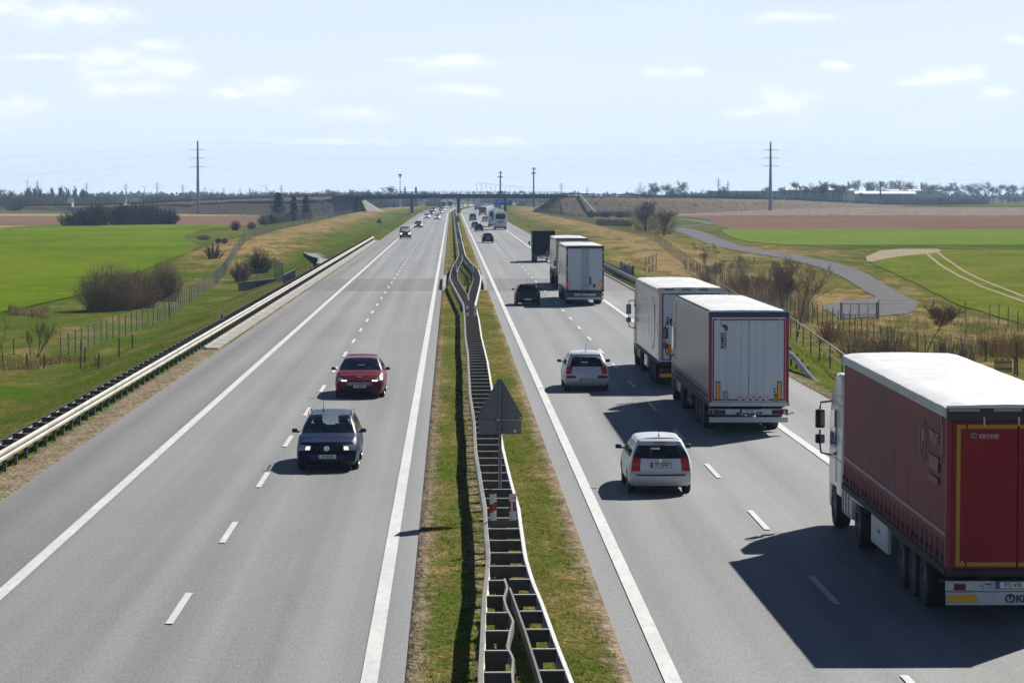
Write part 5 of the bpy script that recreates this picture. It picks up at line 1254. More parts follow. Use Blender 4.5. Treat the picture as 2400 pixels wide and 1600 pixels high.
for (dx, dz, r_) in ((-.58, .79, .012), (-.53, .775, .02), (-.48, .775, .02), (-.62, .74, .015), (-.66, .745, .012), (-.59, .73, .008), (-.46, .73, .012), (-.38, .78, .009), (-.39, .7, .009), (-.6, .70, .012)): dots.prism([(dx+r_*math.cos(a), dz+r_*math.sin(a)) for a in [k*math.pi/5 for k in range(10)]], -.004, .0, 'y')
dots.build('holes', blk, t)
# faded side lettering near the rear of the curtain
SM = MX @ Matrix.Translation((-1.296, 1.15, 3.2)) @ ZR(-90)
b = MB(); ring = [(-.0+.33*math.cos(a), 0, .36*math.sin(a)) for a in [k*2*math.pi/28 for k in range(29)]]; b.tube(ring, .016, 4, cap=False); o = b.build('emblem', white_l, t); o.matrix_local = MX @ Matrix.Translation((-1.296, 2.55, 3.12)) @ ZR(-90)
text('lettering', 'P', .5, white_l, t, MX @ Matrix.Translation((-1.298, 2.55, 3.12)) @ ZR(-90), .006)
text('lettering', 'TYPLAST', .25, white_l, t, MX @ Matrix.Translation((-1.298, 1.32, 3.28)) @ ZR(-90), .004)
b = MB(); b.box(-.5, .5, -.004, .004, -.13, .13); o = b.build('faded_patch', mat('faded_patch', (.22, .07, .075), rough=.6), t); o.matrix_local = MX @ Matrix.Translation((-1.293, 1.3, 2.82)) @ ZR(-90)
b = MB(); b.box(-.5, .5, -.004, .004, -.06, .06); o = b.build('faded_patch', mat('faded_patch2', (.20, .05, .055), rough=.6), t); o.matrix_local = MX @ Matrix.Translation((-1.293, 1.35, 2.52)) @ ZR(-90)
b = MB(); b.tube([(.0, 0, .55), (.16, 0, .35), (.17, 0, -.15), (.0, 0, -.32)], .02, 4); o = b.build('emblem', white_l, t); o.matrix_local = MX @ Matrix.Translation((-1.296, .55, 3.22)) @ ZR(-90)

# grey curtain trailer with elephant emblem
t, body, curt, MX = semi('grey curtain sided lorry with a dark blue elephant emblem on pale doors', 9.52, 91.9, dict(side=tarp_grey, door=door_grey, planks=5, frame=rust_red, header=navy_l, head=.22, rail=alu, eyelets=True, tape=(rust_red, .05, .11), tape_t=.05, straps=26, strap_h=.36, strap_m=mat('slate_strap', (.06, .075, .085), rough=.6), lampbar=alu_l, under=mat('underrun_white', (.52, .54, .54), rough=.5), refl='tall', plate='LT 110', cab=cab_dark, rsill=alu_l, box=(6.8, 8.6), boxm=dirty_black))
el = [(0, .0), (.02, .06), (.05, .10), (.04, .14), (.08, .16), (.10, .20), (.17, .21), (.26, .20), (.30, .17), (.31, .05), (.305, -.02), (.26, -.02), (.255, .04), (.235, .05), (.21, -.02), (.165, -.02), (.165, .05), (.14, .07), (.12, .04), (.12, -.03), (.085, -.03), (.08, .07), (.055, .085), (.025, .045), (.03, .0)]
elp = [(-.05, .33), (-.06, .29), (-.035, .25), (.0, .21), (.03, .22), (.07, .23), (.13, .22), (.20, .21), (.25, .17), (.27, .10), (.27, -.03), (.215, -.03), (.205, .045), (.185, .05), (.17, -.03), (.11, -.03), (.115, .05), (.09, .07), (.075, .12), (.045, .14), (.01, .15), (-.045, .20), (-.085, .26), (-.085, .32), (-.055, .36), (-.04, .35)]
MB().prism([(u*.68, w_*.78) for u, w_ in elp], -.026, -.022, 'y', navy_l).build('emblem', None, t).location = (-.86, 0, 3.36)
text('lettering', 'SCHMITZ', .115, navy_l, t, Matrix.Translation((-.85, -.026, 3.03)) @ Matrix.Rotation(R(-90), 4, 'Y'), .008, 1.1); text('lettering', 'CARGOBULL', .10, red_l, t, Matrix.Translation((-.755, -.026, 3.03)) @ Matrix.Rotation(R(-90), 4, 'Y'), .005, .95)
text('lettering', 'SCHMITZ', .15, teal_l, t, Matrix.Translation((0.02, -.026, .665)), .010, 1.35); text('lettering', 'LT', .08, navy_l, t, Matrix.Translation((-1.05, -.026, .815)), .002)
for k, s_ in enumerate(('50', '60', '70', '80', '90')):
    xx = -.28+.215*k; q = MB(); c12 = [(xx+.095*math.cos(a), 1.19+.095*math.sin(a)) for a in [k2*math.pi/12 for k2 in range(24)]]; q.prism(c12, -.026, -.0215, 'y', [red_l, mat('ring_mauve', (.35, .25, .38), rough=.5)][k in (1, 3, 4)]); q.prism([(xx+(u-xx)*.84, 1.19+(w_-1.19)*.84) for u, w_ in c12], -.0285, -.026, 'y', sticker); o = q.build('speed_sticker', None, t); text('lettering', s_, .115, ink, o, Matrix.Translation((xx, -.030, 1.19)), .003, .9)
MB().box(.80, .97, -.027, -.022, 1.07, 1.33, mark_y).box(.82, .95, -.029, -.027, 1.26, 1.30, blk).build('warning_sticker', None, t); MB().tube([(.86+.06*math.cos(a), -.027, 1.43+.06*math.sin(a)) for a in [R(40+28*k) for k in range(10)]], .016, 5).build('emblem', navy_l, t); MB().rbox(-.84, -.66, -.03, -.02, 1.12, 1.42, .01).build('document_box', mat('box_grey', (.28, .30, .31), rough=.6), t)
for s in (-1, 1): MB().tube([(s*1.2, .0, .62), (s*1.36, -.02, .70), (s*1.45, -.02, .71)], [.02, .02, .035], 6).build('side_marker', amber if s > 0 else blk, t)
for yy, zz in ((1.2, .62), (7.2, .9), (9.9, .85)): MB().rbox(-1.30, -1.25, yy-.05, yy+.05, zz-.04, zz+.04, .01).build('side_lamp', tail_on, t)

# glossy white box trailer
t, body, curt, MX = semi('white box lorry with blue lettering on its rear door, ahead of the grey lorry', 9.48, 113.7, dict(side=gloss_white, kind='box', wave=1.6, door=door_grey, frame=alu_l, header=alu_l, head=.12, rail=alu_l, tape=(rust_red, .06, .12), tape_t=.10, lampbar=dirty_black, refl='low', deep=True, plate='', cab=cab_dark, rsill=dirty_black, box=(7.0, 8.8), boxm=gloss_white))
text('lettering', 'itel', .52, navy_l, t, Matrix.Translation((-.66, -.026, 2.66)), .012); MB().box(-.95, -.55, -.03, -.022, 1.35, 1.75).build('orange_board', orange_b, t); MB().box(-.85, -.6, -.03, -.022, 1.1, 1.3).build('blue_label', plate_b, t); MB().tube([(.75, -.03, 3.4), (.95, -.03, 3.72)], .03, 5).build('blue_mark', navy_l, t)
o = MB().tube([(0, .55*math.cos(a), 1.05*math.sin(a)) for a in [R(60+12*k) for k in range(21)]], [.02+.05*math.sin(math.pi*k/20) for k in range(21)], 5).build('swoosh', mat('grey_graphic', (.33, .36, .36), rough=.3), t); o.location = (-1.272, 3.4, 2.45); o.scale = (.25, 1.6, 1)
MB().rbox(-1.30, -1.25, 9.4, 9.5, .92, 1.0, .01).build('side_lamp', tail_on, t)
for k in range(3): o = MB().rbox(-1.05+.68*k, -.68+.68*k, -.05, -.03, 3.89, 3.95, .01).build('roof_hinge', blk, t)

# refrigerated white trailer, dark frame, orange reflectors
t, body, curt, MX = semi('white refrigerated lorry with dark door frame and two orange reflectors', 9.13, 196.6, dict(H=4.1, side=gloss_white, kind='box', wave=2.2, door=door_grey, frame=mat('dark_red_frame', (.07, .012, .02), rough=.5), header=mat('dark_red_frame2', (.06, .012, .02), rough=.5), head=.22, rail=tarp_white, refl='tall', refl_m=refl_o, refl_in=.2, bars=(-.22, -.10, .10, .22), lampbar=alu_l, under=alu_l, plate='', cab=cab_white, rsill=blk))
MB().rbox(.30, .42, -.05, -.02, 1.40, 1.95, .01).build('latch_box', navy_l, t); MB().box(.52, .72, -.03, -.022, 1.20, 1.48, mark_y).box(.56, .68, -.033, -.03, 1.25, 1.42, blk).build('warning_sticker', None, t)
for s in (-1, 1):
    for zz in (1.4, 2.5, 3.6): MB().rbox(s*1.26-.05, s*1.26+.05, -.06, -.02, zz-.07, zz+.07, .01).build('hinge', alu_l, t)
# white lorry with beige rear, ahead of it
t, body, curt, MX = semi('white lorry with beige rear wall, between the refrigerated lorry and the black lorry', 9.62, 229.5, dict(H=4.08, side=gloss_white, wave=.8, door=mat('beige_door', (.42, .39, .31), rough=.5), frame=mat('beige_frame', (.40, .38, .31), rough=.5), header=navy_l, head=.16, rail=alu_l, lampbar=dirty_black, plate='', cab=cab_white))
# far grey lorry under the bridge
t, body, curt, MX = semi('lorry with pale doors and dark frame driving under the bridge', 10.9, 1190, dict(side=tarp_grey, door=door_grey, frame=cab_dark, header=cab_dark, rail=cab_dark, bars=(-.2, .2), lampbar=dirty_black, plate='', cab=cab_white))

# black box lorry (rigid)
def rigid(label, x, y, body_m, H, BL, rear_m, cabm, z0=1.0, hw=1.22, fr=None):
    t = empty('box_truck', label, 'lorry', (x, y, 0)); b = MB(); b.rbox(-hw, hw, 0, BL, z0, H, .03); b.build('cargo_box', body_m, t)
    r = MB(); r.rbox(-hw-.01, hw+.01, -.03, .05, z0-.1, z0, .01); r.rbox(-hw-.01, hw+.01, -.03, .05, H-.12, H+.01, .01); r.rbox(-hw-.01, -hw+.08, -.03, .05, z0, H-.12, .01); r.rbox(hw-.08, hw+.01, -.03, .05, z0, H-.12, .01); r.build('rear_frame', fr or rear_m, t)
    for s in (-1, 1): MB().rbox(s*.56-.545, s*.56+.545, -.018, -.002, z0+.02, H-.14, .006).build('door', body_m, t)
    c = MB(); prof = [(BL+.25, .55), (BL+.25, 2.5), (BL+.6, 2.75), (BL+1.2, 2.7), (BL+1.75, 1.9), (BL+1.9, 1.2), (BL+1.85, .5)]; c.prism(prof, -1.08, 1.08, 'x'); c.build('cab', cabm, t, smooth=40)
    MB().prism([(BL+1.26, 2.62), (BL+1.75, 1.92), (BL+1.77, 1.95), (BL+1.3, 2.66)], -.95, .95, 'x').build('windscreen', darkglass, t).location = (0, .02, 0)
    for s in (-1, 1):
        MB().prism([(BL+.75, 1.75), (BL+1.65, 1.75), (BL+1.25, 2.5), (BL+.75, 2.5)], min(s*1.083, s*1.095), max(s*1.083, s*1.095), 'x').build('side_window', darkglass, t)
        m_ = MB(); m_.rbox(s*1.38-.1, s*1.38+.1, BL+1.5, BL+1.6, 1.75, 2.2, .03); m_.tube([(s*1.05, BL+1.5, 2.2), (s*1.35, BL+1.55, 2.15)], .02, 5); m_.build('wing_mirror', blk, t)
        MB().rbox(s*.9-.16, s*.9+.16, -.05, .0, .62, .74, .02).build('tail_lamp', tail_m, t)
        wheel(t, s*.95, 1.7, .46, .5, s, alu, .56, 8); wheel(t, s*1.0, BL+1.0, .46, .3, s, alu, .56, 8)
    lb = MB(); lb.rbox(-1.15, 1.15, -.02, .06, .58, .78, .02); lb.rbox(-1.1, 1.1, -.03, .05, .38, .5, .02); lb.build('lamp_bar', mat('lampbar_grey', (.24, .25, .26), rough=.6), t); number_plate(t, '', -.1, -.03, .68)
    MB().box(-.5, .5, .3, BL+1.6, .55, .98).build('chassis', dirty_black, t); return t
charcoal = mat('charcoal_box', (.006, .007, .009), (.010, .011, .013), 1.5, .7, spec=.15)
rigid('black box lorry farthest ahead in the row of lorries', 10.15, 316, charcoal, 3.45, 6.5, charcoal, cab_dark)
# small maroon flatbed with white tailboard
t = rigid('small maroon lorry with white bumper beyond the coaches', 9.95, 922, maroon, 2.35, 4.2, maroon, maroon, z0=.9, hw=1.08); MB().rbox(-1.05, 1.05, -.06, -.03, .62, .95, .02).build('tailboard', white_p, t)

def coach(label, x, y, oncoming=False, H=3.75, L=12.8, bm_=None, lit=False):
    t = empty('coach', label, 'coach', (x, y+(L if oncoming else 0), 0), math.pi if oncoming else 0); hw = 1.275; mt = bm_ or pearl
    rows_ = []                                                           # rounded cross-section swept along the length, tucked in at both ends
    sec = [(.96, .32), (1.0, .5), (1.0, 1.5), (.985, 2.6), (.95, 3.2), (.88, 3.5), (.74, 3.68), (.4, 3.745), (0, 3.75)]
    sec = [(a*hw, b*H/3.75) for a, b in sec]; sec = [(-a, b) for a, b in sec]+sec[-2::-1]
    for (yy, sx, dz, lean) in ((0, .93, -.12, .25), (.12, .985, -.03, .2), (.5, 1, 0, .1), (L*.35, 1, 0, 0), (L*.7, 1, 0, 0), (L-.9, 1, 0, -.05), (L-.3, .98, -.04, -.3), (L, .9, -.15, -.55)):
        rows_.append([(a*sx, yy+lean*max(0, b-1.2)/2.5, b+dz*(b/H)**2) for a, b in sec])
    b = MB().grid(rows_, mt); b.face(rows_[0], mt); b.face(rows_[-1][::-1], mt); b.build('body', None, t, smooth=45, fixn=True)
    g = MB(); ring = [(-.95, 2.25), (-1.0, 2.5), (-.96, 3.0), (-.8, 3.22), (.8, 3.22), (.96, 3.0), (1.0, 2.5), (.95, 2.25), (.6, 2.12), (-.6, 2.12)]; sc = H/3.75
    g.face([(u, .0+.25*max(0, w_*sc-1.2)/2.5-.018, w_*sc) for u, w_ in ring], darkglass); g.build('rear_window', None, t)
    g = MB(); g.face([(u*1.1, L-.55*max(0, w_-1.2)/2.5+.02, w_) for u, w_ in ((-1, 1.25), (1, 1.25), (.98, 2.9), (-.98, 2.9))][::-1], darkglass); g.build('windscreen', None, t)
    for s in (-1, 1):
        g = MB()
        for k in range(6): y0 = .9+k*(L-2.4)/6; g.face([(s*hw*1.004, y0, 1.75), (s*hw*1.004, y0+(L-2.4)/6-.06, 1.75), (s*hw*.988, y0+(L-2.4)/6-.06, 2.75), (s*hw*.988, y0, 2.75)], darkglass)
        g.build('side_window', None, t)
        MB().rbox(s*1.12-.07, s*1.12+.07, -.02, .12, .9, 1.45, .03).build('tail_lamp', tail_m, t); MB().rbox(s*.95-.2, s*.95+.2, L-.02, L+.03, .7, .9, .03).build('headlight', beam_w if lit else lamp_w, t)
        m_ = MB(); m_.rbox(s*1.5-.1, s*1.5+.1, L+.05, L+.2, 2.1, 2.6, .04); m_.tube([(s*1.1, L-.3, 3.0), (s*1.45, L+.1, 2.9), (s*1.5, L+.12, 2.6)], .03, 5); m_.build('wing_mirror', blk, t)
        wheel(t, s*1.08, 3.4, .5, .34, s, alu, .56, 8); wheel(t, s*1.08, L-2.6, .5, .34, s, alu, .56, 8)
    MB().box(-1.2, 1.2, -.05, .05, .32, .62).build('bumper', dirty_black, t); gr_ = MB()
    for k in range(3): gr_.rbox(-.62, .62, -.03+.02*k, .08, 1.42+.14*k, 1.5+.14*k, .01)
    gr_.build('vent_grille', cab_dark, t); number_plate(t, '', 0, -.04, .85); MB().rbox(-.6, .6, L*.3, L*.5, H-.05, H+.18, .06).build('roof_unit', mt, t); return t
coach('white coach in the right lane, the nearer of two', 9.9, 581, bm_=white_p); coach('white coach mostly hidden behind the nearer coach', 9.35, 629, H=3.8, bm_=white_p)
a_ = G(1025, 488.5, 0); coach('white coach beyond the bridge, left one of the oncoming pair', -3.6, 1275, True, bm_=white_p, lit=True); coach('white coach beyond the bridge, right one of the oncoming pair', -.5, 1310, True, bm_=white_p, lit=True)
# ------------------------------------------------------------------ vegetation
bark = mat('bark', (.12, .095, .07), (.19, .155, .12), 6, .95, spec=.1); twig_o = mat('olive_twigs', (.23, .18, .115), (.32, .26, .17), .8, .95, spec=.1); twig_p = mat('purple_brown_twigs', (.20, .14, .12), (.28, .20, .165), .8, .95, spec=.1); twig_d = mat('dark_twigs', (.055, .042, .038), (.085, .065, .055), .8, .95, spec=.1)
twig_r = mat('straw_reeds', (.36, .25, .12), (.46, .34, .18), 1.2, 1, spec=.1); twig_y = mat('brown_reeds', (.24, .15, .07), (.33, .22, .11), 1.2, 1, spec=.1); needle = mat('pine_needles', (.012, .032, .018), (.028, .055, .026), 3, .9, spec=.2); far_tw = mat('far_twigs', (.15, .13, .12), (.20, .17, .15), .2, 1, spec=.05)
def bush_mesh(w, h, n, seed, r=.014, side=5, fan=1.0, droop=.1, base=.25, n0=3):
    rnd = random.Random(seed); b = MB()
    for i in range(n):
        a = rnd.uniform(0, 2*math.pi); q = math.sqrt(rnd.random()); tx, ty = q*math.cos(a)*w/2, q*math.sin(a)*w/2
        top = h*(math.sqrt(max(.05, 1-(q*.92)**2)))*rnd.uniform(.72, 1.04); bx, by = tx*base+rnd.uniform(-.1, .1)*w*base, ty*base+rnd.uniform(-.1, .1)*w*base
        mx, my = lerp(bx, tx, .55*fan)+rnd.uniform(-.05, .05)*w, lerp(by, ty, .55*fan)+rnd.uniform(-.05, .05)*w
        P = [Vector((bx, by, -.1)), Vector((lerp(bx, mx, .4), lerp(by, my, .4), top*.3)), Vector((mx, my, top*.65)), Vector((tx, ty, top))]
        b.tube(P, [r*1.7, r*1.3, r, r*.45], n0, cap=False)
        for k in range(side):
            u = rnd.uniform(.3, .95); j = min(2, int(u*3)); p = P[j].lerp(P[j+1], u*3-j); d = Vector((rnd.gauss(0, 1), rnd.gauss(0, 1), rnd.uniform(.1, 1.1))).normalized()*h*rnd.uniform(.08, .22)
            b.tube([p, p+d*.55, p+d+Vector((0, 0, -droop*d.length))], [r*.75, r*.55, r*.3], 3, cap=False)
    return b
def tree_mesh(h, seed, depth=4, spread=.55, r0=None, trunk=.3, up=.25, stems=1, nb=(4, 6), mintw=.012, width=1.0):
    rnd = random.Random(seed); T = MB(); Cr = MB(); r0 = r0 or h*.018
    def grow(p, d, L, r, lev):
        n = 3; P = [p]; dd = d
        for k in range(n):
            dd = (dd+Vector((rnd.gauss(0, .13), rnd.gauss(0, .13), rnd.gauss(0, .06)+up*.12))).normalized(); P.append(P[-1]+dd*L/n)
        rr = [max(mintw, r*(1-.5*k/n)) for k in range(n+1)]
        (T if lev < 1 else Cr).tube(P, rr, 7 if lev < 1 else (4 if lev < 2 else 3), cap=False)
        if lev >= depth: return
        m = rnd.randint(*nb)
        for k in range(m):
            u = rnd.uniform(trunk if lev == 0 else .3, 1.0); j = min(n-1, int(u*n)); q = P[j].lerp(P[j+1], u*n-j)
            a = rnd.uniform(0, 2*math.pi); ax = Vector((math.cos(a)*width, math.sin(a)*width, 0)); nd = (dd*(1-spread)+ax*spread*rnd.uniform(.7, 1.2)+Vector((0, 0, up))).normalized()
            grow(q, nd, L*rnd.uniform(.48, .72)*(1.0 if lev else (1.15-.55*u)), rr[min(j+1, n)]*.62, lev+1)
    for s in range(stems):
        a = rnd.uniform(0, 6.28); d = Vector((math.cos(a)*.18*(stems > 1), math.sin(a)*.18*(stems > 1), 1)).normalized()
        grow(Vector((math.cos(a)*.1*(stems > 1), math.sin(a)*.1*(stems > 1), -.15)), d, h*.62, r0, 0)
    return T, Cr
def meshof(b, m, smooth=0):
    o = b.build('p', m, smooth=smooth); me = o.data; bpy.data.objects.remove(o); return me
def put(name, meshes, loc, s=1.0, rz=0.0, label=None, cat='bush', group=None, sz=None):
    """meshes = one mesh, or {part: mesh} under an Empty"""
    if isinstance(meshes, dict):
        t = empty(name, label, cat, loc, rz, group)
        for k, me in meshes.items(): o = bpy.data.objects.new(k, me); col.objects.link(o); o.parent = t
    else:
        t = bpy.data.objects.new(name, meshes); col.objects.link(t); t.location = loc; t.rotation_euler = (0, 0, rz); tag(t, label, cat, group)
    t.scale = (s, s, (sz or s)); return t
def dist(p): return math.hypot(p.x, p.y)
def px2m(px, p): return px/FOC*dist(p)

# left: big leafless bushes
for (px, py, w, h, n, lb, sd) in ((258, 727, 175, 118, 620, 'largest leafless bush on the left meadow, left of the clump', 1), (322, 722, 135, 102, 420, 'lower reddish leafless bush in the middle of the left clump', 2), (388, 706, 92, 100, 380, 'upright leafless bush at the right end of the left clump', 3)):
    p = G(px, py); put('leafless_bush', {'branches': meshof(bush_mesh(px2m(w, p), px2m(h, p), n, sd, .010, 7, base=.62, fan=.9), twig_o if sd != 2 else twig_p)}, p, 1, 0, lb)
p = G(500, 606); put('coppiced_bush', {'stems': meshof(bush_mesh(px2m(56, p), px2m(38, p), 34, 9, .05, 2, base=.45, n0=4), bark)}, p, 1, .4, 'coppiced bush of thick bare stems at the edge of the left field')
for (px, py, w, h, lb) in ((552, 540, 30, 26, 'dark round bush at the near end of the left lane'), (590, 537, 26, 20, 'round bush just right of the one by the left lane'), (478, 562, 40, 14, 'low reddish bush in the dry grass patch on the left'), (512, 570, 16, 14, 'left one of two small dark bushes by the field edge'), (526, 571, 18, 15, 'right one of two small dark bushes by the field edge'), (606, 640, 92, 66, 'brown bush in front of the tall mesh gate on the left slope'), (566, 660, 60, 55, 'thin bush left of the tall mesh gate')):
    p = G(px, py); put('shrub', {'branches': meshof(bush_mesh(px2m(w, p), px2m(h, p), 130, int(px), .02, 5, base=.4), [twig_d, twig_o, twig_p][int(px) % 3])}, p, 1, 0, lb, 'bush')
# dark thicket behind the left field: many shrubs grown into one mass
b = MB(); rnd = random.Random(5)
pa, pb = G(140, 531), G(408, 525.5); n = 15
for k in range(n):
    f = (k+.5)/n; q = pa.lerp(pb, f); hh = 6.2*min(1, .62+1.5*min(f, 1-f))*rnd.uniform(.85, 1.08); m = bush_mesh(7.5, hh, 110, 100+k, .05, 5, base=.5); ox, oy = q.x+rnd.uniform(-1, 1)-pa.x, q.y+rnd.uniform(0, 9)-pa.y
    o0 = len(b.v); b.v += [(v[0]+ox, v[1]+oy, v[2]) for v in m.v]; b.f += [tuple(i+o0 for i in f_) for f_ in m.f]; b.mi += m.mi
put('thicket', {'branches': meshof(b, twig_d)}, pa, 1, 0, 'long dark leafless thicket between green field and ploughed field', 'thicket')
# conifers
def conifer(w, h, seed):
    rnd = random.Random(seed); b = MB()
    for k in range(1700):
        f = rnd.random()**.8; z = h*(.08+.92*f); rad = w/2*(1-f)**.5*(.75+.25*math.sin(z*7))*math.sqrt(rnd.uniform(.15, 1)); a = rnd.uniform(0, 6.28); c = Vector((rad*math.cos(a), rad*math.sin(a), z)); s = rnd.uniform(.35, .75)*h/6
        d = Vector((math.cos(a), math.sin(a), -.25+rnd.gauss(0, .3))); e = d.cross(Vector((0, 0, 1))).normalized()*s*.45
        b.face([c-e, c+d*s*.5+Vector((0, 0, .1*s)), c+e, c-d*s*.4])
    T = MB().tube([(0, 0, -.2), (0, 0, h*.9)], [h*.03, h*.006], 6); return T, b
for (px, py, w, h, lb, sd) in ((652, 502, 47, 44, 'broad dark evergreen, largest of the group left of the bridge', 1), (689, 505, 28, 36, 'evergreen between the broad one and the separate one', 2), (717, 506, 30, 37, 'separate evergreen standing right of the group', 3), (836, 492, 21, 21, 'small evergreen low on the embankment beside the bridge', 4)):
    p = G(px, py); d = 960 if px < 800 else 1000; p = Vector((p.x*d/p.y, d, terrain(p.x*d/p.y, d))); T, c_ = conifer(px2m(w, p)*1.35, px2m(h, p)+2.2, sd); put('evergreen_tree', {'trunk': meshof(T, bark), 'crown': meshof(c_, needle)}, p, 1, 0, lb, 'tree')
shr = [meshof(bush_mesh(3.6, 2.6, 120, 40+k, .035, 5, base=.5), m) for k, m in enumerate((twig_p, twig_d, twig_o, twig_p))]
rnd = random.Random(11)
for k in range(9): p = G(618+13*k, 527-k*1.6); put('shrub', shr[k % 4], p, rnd.uniform(.9, 1.35), k, 'brown leafless shrub below the evergreens', 'bush', 'brown shrubs below the evergreens')
for k in range(6): p = G(1385+17*k, 509+rnd.uniform(-1, 1)); put('shrub', shr[2 if k % 2 else 1], p, rnd.uniform(1.0, 1.25), k, 'rounded dark shrub at the foot of the right embankment', 'bush', 'rounded shrubs at the foot of the right embankment', 1.0)
for k in range(5): p = G(1410+15*k, 530+rnd.uniform(-1, 1)); put('shrub', shr[0 if k % 2 else 3], p, rnd.uniform(.95, 1.15), k, 'low reddish shrub behind the right game fence', 'bush', 'low reddish shrubs behind the right game fence', .8)
# right: trees and scrub
for (px, py, h, lb, sd, w_) in ((1512, 543, 78, 'leafless round crowned tree behind the right game fence, left of a pair', 4, 1.0), (1556, 552, 66, 'leafless round crowned tree behind the right game fence, right of a pair', 5, 1.15)):
    p = G(px, py); H = px2m(h, p); T, c_ = tree_mesh(H, sd, 4, .6, .13, .12, .22, 3, (4, 6), .016); c2 = bush_mesh(H*1.15*w_, H*.88, 150, sd+70, .010, 7, base=.5); o0 = len(c_.v); c_.v += [(a, b_, c+H*.06) for a, b_, c in c2.v]; c_.f += [tuple(i+o0 for i in f_) for f_ in c2.f]; c_.mi += c2.mi
    put('leafless_tree', {'trunk': meshof(T, bark), 'crown': meshof(c_, twig_p)}, p, 1, 0, lb, 'tree')
sap = []
for k in range(5):
    T, c_ = tree_mesh(2.6, 60+k, 3, .5, .02, .1, .35, 1 if k % 2 else 2, (4, 6), .0065); sap.append({'trunk': meshof(T, bark), 'crown': meshof(c_, [twig_p, twig_o][k % 2])})
rnd = random.Random(21); SP = []
for k in range(52):
    t_ = rnd.random(); px = lerp(1625, 1870, t_)+rnd.uniform(-25, 25); py = lerp(605, 690, t_)+rnd.uniform(-22, 60)
    SP.append((px, py, rnd.uniform(.55, .95)))
for px, py, s in SP:
    p = G(px, py); put('sapling', sap[rnd.randrange(5)], p, s, rnd.uniform(0, 6), 'thin leafless sapling in the planted strip beside the asphalt path', 'sapling', 'saplings planted between game fence and asphalt path')
brush = [meshof(bush_mesh(2.4, 2.0, 46, 300+k, .0055, 5, base=.7), mat('grey_brown_brush', (.25, .195, .16), (.33, .27, .22), .8, 1, spec=.05)) for k in range(4)]
for k in range(64):
    t_ = rnd.random()**.8; px = lerp(1640, 1890, t_)+rnd.uniform(-45, 45); py = lerp(612, 700, t_)+rnd.uniform(-10, 70); p = G(px, py); put('brushwood', brush[k % 4], p, rnd.uniform(.6, 1.15), rnd.uniform(0, 6), 'low grey brown brush bush between game fence and asphalt path', 'bush', 'brush bushes between game fence and asphalt path')
p = G(1832, 748); H = px2m(150, p); T, c_ = tree_mesh(H, 8, 4, .5, .06, .15, .3, 2, (4, 6), .007); put('leafless_tree', {'trunk': meshof(T, bark), 'crown': meshof(c_, twig_p)}, p, 1, 0, 'leafless young tree with a dense dark crown above the grey lorry', 'tree')
p = G(1868, 790); H = px2m(205, p); T, c_ = tree_mesh(H, 14, 4, .5, .065, .2, .28, 1, (4, 6), .009); put('leafless_tree', {'trunk': meshof(T, bark), 'crown': meshof(c_, twig_o)}, p, 1, 2, 'slender leafless tree right behind the rear corner of the grey lorry', 'tree')
p = G(1838, 700); put('nest_bush', {'branches': meshof(bush_mesh(px2m(64, p), px2m(70, p), 190, 77, .014, 6, base=.2), twig_d)}, p, 1, 0, 'dense dark purple bush beside the young tree above the grey lorry', 'bush')
for (px, py, w, h, n, mt_, lb, sd) in ((2008, 838, 130, 80, 150, twig_o, 'wide olive leafless bush above the roof of the red lorry', 31), (2085, 842, 120, 84, 150, twig_o, 'olive leafless bush left of the slender tree above the red lorry', 32), (2128, 846, 70, 50, 70, twig_o, 'low brushwood at the foot of the slender tree above the red lorry', 33), (2215, 846, 70, 70, 80, twig_p, 'reddish leafless bush right of the slender tree above the red lorry', 34), (2266, 850, 66, 78, 80, twig_p, 'purple leafless bush beside the grey wooden post', 35), (1945, 800, 80, 60, 120, twig_y, 'straw coloured bush at the left of the brushwood above the red lorry', 36)):
    p = G(px, py); put('leafless_bush', {'branches': meshof(bush_mesh(px2m(w, p), px2m(h, p), n, sd, .009, 5, base=.55), mt_)}, p, 1, 0, lb)
p = G(2168, 842); H = px2m(150, p); T, c_ = tree_mesh(H, 25, 4, .55, .05, .5, .2, 1, (5, 7), .010); put('leafless_tree', {'trunk': meshof(T, bark), 'crown': meshof(c_, twig_o)}, p, 1, 0, 'slender leafless tree in the reeds above the red lorry', 'tree')
# left saplings at the frame edge
for (px, py, h, lb, sd) in ((8, 855, 165, 'leafless young tree at the very left edge of the photo', 51), (83, 838, 100, 'twiggy sapling near the left edge, with a bushy foot', 52), (70, 832, 70, 'thin sapling just left of the twiggy one', 53)):
    p = G(px, py); H = px2m(h, p); T, c_ = tree_mesh(H, sd, 3, .4, .035, .12, .45, 2 if sd == 52 else 1, (4, 6), .005); put('leafless_tree', {'trunk': meshof(T, bark), 'crown': meshof(c_, twig_p)}, p, 1, 0, lb, 'tree')
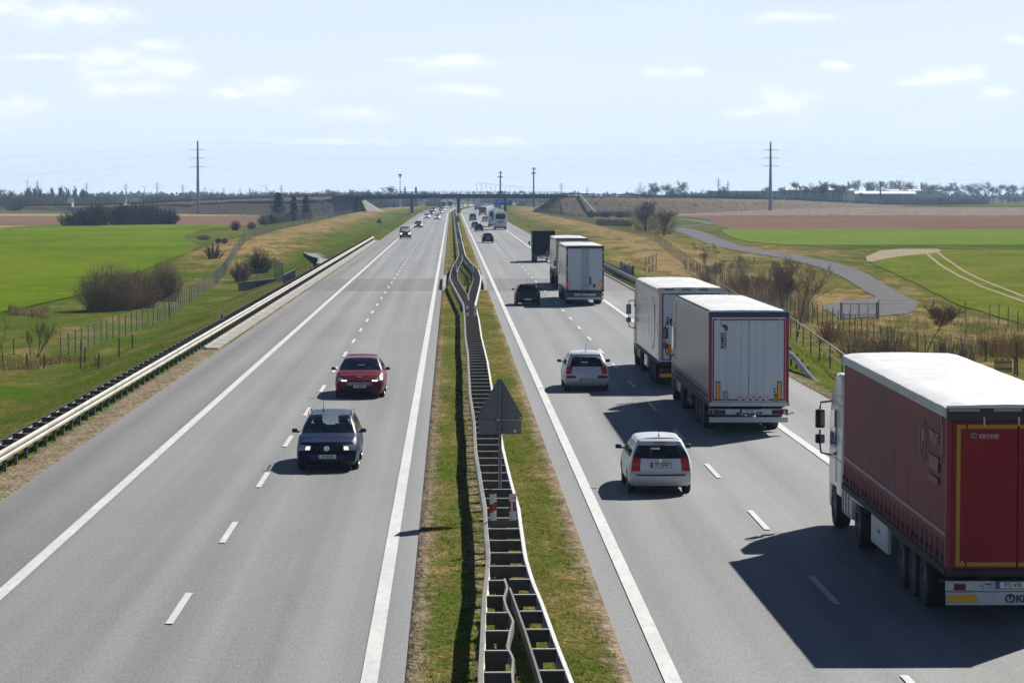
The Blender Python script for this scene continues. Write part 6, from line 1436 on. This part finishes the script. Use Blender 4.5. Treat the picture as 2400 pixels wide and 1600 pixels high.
# reeds and dry grass clumps as stuff
def blades(name, label, n, place, h, w, mt, lean=.35, cat='grass', seed=1):
    rnd = random.Random(seed); b = MB(); vs = []; fs = []
    for i in range(n):
        q = place(rnd)
        if q is None: continue
        x, y, z = q; hh = h*rnd.uniform(.5, 1.15); a = rnd.uniform(0, math.pi); ww = w*rnd.uniform(.6, 1.3); lx, ly = rnd.gauss(0, lean)*hh, rnd.gauss(0, lean)*hh; k = len(vs)
        vs += [(x-math.cos(a)*ww, y-math.sin(a)*ww, z-.02), (x+math.cos(a)*ww, y+math.sin(a)*ww, z-.02), (x+lx, y+ly, z+hh)]; fs.append((k, k+1, k+2))
    b.v = vs; b.f = fs; b.mi = [0]*len(fs); return tag(b.build(name, mt), label, cat, kind='stuff')
def patch(px0, px1, py0, py1, thr=-.3):
    def f(rnd):
        for _ in range(6):
            px, py = rnd.uniform(px0, px1), rnd.uniform(py0, py1); p = G(px, py)
            if noise.noise(Vector((p.x*.3, p.y*.15, 2))) > thr: return (p.x, p.y, p.z)
        return None
    return f
blades('reeds', 'tall straw coloured reeds by the left field edge', 700, patch(20, 112, 728, 747, -.15), .75, .03, twig_r, .2, 'reeds', 2)
blades('reeds', 'orange brown reeds at the right edge above the red lorry', 1600, patch(2290, 2480, 800, 840, -.2), .9, .02, twig_y, .2, 'reeds', 3)
blades('reeds', 'straw coloured reeds around the brushwood above the red lorry', 3000, patch(1915, 2400, 752, 850, .0), .6, .016, twig_r, .3, 'reeds', 4)
blades('dry_grass', 'brown dry grass between stakes and saplings at the left', 1500, patch(-20, 240, 840, 868, -.1), .35, .018, twig_r, .4, 'grass', 5)
blades('dry_grass', 'dry grass tufts under the saplings beside the asphalt path', 2600, patch(1600, 1960, 600, 760, .05), .3, .016, twig_r, .3, 'grass', 6)
def blade_mat(name, c1, c2):
    m = bpy.data.materials.new(name); m.use_nodes = True; nt = m.node_tree; N = nt.nodes; L = nt.links; N.remove(N['Principled BSDF'])
    g = N.new('ShaderNodeNewGeometry'); n = N.new('ShaderNodeTexNoise'); n.inputs['Scale'].default_value = 1.4; L.new(g.outputs['Position'], n.inputs['Vector']); r = N.new('ShaderNodeValToRGB'); r.color_ramp.elements[0].position = .35; r.color_ramp.elements[1].position = .65; r.color_ramp.elements[0].color = (*c1, 1); r.color_ramp.elements[1].color = (*c2, 1); L.new(n.outputs[0], r.inputs[0])
    d = N.new('ShaderNodeBsdfDiffuse'); t = N.new('ShaderNodeBsdfTranslucent'); x = N.new('ShaderNodeMixShader'); x.inputs[0].default_value = .5; L.new(r.outputs[0], d.inputs[0]); L.new(r.outputs[0], t.inputs[0]); L.new(d.outputs[0], x.inputs[1]); L.new(t.outputs[0], x.inputs[2]); L.new(x.outputs[0], N['Material Output'].inputs[0]); return m
gr1 = blade_mat('grass_blades_green', (.115, .17, .024), (.17, .20, .04)); gr2 = blade_mat('grass_blades_olive', (.19, .185, .055), (.28, .245, .12))
def med(rnd):
    y = 40+150*rnd.random()**1.9; x = rnd.uniform(-.5, 2.6)
    if noise.noise(Vector((x*.9, y*.35, 8))) < rnd.uniform(-.5, .25): return None
    return (x, y, .05)
blades('grass', 'short green grass on the median strip', 48000, med, .06, .011, gr1, .5, 'grass', 7); blades('grass', 'short dry olive grass on the median strip', 26000, lambda r: (r.uniform(-.6, 2.7), 40+150*r.random()**1.9, .05), .045, .010, gr2, .7, 'grass', 8)
blades('grass', 'coarse grass tufts scattered over the median strip', 5200, lambda r: (lambda x, y, i: (x+.05*math.sin(i*7.3), y+.08*math.cos(i*5.1), .05))(*(lambda k: (-.5+3.2*((k*.61803) % 1), 40+70*((k*.7548) % 1)**1.4, r.random()*9))(r.randrange(420))), .13, .012, gr1, .6, 'grass', 19)
def lsl(rnd):
    y = 72+170*rnd.random()**1.7; x = -13-17*rnd.random()**1.2; return (x, y, terrain(x, y))
blades('grass', 'tufted green grass on the slope left of the guard rail', 20000, lsl, .11, .016, gr1, .45, 'grass', 9)
def rsl(rnd):
    y = 95+120*rnd.random(); x = 15+10*rnd.random()**1.3; return (x, y, terrain(x, y))
blades('grass', 'tufted green grass on the verge right of the lorries', 10000, rsl, .11, .016, gr1, .45, 'grass', 10)

# ------------------------------------------------------------------ far trees, buildings and masts
def far_tree(h, seed, kind='round'):
    if kind == 'round':
        T, c_ = tree_mesh(h, seed, 4, .6, h*.018, .25, .2, 1, (4, 6), h*.0026)
    elif kind == 'poplar':
        T, c_ = tree_mesh(h, seed, 3, .22, h*.012, .05, .6, 1, (8, 10), h*.0032, .5)
    else:
        c_ = bush_mesh(h*1.5, h, 90, seed, h*.009, 5, base=.5); return meshof(c_, far_tw)
    o0 = len(T.v); T.v += c_.v; T.f += [tuple(i+o0 for i in f_) for f_ in c_.f]; T.mi += c_.mi; return meshof(T, far_tw)
FT = {'round': [far_tree(12, 200+k) for k in range(4)], 'poplar': [far_tree(12, 210+k, 'poplar') for k in range(3)], 'bush': [far_tree(6, 220+k, 'bush') for k in range(3)]}
rnd = random.Random(33)
def far_put(px, py_top, Y, kind, label, group, wide=1.0):
    X = (px-1058)/FOC*Y; z = terrain(X, Y); h = max(2, CAM_H+(448-py_top)*Y/FOC-z); base = 12.0 if kind != 'bush' else 6.0
    o = put('far_tree' if kind != 'bush' else 'far_bush', FT[kind][rnd.randrange(len(FT[kind]))], (X, Y, z), h/base*wide, rnd.uniform(0, 6), label, 'tree' if kind != 'bush' else 'bush', group, h/base); return o
for k in range(34): far_put(rnd.uniform(-20, 460), rnd.uniform(448, 463), rnd.uniform(1330, 1500), 'bush', 'leafless bush in the belt of trees beyond the left ploughed field', 'bushes of the tree belt beyond the left fields', 1.5)
for px, tp in ((25, 437), (108, 446), (160, 452), (202, 450), (240, 455), (372, 448), (398, 455), (448, 450), (490, 450)): far_put(px, tp, 1420, 'round', 'leafless tree standing above the belt beyond the left fields', 'trees of the belt beyond the left fields')
for px, tp in ((2, 442), (66, 437), (77, 440), (88, 438), (99, 437), (123, 438), (149, 436), (164, 438), (179, 436), (196, 441), (205, 444)): far_put(px, tp, 1600, 'poplar', 'slim poplar in the row behind the left tree belt', 'row of slim poplars on the left horizon')
for k in range(26): far_put(rnd.uniform(440, 900), rnd.uniform(444, 452), rnd.uniform(1500, 1800), 'bush', 'bush behind the left overpass approach', 'bushes behind the left overpass approach', 1.5)
for px, tp in ((628, 445), (650, 440), (690, 444), (760, 446), (781, 437), (832, 436), (868, 438), (735, 449)): far_put(px, tp, 1500, 'round', 'leafless tree rising behind the left overpass approach', 'trees behind the left overpass approach')
far_put(905, 427, 1350, 'round', 'wide leafless tree rising behind the bridge left of the lamp mast', None, 1.35); far_put(1000, 436, 1400, 'round', 'small leafless tree behind the bridge above the fast lane', None)
for k in range(24): far_put(rnd.uniform(870, 1320), rnd.uniform(458, 470), rnd.uniform(1560, 1750), 'bush', 'bush in the wood seen under the bridge', 'bushes in the wood seen under the bridge', 1.8)
for px, tp in ((1545, 420), (1560, 424), (1582, 417), (1530, 430), (1572, 430)): far_put(px, tp, 1380, 'round', 'tall leafless tree in the copse behind the right overpass approach', 'copse behind the right overpass approach')
for px, tp in ((1510, 436), (1588, 441), (1605, 444), (1655, 439), (1715, 441), (1745, 444), (1770, 446), (1690, 447), (1630, 446)): far_put(px, tp, 1420, 'bush', 'round bush in front of the grey warehouse', 'bushes in front of the grey warehouse', 1.05)
for px, tp in ((1690, 431), (1795, 430), (1846, 432)): far_put(px, tp, 1420, 'round', 'lone leafless tree in front of the grey warehouse', 'lone trees in front of the grey warehouse')
for px, tp in ((1872, 416), (1890, 420), (1915, 417), (1925, 416), (1955, 420), (1968, 418), (1985, 424), (1900, 430), (1940, 428)): far_put(px, tp, 1330, 'round', 'tall leafless tree in the row before the pale factory', 'row of tall trees before the factory')
for k in range(9): far_put(1995+k*16+rnd.uniform(-4, 4), rnd.uniform(414, 422), 2250, 'round', 'leafless tree behind the factory sheds', 'trees behind the factory sheds')
for k in range(17): far_put(2125+k*17.5+rnd.uniform(-5, 5), rnd.uniform(417, 426), rnd.uniform(1850, 2000), 'round', 'leafless tree in the long row right of the factory', 'long tree row on the right horizon')
for k in range(11): far_put(2085+k*21+rnd.uniform(-6, 6), rnd.uniform(456, 462), 1700, 'bush', 'dark bush along the far field edge right of the factory', 'bushes along the far right field edge', 1.9)
far_put(2024, 446, 1400, 'round', 'small tree in front of the blue factory shed', None)
# far woods reaching to the horizon
b = MB(); rnd = random.Random(77)
for k in range(900):
    Y = rnd.uniform(2300, 3600); X = rnd.uniform(-.21, .215)*Y; h = rnd.uniform(3.5, 7.5)*(Y/3000)
    for j in range(14):
        c = Vector((X+rnd.gauss(0, 5), Y+rnd.gauss(0, 4), -1.3+h*rnd.random()**.8)); s = rnd.uniform(1, 2.6); a = rnd.uniform(0, 3.14)
        b.face([c+Vector((math.cos(a)*s, math.sin(a)*s, -s*.4)), c+Vector((-math.cos(a)*s, -math.sin(a)*s, -s*.3)), c+Vector((rnd.gauss(0, .5), 0, s*rnd.uniform(.6, 1.3)))])
tag(b.build('far_wood', far_tw), 'far blue woods along the whole horizon', 'wood', kind='stuff')
# buildings
wall_g = mat('warehouse_grey', (.30, .33, .36), (.34, .37, .40), .1, .7); roof_w = mat('roof_white', (.75, .75, .75), rough=.6); frame_g = mat('warehouse_frame', (.10, .13, .16), rough=.6); cream = mat('cream_render', (.62, .55, .45), rough=.9); rooft = mat('dark_roof', (.07, .07, .08), rough=.8); shed_b = mat('blue_shed', (.22, .29, .36), (.26, .33, .40), .1, .6); pale_w = mat('pale_cladding', (.46, .45, .42), (.5, .49, .46), .1, .7); win_b = mat('dark_pane', (.03, .04, .05), rough=.2)
def XZ(px, py, Y): return (px-1058)/FOC*Y, CAM_H+(448-py)*Y/FOC
def hall(name, label, px0, px1, py_top, Y, depth, wallm, roofm, bays=0, trim=frame_g, roofh=.8, cols=0):
    x0, zt = XZ(px0, py_top, Y); x1, _ = XZ(px1, py_top, Y); t = empty(name, label, 'building', (x0, Y, -1.4)); W = x1-x0; H = zt+1.4
    MB().box(0, W, 0, depth, 0, H-roofh).build('wall', wallm, t); MB().prism([(-.6, H-roofh), (depth+.5, H-roofh), (depth+.5, H), (depth*.5, H), (-.6, H-roofh+.15)], -.5, W+.5, 'x').build('roof', roofm, t)
    if bays:
        fr = MB()
        for k in range(bays+1): x = W*k/bays; fr.box(x-.18, x+.18, -.12, -.01, 0, H-roofh-.02)
        fr.box(0, W, -.1, -.005, H*.5, H*.5+.3); fr.build('facade_frame', trim, t)
    for k in range(cols): o = MB().box(-.25, .25, -.25, .25, 0, H-roofh-.02).build('column', trim, t); o.location = (W*(k+.5)/cols, -2.0, 0)
    if cols: MB().prism([(-5, H-1.6), (-.7, H-.2), (-.7, H-.5), (-5, H-1.9)], -1, W+1, 'x').build('canopy', roofm, t)
    return t
hall('warehouse', 'long grey warehouse with framed panels behind the right pylon', 1668, 1846, 447, 1700, 30, wall_g, wall_g, 12, frame_g, .3)
hall('warehouse', 'darker warehouse with white roof edge behind the tall tree row', 1842, 1977, 442.5, 1760, 40, mat('warehouse_dark', (.17, .20, .24), rough=.7), roof_w, 6)
hall('factory_building', 'pale narrow factory block between warehouse and blue shed', 1984, 2004, 444, 1780, 20, pale_w, pale_w, 0)
hall('factory_shed', 'blue grey factory shed with white canopy and columns', 2004, 2143, 448, 1800, 25, shed_b, roof_w, 0, frame_g, .8, 6)
hall('factory_building', 'pale clad factory hall behind the blue shed', 2090, 2210, 444.5, 1900, 40, pale_w, roof_w, 14, pale_w, .8)
for px, tp, lb in ((1989, 426, 'thin chimney above the pale factory block'), (2034, 427, 'thin chimney left of the tall factory chimney'), (2065, 425.5, 'tall chimney in front of the blue shed'), (2108, 425.5, 'dark chimney behind the middle of the blue shed'), (2161, 427, 'rightmost chimney above the pale factory hall')):
    x, z = XZ(px, tp, 1795); t = tag(MB().tube([(0, 0, 0), (0, 0, z+1.4)], [.55, .45], 10).build('chimney', frame_g, smooth=60), lb, 'chimney'); t.location = (x, 1795 if px == 2065 else 1950, -1.4)
    if px != 2065: t.location.x = x*1950/1795; t.scale = (1.1, 1.1, (CAM_H+(448-tp)*1950/FOC+1.4)/(z+1.4))
def house(px0, px1, pt, Y, wm, label, roofup=3.0):
    x0, zt = XZ(px0, pt, Y); x1, _ = XZ(px1, pt, Y); W = x1-x0; H = zt+1.4; t = empty('house', label, 'house', (x0, Y, -1.4))
    MB().box(0, W, 0, 8, 0, H-roofup).build('wall', wm, t); MB().prism([(-.4, H-roofup), (8.4, H-roofup), (4, H)], -.3, W+.3, 'x').build('roof', rooft, t)
    w = MB(); n = max(2, int(W/3))
    for k in range(n): x = W*(k+.5)/n; w.box(x-.5, x+.5, -.03, -.005, (H-roofup)*.45, (H-roofup)*.8)
    w.build('window', win_b, t)
house(267, 295, 459, 1380, cream, 'cream house with dark roof in the left tree belt'); house(240, 262, 461, 1400, rooft, 'dark roofed house just left of the cream house'); house(162, 172, 464, 1400, cream, 'small pale house farther left in the tree belt', 2.0); house(310, 330, 463, 1420, rooft, 'low dark house right of the cream house', 2.5)
# tubular pylons and wires
pyl = mat('pylon_grey', (.20, .23, .25), (.26, .29, .31), .3, .55, metal=.3); ins = mat('insulator', (.06, .08, .09), rough=.5)
def pylon(px, py_top, Y, label, zs):
    X = (px-1058)/FOC*Y; z0 = terrain(X, Y); _, zt = XZ(px, py_top, Y); t = empty('pylon', label, 'pylon', (X, Y, z0)); H = zt-z0
    MB().tube([(0, 0, -.5), (0, 0, H*.3), (0, 0, H)], [.72, .6, .30], 12).build('mast', pyl, t, smooth=60); MB().tube([(0, 0, -.2), (0, 0, .25)], .95, 12).build('base', conc, t)
    arms = []
    for z in zs:
        h = XZ(px, z, Y)[1]-z0; a = MB()
        for s in (-1, 1): a.tube([(s*.3, 0, h), (s*1.5, 0, h+.15)], [.12, .05], 6)
        a.build('crossarm', pyl, t)
        for s in (-1, 1): MB().tube([(s*1.5, 0, h+.13), (s*2.6, 0, h-.05)], .09, 6).build('insulator', ins, t)
        arms.append(h+z0)
    return X, Y, [H+z0]+arms
pL = pylon(466, 331.5, 1115, 'tall tubular steel pylon left of the motorway', (351.5, 371.5, 391.5)); pR = pylon(1806, 333, 1060, 'tall tubular steel pylon right of the motorway', (352, 370.5, 389))
wire_m = mat('power_wire', (.12, .15, .18), rough=.5)
for k in range(4):
    nm = ['topmost', 'second', 'third', 'lowest'][k]; b = MB()
    def span(a, c, sag):
        P = []
        for i in range(25): u = i/24; q = Vector(a).lerp(Vector(c), u); q.z -= sag*4*u*(1-u); P.append(q)
        b.tube(P, .014, 4, cap=False)
    a = (pL[0], pL[1], pL[2][k]); c = (pR[0], pR[1], pR[2][k]); span(a, c, 2.6 if k == 0 else 4.0)
    span((a[0]-200, 1330, a[2]-4), a, 4.5 if k else 3.4); span(c, (c[0]+210, 1090, c[2]-1), 5.0 if k else 3.0)
    tag(b.build('power_wire', wire_m), nm+' wire of the power line between the two tubular pylons', 'wire')
# lattice pylons and wind turbines on the horizon
lat = MB(); H = 24
for s1 in (-1, 1):
    for s2 in (-1, 1): lat.tube([(s1*1.6, s2*1.6, 0), (s1*.35, s2*.35, H*.75), (0, 0, H)], .14, 4, cap=False)
for k in range(9):
    z0, z1 = H*.75*k/9, H*.75*(k+1)/9; a0, a1 = lerp(1.6, .35, k/9), lerp(1.6, .35, (k+1)/9)
    for s in (-1, 1): lat.tube([(-a0, s*a0, z0), (a1, s*a1, z1)], .08, 3, cap=False); lat.tube([(a0, s*a0, z0), (-a1, s*a1, z1)], .08, 3, cap=False)
for z, w_ in ((H*.68, 3.6), (H*.78, 4.4), (H*.88, 3.0)): lat.tube([(-w_, 0, z), (w_, 0, z)], .14, 4); lat.tube([(-w_, 0, z), (0, 0, z+1)], .08, 3); lat.tube([(w_, 0, z), (0, 0, z+1)], .08, 3)
latm = meshof(lat, frame_g)
for px, tp in ((92, 421), (207, 426), (298, 428), (371, 426), (431, 431), (482, 436), (526, 438), (564, 441), (587, 437), (660, 431), (948, 437), (1315, 427), (1376, 437), (1500, 426), (1684, 415), (1706, 423)):
    Y = 2350; X = (px-1058)/FOC*Y; h = CAM_H+(448-tp)*Y/FOC+1.3; t = put('lattice_pylon', latm, (X, Y, -1.3), h/24*.8, rnd.uniform(-.4, .4), 'distant lattice pylon rising over the woods on the horizon', 'pylon', 'lattice pylons on the horizon', h/24)
tur = mat('turbine_white', (.55, .58, .6), rough=.5)
for px, hy, bl, rot, lb in ((69, 424, 13, 20, 'wind turbine nearest the left edge'), (149, 437, 8, 75, 'small wind turbine among the poplars'), (342, 440, 11, 50, 'wind turbine between cream house and left pylon'), (625, 437, 16, 35, 'wind turbine above the left overpass approach')):
    Y = 2300; X, z = XZ(px, hy, Y); t = empty('wind_turbine', lb, 'wind turbine', (X, Y, -1.3)); hz = z+1.3; L_ = bl*Y/FOC
    MB().tube([(0, 0, 0), (0, 0, hz)], [.35, .2], 8).build('tower', tur, t); MB().rbox(-.25, .25, -.6, .5, hz-.25, hz+.25, .08).build('nacelle', tur, t)
    for k in range(3): a = R(rot+120*k); o = MB().prism([(-.05, .2), (.22, L_*.25), (.05, L_), (-.05, L_)], -.7, -.6, 'y').build('blade', tur, t); o.location = (0, 0, hz); o.rotation_euler = (0, a, 0)
# totems of the service area, lamp mast, lamp posts, tanks, blue road sign
tot_b = mat('totem_blue_grey', (.06, .10, .15), rough=.5); tot_r = mat('totem_red', (.40, .02, .03), rough=.5); tot_w = mat('totem_white', (.6, .6, .62), rough=.5)
def totem(px, tp, Y, label, box):
    X, zt = XZ(px, tp, Y); t = empty('sign_totem', label, 'sign mast', (X, Y, -1.2)); H = zt+1.2
    MB().tube([(0, 0, 0), (0, 0, H-1.2)], [.42, .32], 10).build('mast', tot_b, t); MB().rbox(-1.15, 1.15, -.3, .3, H-2.9, H-2.3, .06).build('name_board', tot_w, t); MB().box(-.95, .95, -.36, -.3, H-2.7, H-2.5).build('stripe', tot_r, t)
    MB().prism([(u*.55, H+w_*.62) for u, w_ in ((-1.9, -1.7), (-1.5, -.7), (-.6, -.1), (.4, 0), (1.3, -.5), (1.9, -1.6), (.9, -1.1), (.3, -1.0), (-.6, -1.0), (-1.2, -1.3))], -.25, .25, 'y').build('emblem_top', tot_b, t); MB().prism([(u*.55, H+w_*.62) for u, w_ in ((-.5, -1.1), (.9, -1.2), (.5, -2.6), (.0, -2.0))], -.2, .2, 'y').build('emblem_tip', tot_r, t)
    if box: MB().rbox(-.75, .75, -.4, .4, H*.42, H*.42+1.5, .08).build('price_board', tot_b, t); MB().rbox(-1.1, 1.1, -.3, .3, H*.33, H*.33+.35, .05).build('lower_board', tot_b, t)
totem(1172.5, 402, 1330, 'sign mast with curved emblem top and price board behind the bridge', True); totem(1250.5, 393, 1330, 'taller sign mast with curved emblem top, right of the other', False)
X, z = XZ(938, 408, 1500); t = empty('lamp_mast', 'high floodlight mast behind the bridge on the left', 'lamp mast', (X, 1500, -1.2)); MB().tube([(0, 0, 0), (0, 0, z+.4)], [.3, .15], 8).build('mast', tur, t); MB().rbox(-.95, .95, -.6, .6, z+.3, z+1.1, .15).build('lamp_ring', tot_b, t); MB().rbox(-.5, .5, -.4, .4, z-.5, z+.2, .1).build('lamp_cage', tot_b, t)
lp = MB().tube([(0, 0, 0), (0, 0, 12)], [.14, .09], 6).tube([(0, 0, 12), (.9, 0, 12.2), (2.0, 0, 12.2)], .08, 5).rbox(1.6, 2.6, -.2, .2, 12.05, 12.3, .05); lpm = meshof(lp, frame_g)
for k in range(17):
    f = k/16; px = 1117+f*178; tp = 428.5+15.5*f**.8; Y = 1900+900*f; X, z = XZ(px, tp, Y); put('street_lamp', lpm, (X, Y, -1.3), (z+1.3)/12.2, 0, 'street lamp in the receding row behind the bridge', 'street lamp', 'street lamps of the toll plaza behind the bridge')
for px, tp, w, lb in ((949.5, 440, 3, 'small silo behind the bridge right of the wide tree'), (975, 440, 5, 'square tower block behind the bridge')):
    Y = 1650; X, z = XZ(px, tp, Y); ww = w*Y/FOC/2; t = tag(MB().rbox(-ww, ww, -ww, ww, 0, z+1.3, .15).rbox(-ww*.6, ww*.6, -ww*.6, ww*.6, z+1.3, z+1.9, .1).build('tower', tot_b), lb, 'tower'); t.location = (X, Y, -1.3)
sb = mat('road_sign_blue', (.006, .12, .47), rough=.45); swh = mat('road_sign_white', (.55, .6, .66), rough=.5)
X, z = XZ(1157, 467.5, 1120); sg = empty('motorway_sign', 'wide blue motorway direction sign under the right end of the bridge', 'road sign', (X, 1120, terrain(X, 1120)))
MB().rbox(0, 2.7, -.06, .06, 1.6, 4.6, .02).build('panel', sb, sg); MB().rbox(2.75, 7.2, -.06, .06, 2.3, 4.35, .02).build('panel', sb, sg)
for x in (.6, 2.1, 4.0, 6.2): MB().tube([(x, .12, -.3), (x, .12, 4.2)], .07, 6).build('post', frame_g, sg)
lt = MB(); 
for x0, x1, z0, z1 in ((.35, .75, 3.5, 4.0), (1.5, 2.6, 3.55, 3.85), (3.2, 4.1, 3.6, 3.9), (4.6, 5.6, 3.6, 3.95), (.4, 2.2, 2.1, 2.3), (4.0, 4.5, 2.6, 2.8)): lt.box(x0, x1, -.075, -.062, z0, z1)
lt.build('lettering', swh, sg)
# parked vans of the service area, seen under the bridge
for k, (px, Y) in enumerate(((1262, 1380), (1275, 1400), (1240, 1395), (1288, 1385))):
    X = (px-1058)/FOC*Y; car('white van parked in the service area under the right end of the bridge', 'van', X, Y, S_van(white_p), n=2, detail=0, name='van', group='vans parked in the service area')

# ------------------------------------------------------------------ haze
hz = MB().box(-2700, 2700, -80, 5700, -4.5, 75).build('haze'); hm = bpy.data.materials.new('haze'); hm.use_nodes = True; nt = hm.node_tree; nt.nodes.remove(nt.nodes['Principled BSDF'])
pv = nt.nodes.new('ShaderNodeVolumePrincipled'); pv.inputs['Color'].default_value = (.44, .66, 1.0, 1); pv.inputs['Density'].default_value = HAZE = .0001; pv.inputs['Anisotropy'].default_value = .2
nt.links.new(pv.outputs[0], nt.nodes['Material Output'].inputs['Volume']); hz.data.materials.clear(); hz.data.materials.append(hm); tag(hz, 'thin blue haze over the plain', 'haze', kind='stuff')
